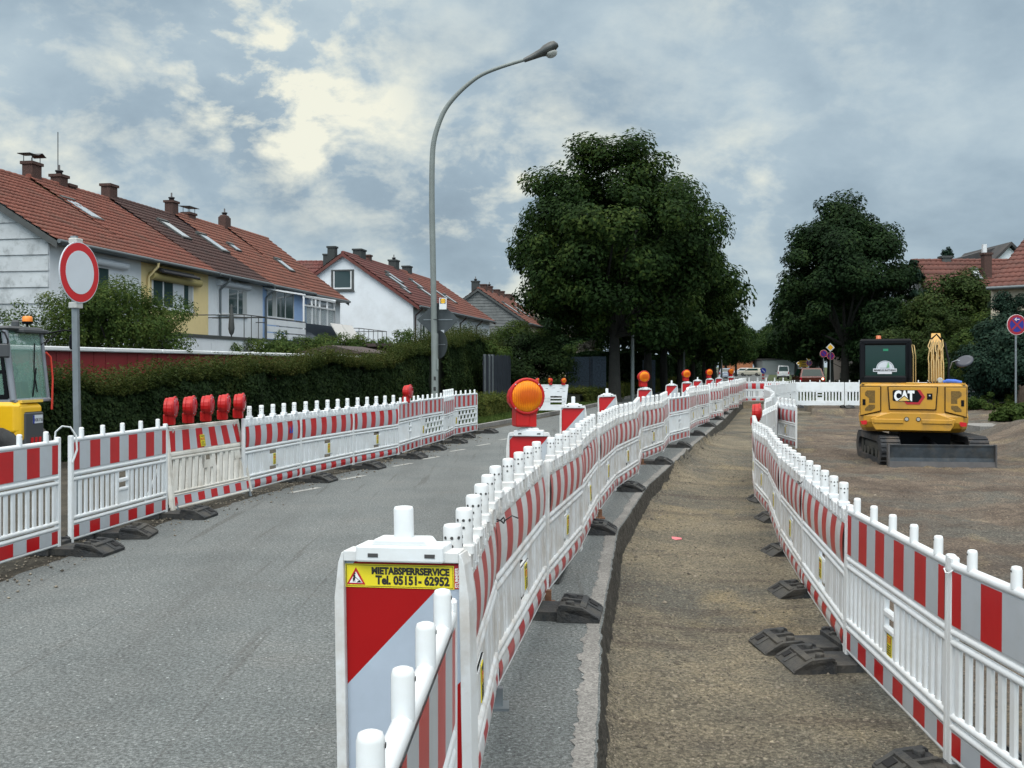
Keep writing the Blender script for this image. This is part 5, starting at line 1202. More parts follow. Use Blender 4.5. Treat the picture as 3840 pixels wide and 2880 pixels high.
fascia = mat('dark_fascia', (.05, .055, .055), .7, var=.2); win_fr = mat('window_frame', (.60, .62, .64), .4); win_gl = mat('window_glass', (.035, .06, .065), .08, spec=.8); shut = mat('roller_shutter', (.56, .60, .65), .5)
gut = mat('zinc_gutter', (.12, .14, .15), .5, metal=.4); brick_d = mat('chimney_brick', (.058, .029, .023), .85, var=.35, vscale=14, bump=.5, bscale=25); slate_ch = mat('slate_cladding_dark', (.022, .028, .028), .7); curt = mat('curtain', (.36, .38, .38), .8)

def roof_tiles(L, D0, z0, z1, tw=.26, rows=17, seed=0, over=.02):
    """tiled slope over local x 0..L from the eave (y = -D0, z0) up to the ridge (y = 0, z1): stepped courses with pan waves"""
    rg = np.random.default_rng(seed); nc = max(2, int(L/tw)); wave = np.array([0, .028, .034, .012]); k = 4
    xs = np.concatenate([(np.arange(nc)[:, None]*tw*1.0+np.array([0, .09, .16, .23])*tw/.26).ravel(), [nc*tw]])*(L/(nc*tw)); hw = np.concatenate([np.tile(wave, nc), [0]])
    V = []; Q = []; n = len(xs); sl = math.atan2(z1-z0, D0); off = 0
    for r in range(rows):
        t0, t1 = r/rows, (r+1.06)/rows
        jit = rg.normal(0, .006, n)
        for t, lift in ((t0, .0), (t0, .062), (t1, .016)):
            y = -D0*(1-t); z = z0+(z1-z0)*t; h = lift+hw*(1 if lift > 0 else 0)+jit*(1 if lift > .03 else 0)
            V.append(np.stack([xs, y-h*math.sin(sl)+np.zeros(n), z+h*math.cos(sl)], -1))
        i = np.arange(n-1)
        for a, b in ((0, 1), (1, 2)): Q.append(np.stack([off+a*n+i, off+a*n+i+1, off+b*n+i+1, off+b*n+i], -1))
        off += 3*n
    return np.concatenate(V), np.concatenate(Q)

def to_np(M): return np.array([[M[i][j] for j in range(4)] for i in range(4)])
class House:
    """terrace unit; local x runs along the row away from the viewer, y points back from the street side, z up"""
    def __init__(s, name, label, o, ang, Lx, D, ze, zr, roof, wall, group=None, rows=17, seed=1, ov=.45, gable0=False, gable1=False, cat='house', gmat=None, back=True, tw=.26, z0=0):
        s.root = thing(name, label, cat, (o[0], o[1], 0), ang, group); s.L, s.D, s.ze, s.zr = Lx, D, ze, zr; s.ov = ov; s.k = (zr-ze)/D
        m = MB(); gy = .0
        m.prism([(0, z0), (2*D, z0), (2*D, ze-.02), (D, zr-.12), (0, ze-.02)], 0, Lx, axis='x'); m.build('wall', wall, s.root)
        g0 = -.25 if gable0 else 0; g1 = .25 if gable1 else 0
        V, Q = roof_tiles(Lx-g0+g1, D+ov, ze-s.k*ov, zr, tw, rows, seed); V[:, 0] += g0; V[:, 1] += D
        V2 = V.copy(); V2[:, 1] = 2*D-V2[:, 1]; Q2 = Q[:, ::-1]
        if back: V = np.concatenate([V, V2]); Q = np.concatenate([Q, Q2+len(V2)])
        s.roof = fastmesh('roof', V, Q, roof, s.root)
        r = MB(); n = int((Lx-g0+g1)/.38)
        for i in range(n):
            a = g0+(Lx-g0+g1)*i/n; r.tube([(a, D, zr+.0), (a+(Lx-g0+g1)/n+.03, D, zr+.03)], .12, 8)
        r.build('ridge_tiles', roof, s.roof)
        gt = MB(); y = -ov-.06; z = ze-s.k*ov-.02; gt.tube([(g0, y, z), (Lx+g1, y, z)], .075, 8); gt.b6(g0, Lx+g1, -ov+.0, .02, z-.06, z-.02); gt.build('gutter', gut, s.root)
        for flag, x, sg in ((gable0, 0, -1), (gable1, Lx, 1)):
            if not flag: continue
            b = MB()
            for sd in (0, 1):
                q = [(-ov, ze-s.k*ov-.26), (-ov, ze-s.k*ov-.03), (D, zr-.02), (D, zr-.27)]
                if sd: q = [(2*D-a, c) for a, c in q]
                b.prism(q, x+sg*.25-.03, x+sg*.25+.03, axis='x')
                q2 = [(a, c+.0) for a, c in q]; b.prism([(q2[0][0], q2[0][1]+.14), (q2[1][0], q2[1][1]-.01), (q2[2][0], q2[2][1]-.01), (q2[3][0], q2[3][1]+.14)], min(x, x+sg*.25), max(x, x+sg*.25), axis='x')
            b.build('bargeboard', fascia if gmat != ren_w else roof, s.root)
            if gmat and gmat not in (ren_w,):
                c = MB(); zz = 2.2 if gmat is siding_m else 2.0; st_ = .56 if gmat is siding_m else .28
                while zz < zr-.3:                                   # lapped boards
                    z1 = min(zz+st_, zr-.15); f = lambda z: 0 if z <= ze else (z-ze)/s.k
                    a0, a1 = f(zz), f(z1); xx = x-.004 if sg < 0 else x+.004
                    if a1 < D: c.add([(xx-.045*-sg*-1 if 0 else xx+sg*.05, a0+.02, zz), (xx+sg*.05, 2*D-a0-.02, zz), (xx+sg*.008, 2*D-a1-.02, z1), (xx+sg*.008, a1+.02, z1), (xx, a0+.02, zz), (xx, 2*D-a0-.02, zz)], [(0, 1, 2, 3) if sg > 0 else (3, 2, 1, 0), (4, 5, 1, 0) if sg > 0 else (0, 1, 5, 4)])
                    zz += st_
                c.build('cladding', gmat, s.root)
    def window(s, x0, x1, z0, z1, panes=2, box=True, cover=(), curtain=(), y=0, frame=win_fr, bmat=None):
        f = MB(); t = .07; d = -.05
        f.b6(x0, x1, y+d, y+.02, z0, z0+t); f.b6(x0, x1, y+d, y+.02, z1-t, z1)
        for i in range(panes+1): xx = x0+(x1-x0-t)*i/panes; f.b6(xx, xx+t, y+d+.003, y+.02, z0+t, z1-t)
        f.b6(x0-.06, x1+.06, y-.10, y+.01, z0-.06, z0-.005)
        fr = f.build('window', frame, s.root)
        p = MB(); q = MB(); r = MB()
        for i in range(panes):
            a = x0+(x1-x0-t)*i/panes+t; b = x0+(x1-x0-t)*(i+1)/panes
            if i in cover: q.b6(a, b, y-.035, y-.022, z0+t, z1-t); [q.b6(a, b, y-.040, y-.034, z, z+.045) for z in np.arange(z0+t, z1-t-.04, .075)]
            else: p.b6(a, b, y-.02, y-.012, z0+t, z1-t)
            if i in curtain: r.b6(a+(b-a)*.55, b, y-.026, y-.021, z0+t, z1-t)
        if p.v: p.build('pane', win_gl, fr)
        if q.v: q.build('shutter', shut, fr)
        if r.v: r.build('curtain', curt, fr)
        if box: b = MB(); b.tube([(x0-.12, y-.10, z1+.14), (x1+.12, y-.10, z1+.14)], .15, 12); b.build('shutter_box', bmat or shut, fr)
        return fr
    def slope(s, x, t, lift=.1): return Vector((x, -s.ov+(s.D+s.ov)*t, s.ze-s.k*s.ov+(s.zr-s.ze+s.k*s.ov)*t+lift))
    def skylight(s, x0, w, t0, t1, mi=None, open_=False):
        a = math.atan(s.k); p = s.slope(x0+w/2, (t0+t1)/2, .12); L_ = (s.D+s.ov)*(t1-t0)/math.cos(a); M = Matrix.Rotation(a+(R(6) if open_ else 0), 3, 'X')
        m = MB(); m.box(p, (w, L_, .10), M=M); m.box(p+M @ Vector((0, L_/2, .03)), (w*1.05, .16, .14), M=M); o = m.build('roof_window', fascia, s.root)
        g = MB(); g.box(p+M @ Vector((0, -.02, .045)), (w*.78, L_*.82, .03), M=M); g.build('pane', mi or mat('sky_glass', (.50, .55, .60), .08, spec=1.0, metal=.6) if 'sky_glass' not in bpy.data.materials else bpy.data.materials['sky_glass'], o)
    def chimney(s, x, w=.7, d=.6, h=1.0, y=None, m=None, cap='pot', topz=None):
        w, d = w*.74, d*.8; h = h*.85
        y = s.D+.1 if y is None else y; zb = s.zr-.8-abs(y-s.D)*s.k; zt = (topz or s.zr+h); b = MB()
        b.rbox(x-w/2, x+w/2, y-d/2, y+d/2, zb, zt-.08, .03)
        if cap != 'round': b.b6(x-w/2-.05, x+w/2+.05, y-d/2-.05, y+d/2+.05, zt-.12, zt)
        else: b.rbox(x-w/2+.04, x+w/2-.04, y-d/2+.04, y+d/2-.04, zt-.12, zt+.03, .12)
        o = b.build('chimney', m or brick_d, s.root)
        c = MB()
        if cap in ('pot', 'round'): c.lathe([(.13, zt), (.13, zt+.12), (.17, zt+.14), (.17, zt+.19), (.08, zt+.22), (.04, zt+.24), (.04, zt+.42), (.02, zt+.44)], c=(x, y, 0), n=12)
        elif cap == 'cowl':
            for sx in (-1, 1):
                for sy in (-1, 1): c.tube([(x+sx*w*.4, y+sy*d*.4, zt), (x+sx*w*.4, y+sy*d*.4, zt+.28)], .018, 6)
            c.add([(x-w*.75, y-d*.7, zt+.30), (x+w*.75, y-d*.7, zt+.30), (x+w*.75, y+d*.7, zt+.33), (x-w*.75, y+d*.7, zt+.33), (x-w*.75, y-d*.7, zt+.27), (x+w*.75, y-d*.7, zt+.27), (x+w*.75, y+d*.7, zt+.30), (x-w*.75, y+d*.7, zt+.30)], [(0, 1, 2, 3), (7, 6, 5, 4), (0, 4, 5, 1), (1, 5, 6, 2), (2, 6, 7, 3), (3, 7, 4, 0)])
        elif cap == 'wave':
            for sx in (-1, 1):
                for sy in (-1, 1): c.tube([(x+sx*w*.4, y+sy*d*.4, zt), (x+sx*w*.4, y+sy*d*.4, zt+.26)], .018, 6)
            n = 12; vs = [(x-w*.85+w*1.7*i/n, y+sy*d*.6, zt+.27+.13*math.exp(-((i-9)/1.8)**2)+dz) for dz in (0, .025) for sy in (-1, 1) for i in range(n+1)]
            N1 = n+1; c.add(vs, [(i, i+1, N1+i+1, N1+i) for i in range(n)][::1]+[(2*N1+i, 3*N1+i, 3*N1+i+1, 2*N1+i+1) for i in range(n)]+[(i, 2*N1+i, 2*N1+i+1, i+1) for i in range(n)]+[(N1+i, N1+i+1, 3*N1+i+1, 3*N1+i) for i in range(n)])
        if c.v: c.build('chimney_cap', black_pl, o)
    def pipe(s, x, m=gut, z0=0.0):
        z = s.ze-s.k*s.ov; p = MB(); p.tube([(x, -s.ov-.06, z-.05), (x, -s.ov-.05, z-.22), (x, -.10, z-.62), (x, -.08, z-.8), (x, -.08, z0)], .055, 8); p.build('downpipe', m, s.root)
    def annex(s, d=3.0, z=2.95, wall=None, x0=.0, x1=None):
        x1 = s.L-.0 if x1 is None else x1
        m = MB(); m.b6(x0+.01, x1-.01, -d, -.005, 0, z-.12, 0); m.b6(x0, x1, -d-.05, -.003, z-.12, z, 1); m.build('annex', [wall or ren_w, fascia], s.root)
    def railing(s, x0, x1, y, z, h=.95, n=5, infill=None, m=None):
        r = MB(); r.tube([(x0, y, z+h), (x1, y, z+h)], .025, 6)
        for i in range(n+1): xx = x0+(x1-x0)*i/n; r.tube([(xx, y, z), (xx, y, z+h)], .02, 6)
        for xx in (x0, x1): r.tube([(xx, y, z+h), (xx, -.05, z+h)], .025, 6)
        o = r.build('balcony_railing', m or fascia, s.root)
        if infill: q = MB(); [q.b6(x0+.03, x1-.03, y-.02, y+.01, z+.05+.32*k, z+.31+.32*k) for k in range(3)]; q.build('balcony_panel', infill, o)

class Row:
    def __init__(s, A, B): s.A = Vector(A); s.B = Vector(B); s.d = (s.B-s.A).normalized(); s.ang = math.atan2(s.d.y, s.d.x)
    def t(s, u, back=0.0):
        """distance along the front line (shifted back) seen in column u of the full frame"""
        k = (u-CX)/F; A = s.A+back*Vector((-s.d.y, s.d.x)); return (k*A.y-A.x)/(s.d.x-k*s.d.y)
    def pt(s, t): p = s.A+s.d*t; return (p.x, p.y)
    def z(s, u, v): y = s.pt(s.t(u))[1]; return ZV(v, y)
row1 = Row((-15.9, 35.6), (-10.95, 66)); gh1 = 'terraced houses of the nearest row'
us = [191, 529, 781, 985, 1150, 1276]; ts = [row1.t(u) for u in us]; ts[0] = 0
ZE, ZR, DD = 6.28, 9.95, 5.0
def unit(i, label, roof, wall, **k):
    return House('terraced_house', label, row1.pt(ts[i]), row1.ang, ts[i+1]-ts[i], DD, ZE+k.pop('dz', 0), ZR+(-.60, -.45, -.31, -.16, 0)[i]+0*k.pop('dzr', 0), roof, wall, gh1, seed=i, **k)
h1 = unit(0, 'nearest terraced house with grey stained cladding on its gable and a red tiled roof', til_red, ren_w, gable0=True, gmat=siding_m)
h2 = unit(1, 'yellow terraced house with a folded awning over its wide window', til_red, ren_y)
h3 = unit(2, 'white terraced house with the dark brown roof and two roof windows', til_brown, ren_w, dz=.02, dzr=-.02, ov=.5)
h4 = unit(3, 'light blue terraced house with a glazed balcony enclosure', til_org, ren_b, dz=.0, dzr=.0, ov=.5)
h5 = unit(4, 'white end house of the nearest row with a railed balcony beside two white boards', til_org, ren_w, gable1=True, ov=.5, dz=-.05, dzr=0)
def wpx(h, i, u0, u1, v0, v1, um=None, **k):
    """window set out from its edges in the photograph, on the real front wall"""
    a, b = row1.t(u0)-ts[i], row1.t(u1)-ts[i]; um = um or (u0+u1)/2; return h.window(a, b, row1.z(um, v1), row1.z(um, v0), **k)
wpx(h1, 0, 352, 459, 1003, 1115, panes=2, cover=(1,))
wpx(h2, 1, 568, 722, 1038, 1160, panes=4, cover=(2,), curtain=(3,), box=False)
wpx(h3, 2, 815, 925, 1080, 1181, panes=3, cover=(0,), curtain=(2,))
wpx(h4, 3, 1000, 1100, 1090, 1195, panes=3, curtain=(0,), box=False)
wpx(h5, 4, 1152, 1225, 1145, 1240, panes=3, cover=(0, 1, 2))
h1.pipe(1.2); h3.pipe(1.1); h4.pipe(.25); h2.pipe(.45, ren_y)
h1.skylight(6.2, .9, .48, .74); h3.skylight(2.0, .95, .50, .74); h3.skylight(5.4, .95, .42, .68); h4.skylight(1.8, .7, .50, .60); h5.skylight(.9, .9, .34, .52)
def tr(u): return row1.t(u, 5.0)
h1.chimney(tr(128)-ts[0], w=.9, cap='wave', h=.95); h1.chimney(tr(230)-ts[0], w=.8, cap='pot', h=.75); h1.chimney(tr(262)-ts[0], w=.7, cap='none', h=.4)
h2.chimney(max(.5, tr(417)-ts[1]), w=.9, cap='none', h=.9); h3.chimney(tr(650)-ts[2], w=.85, cap='pot', h=.95); h3.chimney(tr(715)-ts[2], w=1.0, cap='cowl', h=.55); h5.chimney(tr(848)-ts[4], w=1.0, cap='round', h=.75)
an = MB(); xx = row1.t(236)-ts[0]; an.tube([(tr(241), 5.3, 10.2), (tr(241), 5.3, 11.9)], .02, 6); an.build('aerial', black_pl, h1.root)
for h, (x0, x1) in ((h1, (1, None)), (h2, (0, None)), (h3, (0, None)), (h4, (0, None)), (h5, (0, None))): h.annex(x0=x0, x1=x1)
aw = MB(); a0, a1 = row1.t(570)-ts[1], row1.t(700)-ts[1]
for k in range(3): aw.tube([(a0, -.25-.12*k, 5.72-.06*k), (a1, -.3-.15*k, 5.70-.07*k)], .06, 6)
aw.build('awning', mat('awning_dark', (.03, .03, .035), .7), h2.root)
aw = MB(); aw.tube([(a0-.3, -.12, 5.42), (a1+1.0, -.12, 5.42)], .17, 10); aw.build('shutter_box', mat('yellow_box', (.36, .30, .12), .6), h2.root)
h2.railing(3.6, h2.L-.1, -2.8, 2.95, 1.0, 3); h3.railing(.3, h3.L-1.0, -2.7, 2.95, 1.0, 4, infill=ren_w); h5.railing(.8, h5.L+.5, -2.9, 2.95, 1.0, 6)
um = thing('closed_parasol', 'closed dark parasol standing on the balcony of the yellow house', 'parasol', (0, 0, 0)); um.matrix_world = Matrix.Translation((*row1.pt(row1.t(742)), 0)) @ Matrix.Rotation(row1.ang, 4, 'Z') @ Matrix.Translation((0, -1.6, 0))
m = MB(); m.lathe([(.03, 2.95), (.03, 3.1), (.10, 3.2), (.14, 3.4), (.09, 4.1), (.03, 4.5)], n=10); m.build('canopy', fascia, um)
# glazed balcony
bx0, bx1 = .2, h4.L-1.4; m = MB()
for x in np.linspace(bx0, bx1, 5): m.b6(x-.04, x+.04, -2.2, -2.12, 2.95, 5.35)
for y in (-2.2, -1.1): m.b6(bx1-.04, bx1+.04, y, y+.08, 2.95, 5.35 if y < -2 else 5.6)
m.b6(bx0, bx1, -2.22, -2.10, 5.3, 5.4); m.b6(bx0, bx1, -2.22, -2.10, 4.85, 4.93); m.prism([(-2.25, 5.38), (-.0, 5.75), (-.0, 5.83), (-2.25, 5.46)], bx1-.05, bx1+.05, axis='x'); m.prism([(-2.25, 5.38), (-.0, 5.75), (-.0, 5.83), (-2.25, 5.46)], bx0-.05, bx0+.05, axis='x'); m.b6(bx1-.04, bx1+.04, -2.2, 0, 4.0, 4.06)
o = m.build('balcony_glazing', win_fr, h4.root)
m = MB(); m.b6(bx0, bx1, -2.15, -2.14, 3.96, 4.85); m.build('pane', mat('clear_pane', (.30, .36, .38), .05, alpha=.35, spec=.8), o)
m = MB(); m.b6(bx0, bx1, -2.3, -2.2, 2.95, 3.95); m.b6(bx1-.05, bx1+.05, -2.3, -.0, 2.95, 3.95); m.build('dark_parapet', mat('navy_sheet', (.015, .025, .04), .5), h4.root)
def loc_on(row, t, back, z, extra=0): return Matrix.Translation((*row.pt(t), z)) @ Matrix.Rotation(row.ang+extra, 4, 'Z') @ Matrix.Translation((0, -back, 0))
sp = thing('solar_panel', 'dark solar panel propped on the flat roof before the blue house', 'solar panel', (0, 0, 0)); sp.matrix_world = loc_on(row1, row1.t(920), 2.4, 2.97)
m = MB(); m.box((1.2, 0, .42), (3.6, 1.1, .04), M=Matrix.Rotation(R(38), 3, 'X')); m.build('panel_face', mat('solar_cells', (.02, .026, .035), .2, metal=.3), sp)
m = MB(); [m.tube([(x, .3, 0), (x, .38, .72)], .02, 6) for x in (-.4, 1.2, 2.8)]; [m.tube([(x, -.3, 0), (x, -.38, .16)], .02, 6) for x in (-.4, 2.8)]; m.build('stand', steel, sp)
for k in range(2):
    sp = thing('white_board', 'white board leaning on the balcony of the end house, %s one' % ('left' if k == 0 else 'right'), 'board', (0, 0, 0), group='white boards leaning on the balcony'); sp.matrix_world = loc_on(row1, row1.t(1065+48*k), 2.9, 3.0)
    m = MB(); m.box((.4, -.25, .50), (1.75, .05, 1.28), M=Matrix.Rotation(R(-32), 3, 'X')); m.build('board', mat('white_board_face', (.56, .55, .53), .5) if k == 0 else bpy.data.materials['white_board_face'], sp)
    m = MB(); [m.tube([(x, -.4, -.05), (x, -.45, .03)], .03, 6) for x in (-.1, .9)]; m.build('leg', steel, sp)

row2 = Row((-6.78, 71), (-2.08, 96)); gh2 = 'terraced houses of the second row'
LL = (row2.B-row2.A).length; cuts = [0, .27, .52, .76, 1.0]; H2 = []
for i in range(4):
    lb = ['white gabled end house with one small upper window and a red roof', 'white house of the second row next behind the gabled end house', 'third house of the second row, narrow windows above the hedge', 'last house of the second row before the grey clad gable'][i]
    h = House('terraced_house', lb, row2.pt(LL*cuts[i]), row2.ang, LL*(cuts[i+1]-cuts[i]), 5.0, 6.2, 9.62, til_dark if i < 2 else til_red, ren_w, gh2, seed=20+i, gable0=(i == 0), gable1=(i == 3), gmat=ren_w, rows=14, tw=.3, ov=.5); H2.append(h)
    h.pipe(.3, mat('dark_pipe', (.035, .02, .02), .5) if i == 0 else bpy.data.materials['dark_pipe'])
    h.window(1.6, 2.9, 3.6, 5.1, panes=2, box=False, curtain=(0,)); h.window(3.6, 5.0, 3.3, 5.2, panes=3, box=(i == 1), curtain=(1, 2))
    h.annex(3.0, 2.9)
h = H2[0]
f = MB(); x = -.06
f.b6(x, .02, 4.25, 5.9, 7.0, 7.1); f.b6(x, .02, 4.25, 5.9, 8.35, 8.45); f.b6(x, .02, 4.25, 4.4, 7.1, 8.35); f.b6(x, .02, 5.75, 5.9, 7.1, 8.35); f.b6(x-.06, 0, 4.2, 5.95, 6.92, 6.99)
o = f.build('window', fascia, h.root); f = MB(); f.b6(-.02, .01, 4.4, 5.75, 7.1, 8.35); f.build('pane', win_gl, o); f = MB(); [f.b6(-.04, -.01, a, a+.08, 7.1, 8.35) for a in (4.42, 5.66)]; f.b6(-.04, -.01, 4.5, 5.66, 7.1, 7.2); f.build('inner_frame', win_fr, o)
h.chimney(1.0, .75, .7, 1.0, y=6.2, m=slate_ch, cap='none', topz=10.2); h.chimney(3.6, 1.5, .8, .75, m=slate_ch, cap='none'); h.chimney(5.4, .7, .7, .5, m=brick_d, cap='none'); H2[1].chimney(5.2, 1.3, .8, .85, m=slate_ch, cap='pot'); H2[2].chimney(2.6, 1.2, .8, .7, m=slate_ch, cap='none')
h.skylight(3.0, .8, .35, .62); H2[0].skylight(4.6, .8, .5, .72); H2[1].skylight(2.2, .9, .3, .5); H2[1].skylight(3.6, .8, .52, .7); H2[2].skylight(2.0, .8, .36, .6); H2[2].skylight(3.6, .8, .3, .5); h.skylight(1.9, .6, .24, .36)
# glazed porch on the second row
m = MB(); [m.tube([(x, -3.1, 2.9), (x, -1.6, 4.25)], .05, 6) for x in (.6, 2.0, 3.4, 4.8)]; m.tube([(.5, -3.1, 2.95), (4.9, -3.1, 2.95)], .05, 6); m.tube([(.5, -1.6, 4.25), (4.9, -1.6, 4.25)], .05, 6); o = m.build('conservatory_roof', win_fr, h.root)
m = MB(); m.add([(.6, -3.08, 2.95), (4.8, -3.08, 2.95), (4.8, -1.6, 4.22), (.6, -1.6, 4.22)], [(0, 1, 2, 3)]); m.build('pane', mat('green_pane', (.12, .2, .18), .1), o)
# house set across behind the second row
hb = House('terraced_house', 'dark red roof with a slate chimney behind the white gable', (XU(1300, 84), 84), R(180), 5.6, 4.5, 6.6, 10.2, til_dark, ren_w, None, seed=31, rows=12, ov=.4, back=True)
hb.root.rotation_euler = (0, 0, 0); hb.root.location = (XU(1119, 84)-.1, 79.5, 0)
hb.chimney(2.75, 1.2, .9, .65, m=slate_ch, cap='none', y=3.7, topz=10.75)

row3 = Row((1.26, 100), (4.8, 121)); gh3 = 'terraced houses of the third row'; LL = (row3.B-row3.A).length
for i in range(3):
    h = House('terraced_house', ['grey clad gable house with one white framed window', 'middle house of the third row under a faded red roof', 'last faded red roof before the big trees'][i], row3.pt(LL*i/3), row3.ang, LL/3, 4.6, 6.2, 9.35, til_org, ren_c, gh3, seed=40+i, gable0=(i == 0), gable1=i == 2, gmat=siding_g, rows=12, tw=.34)
    if i == 0:
        f = MB(); f.b6(-.09, .0, 5.2, 7.0, 5.95, 7.75); o = f.build('window', win_fr, h.root); f = MB(); f.b6(-.10, -.08, 5.35, 6.85, 6.1, 7.6); f.build('pane', win_gl, o); h.chimney(.6, .8, .9, .9, m=slate_ch, cap='pot', y=5.0)
    h.chimney(3.2, 1.0, .8, .75, cap='none'); h.chimney(6.2, .8, .8, .8, cap='pot' if i == 0 else 'none'); h.skylight(1.8, 1.0, .25, .6); h.window(1, 2.4, 3.6, 5, box=False)
h = House('house', 'pale gable wall glimpsed left of the big trees behind the third row', (7.2, 128), R(80), 12, 4.5, 6.4, 9.6, til_grey, ren_c, seed=50, gable0=True, gmat=ren_w, rows=8)
# houses on the right
ra = House('house', 'house with a red tiled roof, brick chimney and white flue beyond the conifers', (XU(3440, 62)-.1, 57.5, 0), 0, XU(3880, 62)-XU(3440, 62), 4.6, 4.4, ZV(978, 62), tile_mat('weathered_red_tiles', (.105, .032, .022), dirt=(.03, .018, .014)), ren_w, seed=60, rows=13, tw=.28, gable0=True, gmat=ren_w, ov=.5)
ra.chimney(XU(3555, 62)-XU(3440, 62), .75, .7, .35, cap='none', m=fascia); ra.chimney(XU(3677, 62)-XU(3440, 62)-.1, .62, .6, .5, y=3.3, cap='none', topz=ZV(950, 61))
m = MB(); xq = XU(3669, 62)-XU(3440, 62)-.1; m.b6(xq-.11, xq+.11, 3.2, 3.4, ZV(950, 61), ZV(918, 61)); m.build('flue', win_fr, ra.root)
ra.skylight(XU(3620, 62)-XU(3440, 62), .45, .66, .82)
rb = House('house', 'cream house with a low tiled roof at the right edge behind thujas', (XU(3716, 46), 46, 0), R(-45), 9, 4.5, ZV(1078, 46)+.2, ZV(1078, 46)+2.7, bpy.data.materials['weathered_red_tiles'], ren_c, seed=61, rows=12, tw=.26, ov=.45)
rc = House('house', 'dark roofed house with a white gable behind the red roof', (XU(3600, 84)+5, 80, 0), R(8), 0.1, 1, 1, 1.2, til_grey, ren_w, seed=62)
for c_ in list(rc.root.children): 
    for g_ in list(c_.children): bpy.data.objects.remove(g_)
    bpy.data.objects.remove(c_)
xr0, yr0 = XU(3785, 82), 82; zt = ZV(920, 82); zb = ZV(985, 82)-.6
m = MB(); m.prism([(-1.9, 0), (1.9, 0), (1.9, zb), (0, zt-.15), (-1.9, zb)], 0, 8, axis='y'); o = m.build('wall', ren_w, rc.root)
m = MB(); m.prism([(-2.3, zb-.35), (0, zt), (2.3, zb-.35), (2.3, zb-.1), (0, zt+.25), (-2.3, zb-.1)], -.4, 8.2, axis='y'); m.build('roof', til_grey, rc.root)
m = MB(); m.prism([(-.0, zt+.1), (-9.5, zt-2.6), (-9.5, zt-3.2), (0, zt-3.2)], 2, 6, axis='y'); m.build('side_roof', til_grey, rc.root)
rc.root.location = (xr0, yr0, 0); rc.root.rotation_euler = (0, 0, 0)
# red garden wall with a white coping
def garden_line(y, off=0): return -1.5-.22*(50-y)-off
ga_, gb_ = (garden_line(13.5, 1.6), 13.5), (garden_line(39.0, 1.6), 39.0); d = Vector((gb_[0]-ga_[0], gb_[1]-ga_[1])); Lw = d.length
w_ = thing('garden_wall', 'dark red board wall with a white coping running behind the long hedge', 'wall', (ga_[0], ga_[1], 0), math.atan2(d.y, d.x))
m = MB(); nb = int(Lw/.42)
for i in range(nb): m.b6(Lw*i/nb+.006, Lw*(i+1)/nb-.006, -.03-.004*(i % 3), .05, 0, 2.02)
m.b6(0, Lw, 0, .06, 0, 2.0); m.build('boards', mat('red_boards', (.17, .012, .014), .6, var=.2, vscale=1.5), w_)
m = MB()
for i in range(int(Lw/2.2)): a = Lw*i/int(Lw/2.2); m.rbox(a, a+Lw/int(Lw/2.2)-.01, -.13, .16, 2.02, 2.115, .02)
m.build('coping', mat('white_coping', (.62, .64, .65), .5, var=.06), w_)
s_ = thing('garden_shed', 'low brown roofed shed showing above the middle of the hedge', 'shed', (garden_line(37)-1.2, 38.2, 0), R(78)); m = MB(); m.b6(0, 3.2, 0, 2.6, 0, 2.2); m.build('wall', mat('shed_brown', (.07, .04, .03), .8), s_); m = MB(); m.prism([(-.3, 2.2), (1.2, 2.5), (3.0, 2.1)], -.2, 3.4, axis='x'); m.build('roof', mat('shed_roof', (.045, .03, .028), .8), s_)
s_ = thing('garden_shed', 'long flat brown shed top behind the hedge at the street lamp', 'shed', (garden_line(43)-1.0, 43.5, 0), R(78)); m = MB(); m.b6(0, 8.0, 0, 2.4, 0, 2.55); m.build('wall', mat('shed_brown2', (.085, .045, .032), .8), s_); m = MB(); m.b6(-.2, 8.2, -.2, 2.6, 2.55, 2.68); m.build('roof', bpy.data.materials['shed_roof'], s_)
s_ = thing('garden_parasol', 'closed beige parasol showing over the hedge right of the lamp post', 'parasol', (XU(1747, 49), 49, 0)); m = MB(); m.lathe([(.03, 0), (.03, 2.0), (.35, 2.1), (.22, 2.4), (.06, ZV(1268, 49))], n=10); m.build('canopy', mat('beige_cloth', (.26, .21, .16), .9), s_)

# fences
def slat_fence(name, label, p, q, h, m_, n, posts=(), vert=True, z0=0.0, gap=.6):
    d = Vector((q[0]-p[0], q[1]-p[1])); L_ = d.length; r = thing(name, label, 'fence', (p[0], p[1], 0), math.atan2(d.y, d.x)); m = MB()
    for i in range(n):
        a = L_*i/n; m.b6(a, a+L_/n*gap, -.012-.006*(i % 2), .012, z0, h+.03*((i*7) % 3))
    m.b6(0, L_, .012, .04, z0+.3, z0+.4); m.b6(0, L_, .012, .04, h-.4, h-.3); m.build('slats', m_, r)
    for a in posts: m = MB(); m.b6(a-.035, a+.035, -.06, .03, 0, h+.06); m.build('post', steel, r)
    return r
darkf = mat('dark_metal_fence', (.022, .028, .038), .6, var=.2); bluef = mat('blue_grey_gabion', (.055, .075, .10), .8, var=.45, vscale=12, bump=1.0, bscale=14); wood = mat('weathered_wood', (.085, .062, .045), .85, var=.3, vscale=6)
slat_fence('metal_fence', 'dark slatted metal gate with pale posts between hedge and tall bush', (XU(1812, 44), 44), (XU(1915, 47), 47), ZV(1335, 45.5), darkf, 22, posts=(.12, .62, 1.0), gap=.82)
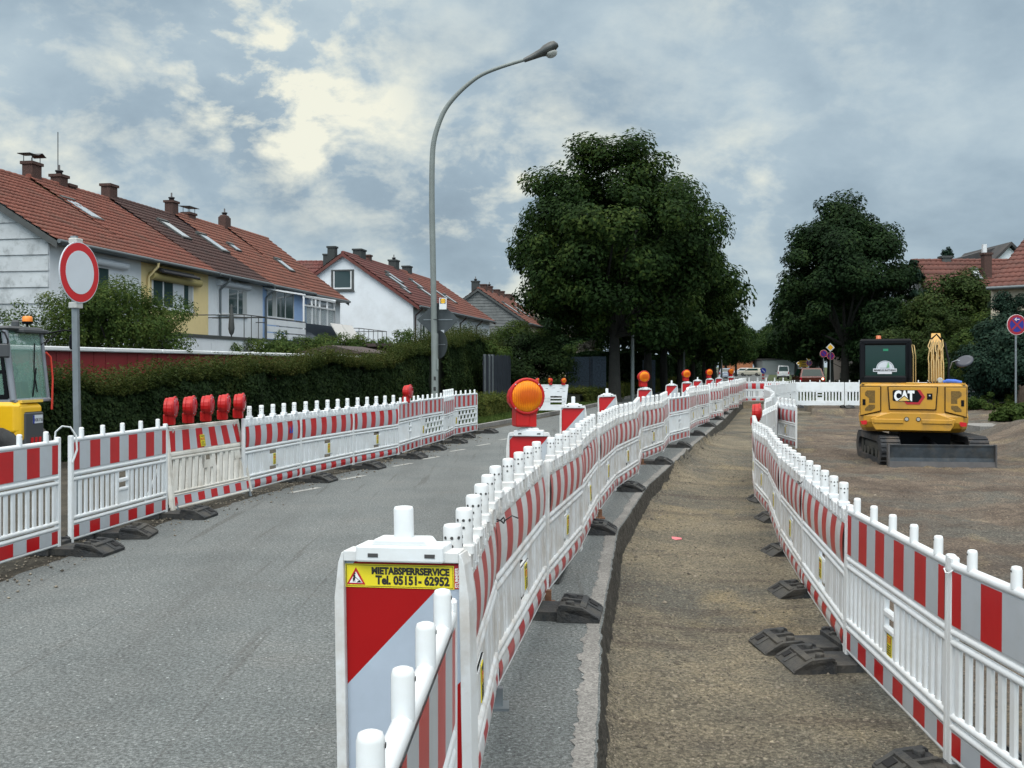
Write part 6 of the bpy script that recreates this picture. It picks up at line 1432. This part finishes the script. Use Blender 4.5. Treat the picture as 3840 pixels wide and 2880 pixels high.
r = thing('gabion_wall', 'blue grey stone filled wall block beside the first big trunk', 'wall', (XU(2125, 52), 52, 0), R(4)); m = MB(); m.b6(.0, 1.15, -.0, .4, .25, ZV(1338, 52)); m.b6(1.2, 1.26, -.03, .4, .25, ZV(1338, 52)); m.b6(1.3, 2.0, -.0, .4, .25, ZV(1338, 52)+.02); m.build('block', bluef, r); m = MB(); m.b6(-.1, 2.1, -.05, .5, 0, .26); m.build('plinth', slab_m, r)
r = thing('gabion_wall', 'narrow blue grey wall piece between the trunks past the lamp post', 'wall', (XU(2412, 64), 64, 0), 0); m = MB(); m.b6(0, .75, 0, .3, 0, ZV(1350, 64)); m.build('block', bluef, r)
slat_fence('wooden_fence', 'weathered low wooden fence below the conifers at the right', (XU(3690, 45), 45), (XU(3850, 38), 38), .95, wood, 34, gap=.7)
slat_fence('wooden_fence', 'pale paling fence between the trunks right of the brown car', (XU(3150, 78), 78), (XU(3222, 76), 76), 1.25, mat('pale_wood', (.10, .11, .11), .8), 12, gap=.7)
r = thing('garden_gate', 'low wire mesh gate behind the excavator at the right', 'gate', (XU(3632, 45), 45, 0), 0); m = MB(); [m.tube([(.0+.11*i, 0, .15), (.0+.11*i, 0, 1.0)], .008, 5) for i in range(9)]; [m.tube([(0, 0, .2+.16*i), (.88, 0, .2+.16*i)], .008, 5) for i in range(6)]; m.build('mesh', steel, r); m = MB(); m.b6(.92, 1.0, -.04, .04, 0, 1.35); m.b6(1.3, 1.5, -.04, .04, 0, 1.3); m.build('post', wood, r)
r = thing('tarpaulin', 'dark blue tarpaulin stretched under the trees right of the excavator', 'tarpaulin', (XU(3640, 47), 47, 0), 0); m = MB(); m.prism([(0, .9), (1.6, .9), (1.6, 1.9), (1.1, 2.35), (.3, 2.2), (0, 2.1)], 0, .5); m.build('sheet', mat('navy_tarp', (.008, .014, .045), .6), r)
b_ = thing('far_building', 'orange house front glimpsed at the end of the street', 'house', (XU(2735, 230), 230, 0), 0); m = MB(); m.b6(0, 5.2, 0, 8, 0, 2.9); m.build('wall', mat('orange_render', (.42, .17, .08), .8), b_); m = MB(); m.prism([(-.3, 2.9), (2.6, 3.5), (5.5, 2.9)], -.3, 8.3); m.build('roof', til_dark, b_)
b_ = thing('far_building', 'pale building front glimpsed behind the distant trees', 'house', (XU(2860, 225), 225, 0), 0); m = MB(); m.b6(0, 9, 0, 8, 0, 3.2); m.build('wall', mat('pale_render', (.16, .18, .18), .8), b_); m = MB(); m.b6(-.2, 9.2, -.2, 8.2, 3.2, 3.5); m.build('roof', til_grey, b_)
b_ = thing('far_building', 'small light gable glimpsed between trunk and excavator cab', 'house', (XU(3185, 95), 95, 0), 0); m = MB(); m.b6(0, 2.4, 0, 5, 0, 2.9); m.build('wall', mat('pink_render', (.34, .29, .27), .8), b_); m = MB(); m.prism([(-.3, 2.9), (1.2, 4.2), (2.7, 2.9)], -.3, 5.3); m.build('roof', til_grey, b_)
# ---------------------------------------------------------------- trees, hedges, bushes
lf_tree = leafmat('maple_leaves', (0.0094, 0.0234, 0.0062), (0.0203, 0.0452, 0.0101), (0.0546, 0.0819, 0.0156), .5, .38)
lf_tree2 = leafmat('dark_leaves', (0.0059, 0.0172, 0.0059), (0.0119, 0.0310, 0.0092), (0.0277, 0.0515, 0.0132), .5, .3)
lf_hedge = leafmat('hedge_leaves', (0.0096, 0.0208, 0.0072), (0.0192, 0.0384, 0.0112), (0.0464, 0.0640, 0.0160), .5, .25)
lf_top = leafmat('hedge_shoots', (0.0240, 0.0416, 0.0112), (0.0480, 0.0680, 0.0160), (0.0960, 0.0920, 0.0280), .8, .4)
lf_bush = leafmat('bush_leaves', (0.0230, 0.0460, 0.0115), (0.0517, 0.0897, 0.0207), (0.1150, 0.1437, 0.0345), .9, .4)
lf_con = leafmat('conifer_needles', (0.0075, 0.0210, 0.0150), (0.0135, 0.0345, 0.0225), (0.0263, 0.0488, 0.0285), .6, .15)
lf_thuja = leafmat('thuja_sprays', (0.0136, 0.0289, 0.0068), (0.0255, 0.0476, 0.0102), (0.0527, 0.0680, 0.0170), .7, .2)
lf_low = leafmat('ground_cover', (.035, .055, .012), (.070, .090, .020), (.15, .15, .035), 1.2, .4)
lf_grass = leafmat('grass_blades', (.030, .055, .012), (.055, .09, .02), (.10, .13, .035), 1.5, .4)
bark = mat('bark', (.020, .020, .017), .9, var=.35, vscale=3, bump=.8, bscale=9)
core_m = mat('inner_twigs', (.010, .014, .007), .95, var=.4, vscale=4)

def blob_cloud(n, rad, rg, flat=.85, shell=.55):
    d = rg.normal(0, 1, (n, 3)); d /= np.linalg.norm(d, axis=1)[:, None]; r = rad*(shell+(1-shell)*rg.random(n)**.6)[:, None]; P = d*r; P[:, 2] *= flat; return P, d
def crown(rg, cx, cy, cz, rx, ry, rz, nclump, per, cr, leaf, lower=.25, drop=.0, taper=0.0):
    """leaves gathered in clumps spread over and inside an uneven crown"""
    P = []; N_ = []; C = []
    for k in range(nclump):
        d = rg.normal(0, 1, 3); d /= np.linalg.norm(d); r = rg.random()**.33*.92
        if rg.random() < .62: r = rg.uniform(.78, 1.04)
        c = d*r*np.array([rx, ry, rz])
        if c[2] < -rz*.85: continue
        if taper: f = 1-taper*max(0, c[2]/rz); c[0] *= f; c[1] *= f
        c += rg.normal(0, min(.25, cr*.45), 3); c += (cx, cy, cz); rr = cr*rg.uniform(.65, 1.35)
        p, n = blob_cloud(int(per*rr*rr/cr/cr), rr, rg, .72, .35); p[:, 2] -= drop*np.hypot(p[:, 0], p[:, 1])
        P.append(p+c); C.append((c, rr)); q = n+np.array([0, 0, .7])+d*.5; N_.append(q)
    return np.concatenate(P), np.concatenate(N_), C
def limb_mesh(x0, h, r0, tips, rg, lean=0.0):
    m = MB(); top = Vector((lean, 0, h))
    m.tube([(0, 0, -.1), (0.0, 0, .25), (lean*.3, 0, h*.5), top], r0, 10, rs=[r0*1.45, r0*1.08, r0*.9, r0*.72])
    for t in tips:
        t = Vector(t); mid = top.lerp(t, .5)+Vector((rg.normal(0, .25), rg.normal(0, .25), -.1)); m.tube([top-Vector((0, 0, .3)), mid, t], .1, 7, rs=[r0*.5, r0*.28, r0*.08])
    return m
def tree(label, x, y, H_, cb, rad, seed, leaf=lf_tree, n=110, per=330, cr=1.0, ls=.24, r0=.27, group=None, name='broadleaf_tree', taper=.3, rxy=None, lean=0, cat='tree', offx=0.0):
    rg = np.random.default_rng(seed); root = thing(name, label, cat, (x, y, 0), 0, group); cz = (H_+cb)/2; rz = (H_-cb)/2
    P, N_, C = crown(rg, offx, 0, cz, rxy or rad, rad, rz, n, per, cr, ls, taper=taper)
    V, Q = leaves(P, N_, ls, rg); fastmesh('crown', V, Q, leaf, root)
    tips = [c for c, r in C if c[2] < H_*.93][::max(1, len(C)//16)]; limb_mesh(0, cb+.6, r0, tips, rg, lean).build('trunk', bark, root); return root
tg = 'broadleaf trees lining the left side of the road'
big = tree('largest dark maple with a wide crown and gaps of sky on its left side', 4.95, 50, 12.9, 2.9, 4.75, 104, n=185, per=450, cr=1.05, ls=.21, r0=.30, group=tg, taper=.32)
tree('tall tree right behind the largest maple, its crown rising to the right', 8.0, 61, 10.9, 2.6, 4.9, 2, n=150, per=380, cr=1.1, ls=.25, group=tg)
t3 = [(10.4, 71, 10.9, 'third tree of the left roadside row'), (13.3, 82, 9.7, 'fourth tree of the left roadside row'), (16.6, 95, 8.9, 'fifth tree of the left roadside row'), (20.4, 110, 8.8, 'sixth tree of the left roadside row'),
      (25.4, 130, 8.8, 'seventh tree of the left roadside row'), (32, 155, 9, 'eighth tree of the left roadside row'), (40, 185, 9.5, 'ninth and farthest tree of the left roadside row')]
src = tree(t3[0][3], t3[0][0], t3[0][1], t3[0][2], 2.6, 4.7, 3, n=120, per=190, cr=1.35, ls=.42, group=tg)
def again(src, x, y, sc, rz, label, group, kx=1.0):
    o = copy_tree(src); o.location = (x, y, 0); o.scale = (sc*kx, sc*kx, sc); o.rotation_euler = (0, 0, rz); return tag(o, label, 'tree', group)
for i, (x, y, h, lb) in enumerate(t3[1:]): again(src, x, y, h/10.9, 1.1*i+.7, lb, tg)
tg2 = 'broadleaf trees lining the right side of the road'
tree('tall dark tree standing alone left of the excavator cab', 19.3, 60, 11.3, 2.6, 3.85, 9, lf_tree2, n=135, per=440, cr=.95, ls=.21, r0=.25, group=tg2, taper=.55, offx=.0)
s2 = tree('second tree of the right roadside row, behind the brown car', 24.6, 80, 9.6, 2.5, 4.2, 10, lf_tree2, n=110, per=190, cr=1.2, ls=.38, group=tg2)
for i, (x, y, h, lb) in enumerate(((27.8, 93, 9.4, 'third'), (31.5, 107, 9.4, 'fourth'), (35.5, 122, 9.2, 'fifth'), (41, 142, 9.2, 'sixth'), (49, 170, 9.5, 'seventh'), (58, 205, 10, 'eighth'))): again(s2, x, y, h/9.6, 1.3*i, lb+' tree of the right roadside row', tg2)
tg3 = 'distant trees closing the view down the road'
for i, (u, y, h, lb) in enumerate(((2700, 250, 13, 'leftmost'), (2790, 235, 10, 'second from the left'), (2850, 262, 9, 'middle'), (2920, 240, 12, 'second from the right'), (2985, 225, 12.5, 'rightmost'), (2640, 215, 13, 'darkest, half hidden by the left row'))): again(src, XU(u, y), y, h/10.9, .9*i, 'distant tree at the end of the road, '+lb, tg3, 1.15)
again(s2, 6.2, 112, .95, 2.0, 'small tree showing left of the big maple behind the third row', 'trees beside the houses')

def hedge_strip(name, label, pts, hts, depth, leaf_n, m, shoots=True, ls=.085, cat='hedge', m2=None, shoot_h=.28, seed=5, core=True, shoot_n=9000):
    """clipped hedge following a line; heights given at the points"""
    rg = np.random.default_rng(seed); pts = np.array(pts, float); seg = np.diff(pts, axis=0); sl = np.hypot(seg[:, 0], seg[:, 1]); cum = np.concatenate([[0], np.cumsum(sl)])
    def at(s): x = np.interp(s, cum, pts[:, 0]); y = np.interp(s, cum, pts[:, 1]); return x, y
    ang = math.atan2(seg[0][1], seg[0][0]); nrm = np.array([math.sin(ang), -math.cos(ang)])   # towards the street
    def hh(s): return np.interp(s, cum, hts)+.42*fbm(s*.55, s*0, 4, seed)+.20*fbm(s*2.3, s*0, 3, seed+9)
    root = thing(name, label, cat, (float(pts[0][0]), float(pts[0][1]), 0)); ox, oy = pts[0]
    s = rg.random(leaf_n)*cum[-1]; h = hh(s); x, y = at(s); face = rg.random(leaf_n)
    bulge = .30*fbm(s*.9, h*0+rg.random(leaf_n)*0, 4, seed+3)
    z = np.where(face < .72, rg.random(leaf_n)**.85*h, h-rg.random(leaf_n)*.10)
    bulge = .55*fbm(s*.8, z*.9, 4, seed+3)
    w = np.where(face < .72, depth/2-np.abs(rg.normal(0, .10, leaf_n))+bulge-.10*np.maximum(0, z/h-.8)*5*.5, (rg.random(leaf_n)-.5)*depth)
    P = np.stack([x+nrm[0]*w-ox, y+nrm[1]*w-oy, z], -1); N_ = np.where((face < .72)[:, None], np.array([nrm[0], nrm[1], .45]), np.array([0, 0, 1.0]))
    V, Q = leaves(P, N_, ls, rg); fastmesh('foliage', V, Q, m, root)
    if shoots:
        ns = shoot_n; k = 7; s = rg.random(ns)*cum[-1]; x, y = at(s); h = hh(s); w = (rg.random(ns)-.5)*depth*.95+.1; L_ = rg.random(ns)**1.6*shoot_h*1.5+.05; dx = rg.normal(0, .22, ns); dy = rg.normal(0, .22, ns)
        tt = rg.random((ns, k)); px = (x+nrm[0]*w)[:, None]+dx[:, None]*tt*L_[:, None]; py = (y+nrm[1]*w)[:, None]+dy[:, None]*tt*L_[:, None]; pz = h[:, None]-.05+tt*L_[:, None]
        P = np.stack([px-ox, py-oy, pz], -1).reshape(-1, 3)+rg.normal(0, .015, (ns*k, 3)); V, Q = leaves(P, np.tile([0, 0, 1.0], (ns*k, 1)), ls*.8, rg, asp=.45); fastmesh('shoots', V, Q, m2 or lf_top, root)
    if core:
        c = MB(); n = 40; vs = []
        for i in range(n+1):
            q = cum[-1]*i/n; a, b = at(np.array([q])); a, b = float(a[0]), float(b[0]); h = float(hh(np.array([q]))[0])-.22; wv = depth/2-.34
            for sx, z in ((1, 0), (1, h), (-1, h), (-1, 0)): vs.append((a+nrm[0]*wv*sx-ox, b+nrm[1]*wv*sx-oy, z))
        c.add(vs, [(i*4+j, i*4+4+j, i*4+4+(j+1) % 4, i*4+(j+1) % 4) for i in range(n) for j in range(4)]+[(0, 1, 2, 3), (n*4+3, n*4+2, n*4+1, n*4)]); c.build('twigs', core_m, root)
    return root
hx = lambda y: garden_line(y)
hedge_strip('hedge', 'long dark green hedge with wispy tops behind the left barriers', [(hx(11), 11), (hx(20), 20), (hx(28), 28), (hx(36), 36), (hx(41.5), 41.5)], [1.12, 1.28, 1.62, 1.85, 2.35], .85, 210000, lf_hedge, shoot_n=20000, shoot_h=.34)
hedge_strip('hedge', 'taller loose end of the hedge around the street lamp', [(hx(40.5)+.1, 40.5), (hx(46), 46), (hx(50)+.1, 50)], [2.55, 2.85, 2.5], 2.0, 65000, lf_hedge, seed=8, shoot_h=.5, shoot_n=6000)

def bush(label, x, y, rx, ry, H_, n, per, m, ls, seed, name='bush', cr=.45, droop=0.0, cb=.1, taper=.2, cat='bush', group=None, arcs=0):
    rg = np.random.default_rng(seed); root = thing(name, label, cat, (x, y, 0), 0, group); P, N_, C = crown(rg, 0, 0, (H_+cb)/2, rx, ry, (H_-cb)/2, n, per, cr, ls, drop=droop, taper=taper)
    if arcs:                                                      # hanging shoots
        A = []
        for k in range(arcs):
            a = rg.random()*6.28; r = rg.uniform(.2, 1.0); sx, sy = math.cos(a)*rx*r*.9, math.sin(a)*ry*r*.9; L_ = rg.uniform(.7, 1.6); z = H_*rg.uniform(.72, 1.0)*(1-.15*r*r); t = rg.random(34)
            o = .35*np.sqrt(t); A.append(np.stack([sx+math.cos(a)*o, sy+math.sin(a)*o, z+.12*np.sin(t*3.0)-L_*t**1.4], -1)+rg.normal(0, .03, (34, 3)))
        A = np.concatenate(A); P = np.concatenate([P, A]); N_ = np.concatenate([N_, rg.normal(0, 1, A.shape)])
    P[:, 2] = np.maximum(P[:, 2], .03); V, Q = leaves(P, N_, ls, rg, asp=.4 if arcs else .55); fastmesh('foliage', V, Q, m, root)
    s = MB(); [s.tube([(0, 0, 0), (rg.normal(0, .12), rg.normal(0, .12), H_*.35), (rg.normal(0, rx*.45), rg.normal(0, ry*.45), H_*.8)], .03, 6, rs=[.045, .03, .012]) for k in range(7)]; s.build('stem', bark, root); return root
gb = 'bushes and trees in the left gardens'
bush('drooping willow like bush behind the red wall', XU(430, 26.6), 26.6, 1.75, 1.0, ZV(1085, 26.6), 75, 330, lf_bush, .085, 11, 'weeping_bush', cr=.45, arcs=330, cb=1.9, cat='bush', group=gb)
bush('thin loose shrub against the grey clad gable', XU(60, 25), 25, .85, .6, 3.25, 14, 120, lf_bush, .085, 12, cr=.3, arcs=30, cb=1.9, group=gb)
bush('broad dark bush on the corner between dark gate and gabion wall', XU(1995, 50), 50, 1.7, 1.5, 3.3, 100, 330, lf_hedge, .12, 13, cr=.55, cb=.0, taper=.15, group=gb)
bush('upper spreading bush behind the dark metal gate', XU(1930, 54), 54, 1.5, 1.2, 3.9, 60, 300, lf_bush, .12, 14, cr=.5, cb=1.4, group=gb)
bush('low leafy creeper on the balconies behind the wall coping', XU(1130, 44), 44, 4.3, .8, 2.75, 70, 260, lf_bush, .10, 15, cr=.36, cb=2.05, group=gb)
bush('green garden shrub by the beige parasol', XU(1800, 47.5), 47.5, 1.0, .8, 2.85, 35, 240, lf_bush, .11, 16, cr=.4, cb=1.6, group=gb)
bush('leafy vine top left of the lamp post', XU(1500, 40), 40, .7, .5, 3.2, 12, 120, lf_bush, .10, 17, cr=.25, arcs=12, cb=2.1, group=gb)
bush('lit green bush between the first trunks', XU(2200, 66), 66, 2.2, 1.2, 3.0, 50, 200, lf_bush, .18, 18, cr=.6, group=gb)
bush('pampas like pale tuft beside the first trunk', XU(2215, 62), 62, .7, .5, 3.3, 12, 160, mat('pale_plume', (.16, .15, .12), .9), .12, 19, cr=.3, cb=2.2, group=gb)
gu = 'dark undergrowth hedges behind the left tree row'
for i, (x0, y0, x1, y1, h) in enumerate(((4.0, 57, 8.8, 74, 2.4), (8.8, 74, 14.5, 95, 2.4), (14.5, 95, 28, 145, 2.6))):
    o = hedge_strip('hedge', 'dark tall hedge under the left tree row, %s stretch' % ['nearest', 'middle', 'farthest'][i], [(x0, y0), (x1, y1)], [h, h+.2], 1.2, 22000, lf_tree2, shoots=False, ls=.28, seed=30+i); o['group'] = gu
gl_ = 'low ground cover hedges on the left verge'
def low(label, pts, h, n, seed, w=1.2): o = hedge_strip('low_hedge', label, pts, h, w, n, lf_low, ls=.085, seed=seed, shoot_h=.16, m2=lf_low, shoot_n=2500); o['group'] = gl_
low('yellow green low hedge just past the last left barrier', [(-2.6, 29.2), (-1.0, 35.5), (.1, 39)], [.50, .62, .55], 42000, 41, 1.5)
low('low green hedge below the gabion wall and first trunk', [(2.6, 46), (4.5, 52.5), (6.4, 60)], [.55, .65, .6], 36000, 42, 1.5)
low('low green hedge running behind the second amber lamp', [(6.8, 61), (11, 77), (14.5, 92)], [.6, .6, .6], 30000, 43, 1.6)
# right hand gardens
gr_ = 'bushes and conifers in the right gardens'
bush('large olive green tree mass in front of the red roof', XU(3600, 53), 53, 3.1, 2.0, 6.3, 150, 300, lf_thuja, .17, 51, cr=.75, cb=1.0, cat='tree', name='garden_tree', group=gr_)
bush('dark tree mass between the lone roadside tree and the olive one', XU(3420, 56), 56, 2.6, 1.8, 5.4, 120, 300, lf_tree2, .17, 52, cr=.75, cb=.6, cat='tree', name='garden_tree', group=gr_)
bush('light yellow green shrub right of the excavator mirror', XU(3700, 43), 43, 1.35, .9, 3.45, 60, 260, lf_bush, .12, 53, cr=.4, cb=.9, group=gr_)
bush('dark blue green conifer beside the large no stopping sign', XU(3785, 41), 41, 1.5, 1.3, 3.55, 130, 320, lf_con, .13, 54, cr=.5, cb=.3, taper=.5, cat='conifer', name='conifer', group=gr_)
bush('dark shrub at the foot of the conifers near the tarpaulin', XU(3730, 44.5), 44.5, 1.6, 1.0, 2.1, 60, 260, lf_con, .12, 55, cr=.45, cb=.5, group=gr_)
bush('tall dark hedge mass behind the excavator boom', XU(3500, 50), 50, 2.6, 1.0, 3.6, 100, 300, lf_thuja, .13, 56, cr=.55, cb=.2, group=gr_)
bush('dark bush behind the white closure left of the excavator cab', XU(3255, 62), 62, 1.7, 1.0, 2.7, 50, 240, lf_hedge, .17, 57, cr=.5, cb=.0, group=gr_)
bush('bushy green mass at the right edge behind the no stopping sign', XU(3870, 40), 40, 1.5, 1.2, 3.5, 80, 300, lf_con, .13, 58, cr=.5, cb=.3, group=gr_)
for i, (u, v, y, w, lb) in enumerate(((3760, 1083, 43.2, .42, 'taller'), (3776, 1110, 43.0, .35, 'shorter'), (3822, 1075, 43.1, .36, 'rightmost'), (3545, 1160, 48.5, .6, 'widest, above the excavator boom'), (3520, 1175, 48.2, .55, 'dark one left of the boom'), (3615, 1230, 46, .45, 'small one above the mirror'), (3600, 1220, 48, .5, 'slim one behind the mirror'))):
    bush('columnar thuja in the right gardens, '+lb, XU(u, y), y, w, w, ZV(v, y), 34, 260, lf_thuja if i > 2 else lf_con, .10, 60+i, 'thuja', cr=.30, cb=.2, taper=.75, cat='thuja', group='columnar thujas')
bush('spiky dark conifer top beside the roof ridge', XU(3438, 60), 60, .8, .8, ZV(955, 60), 26, 200, lf_con, .17, 70, 'conifer', cr=.3, cb=3, taper=.95, cat='conifer', group=gr_)
bush('grass like clump at the foot of the no stopping sign', XU(3815, 32.6), 32.6, .5, .4, .36, 30, 220, lf_grass, .12, 71, cr=.22, cb=.0, cat='plant', name='tall_grass_clump', group=gr_)
bush('small weeds by the wire mesh gate', XU(3705, 40), 40, 1.1, .6, .55, 24, 160, lf_bush, .09, 72, cr=.2, cb=.0, cat='plant', name='weed_clump', group=gr_)
bush('little spruce growing behind the red roof chimney', XU(3555, 64), 64, .35, .35, ZV(935, 64), 40, 60, lf_con, .10, 73, 'conifer', cr=.14, cb=8.1, taper=.9, cat='conifer', group=gr_)
# grass on the verge and beside the road
def blades(name, n, fn, h, m, seed):
    rg = np.random.default_rng(seed); P = np.array([fn(rg) for _ in range(n)]); a = rg.random(n)*6.28; w = rg.uniform(.006, .014, n)*(1+P[:, 1]*.03); hh = h*rg.uniform(.5, 1.4, n); d = np.stack([np.cos(a)*w, np.sin(a)*w, 0*w], -1); ln = np.stack([rg.normal(0, .35, n)*hh, rg.normal(0, .35, n)*hh, hh], -1)
    V = np.stack([P-d, P+d, P+ln], 1).reshape(-1, 3); o = fastmesh(name, V, np.arange(3*n).reshape(-1, 3), m); o['kind'] = 'stuff'
def verge(rg):
    y = 26.8+rg.random()**1.3*30; xr_ = np.interp(y, [27, 35, 44, 52, 60], [-1.55, .8, 3.2, 5.1, 7.0]); return (xr_-rg.random()*2.6, y, .05)
blades('verge_grass', 26000, verge, .11, lf_grass, 81)
def far_r(rg): y = 50+rg.random()*60; x = 13.9+.225*(y-50)+rg.random()*9+.8; return (x, y, -.01)
blades('roadside_grass', 12000, far_r, .16, lf_grass, 82)
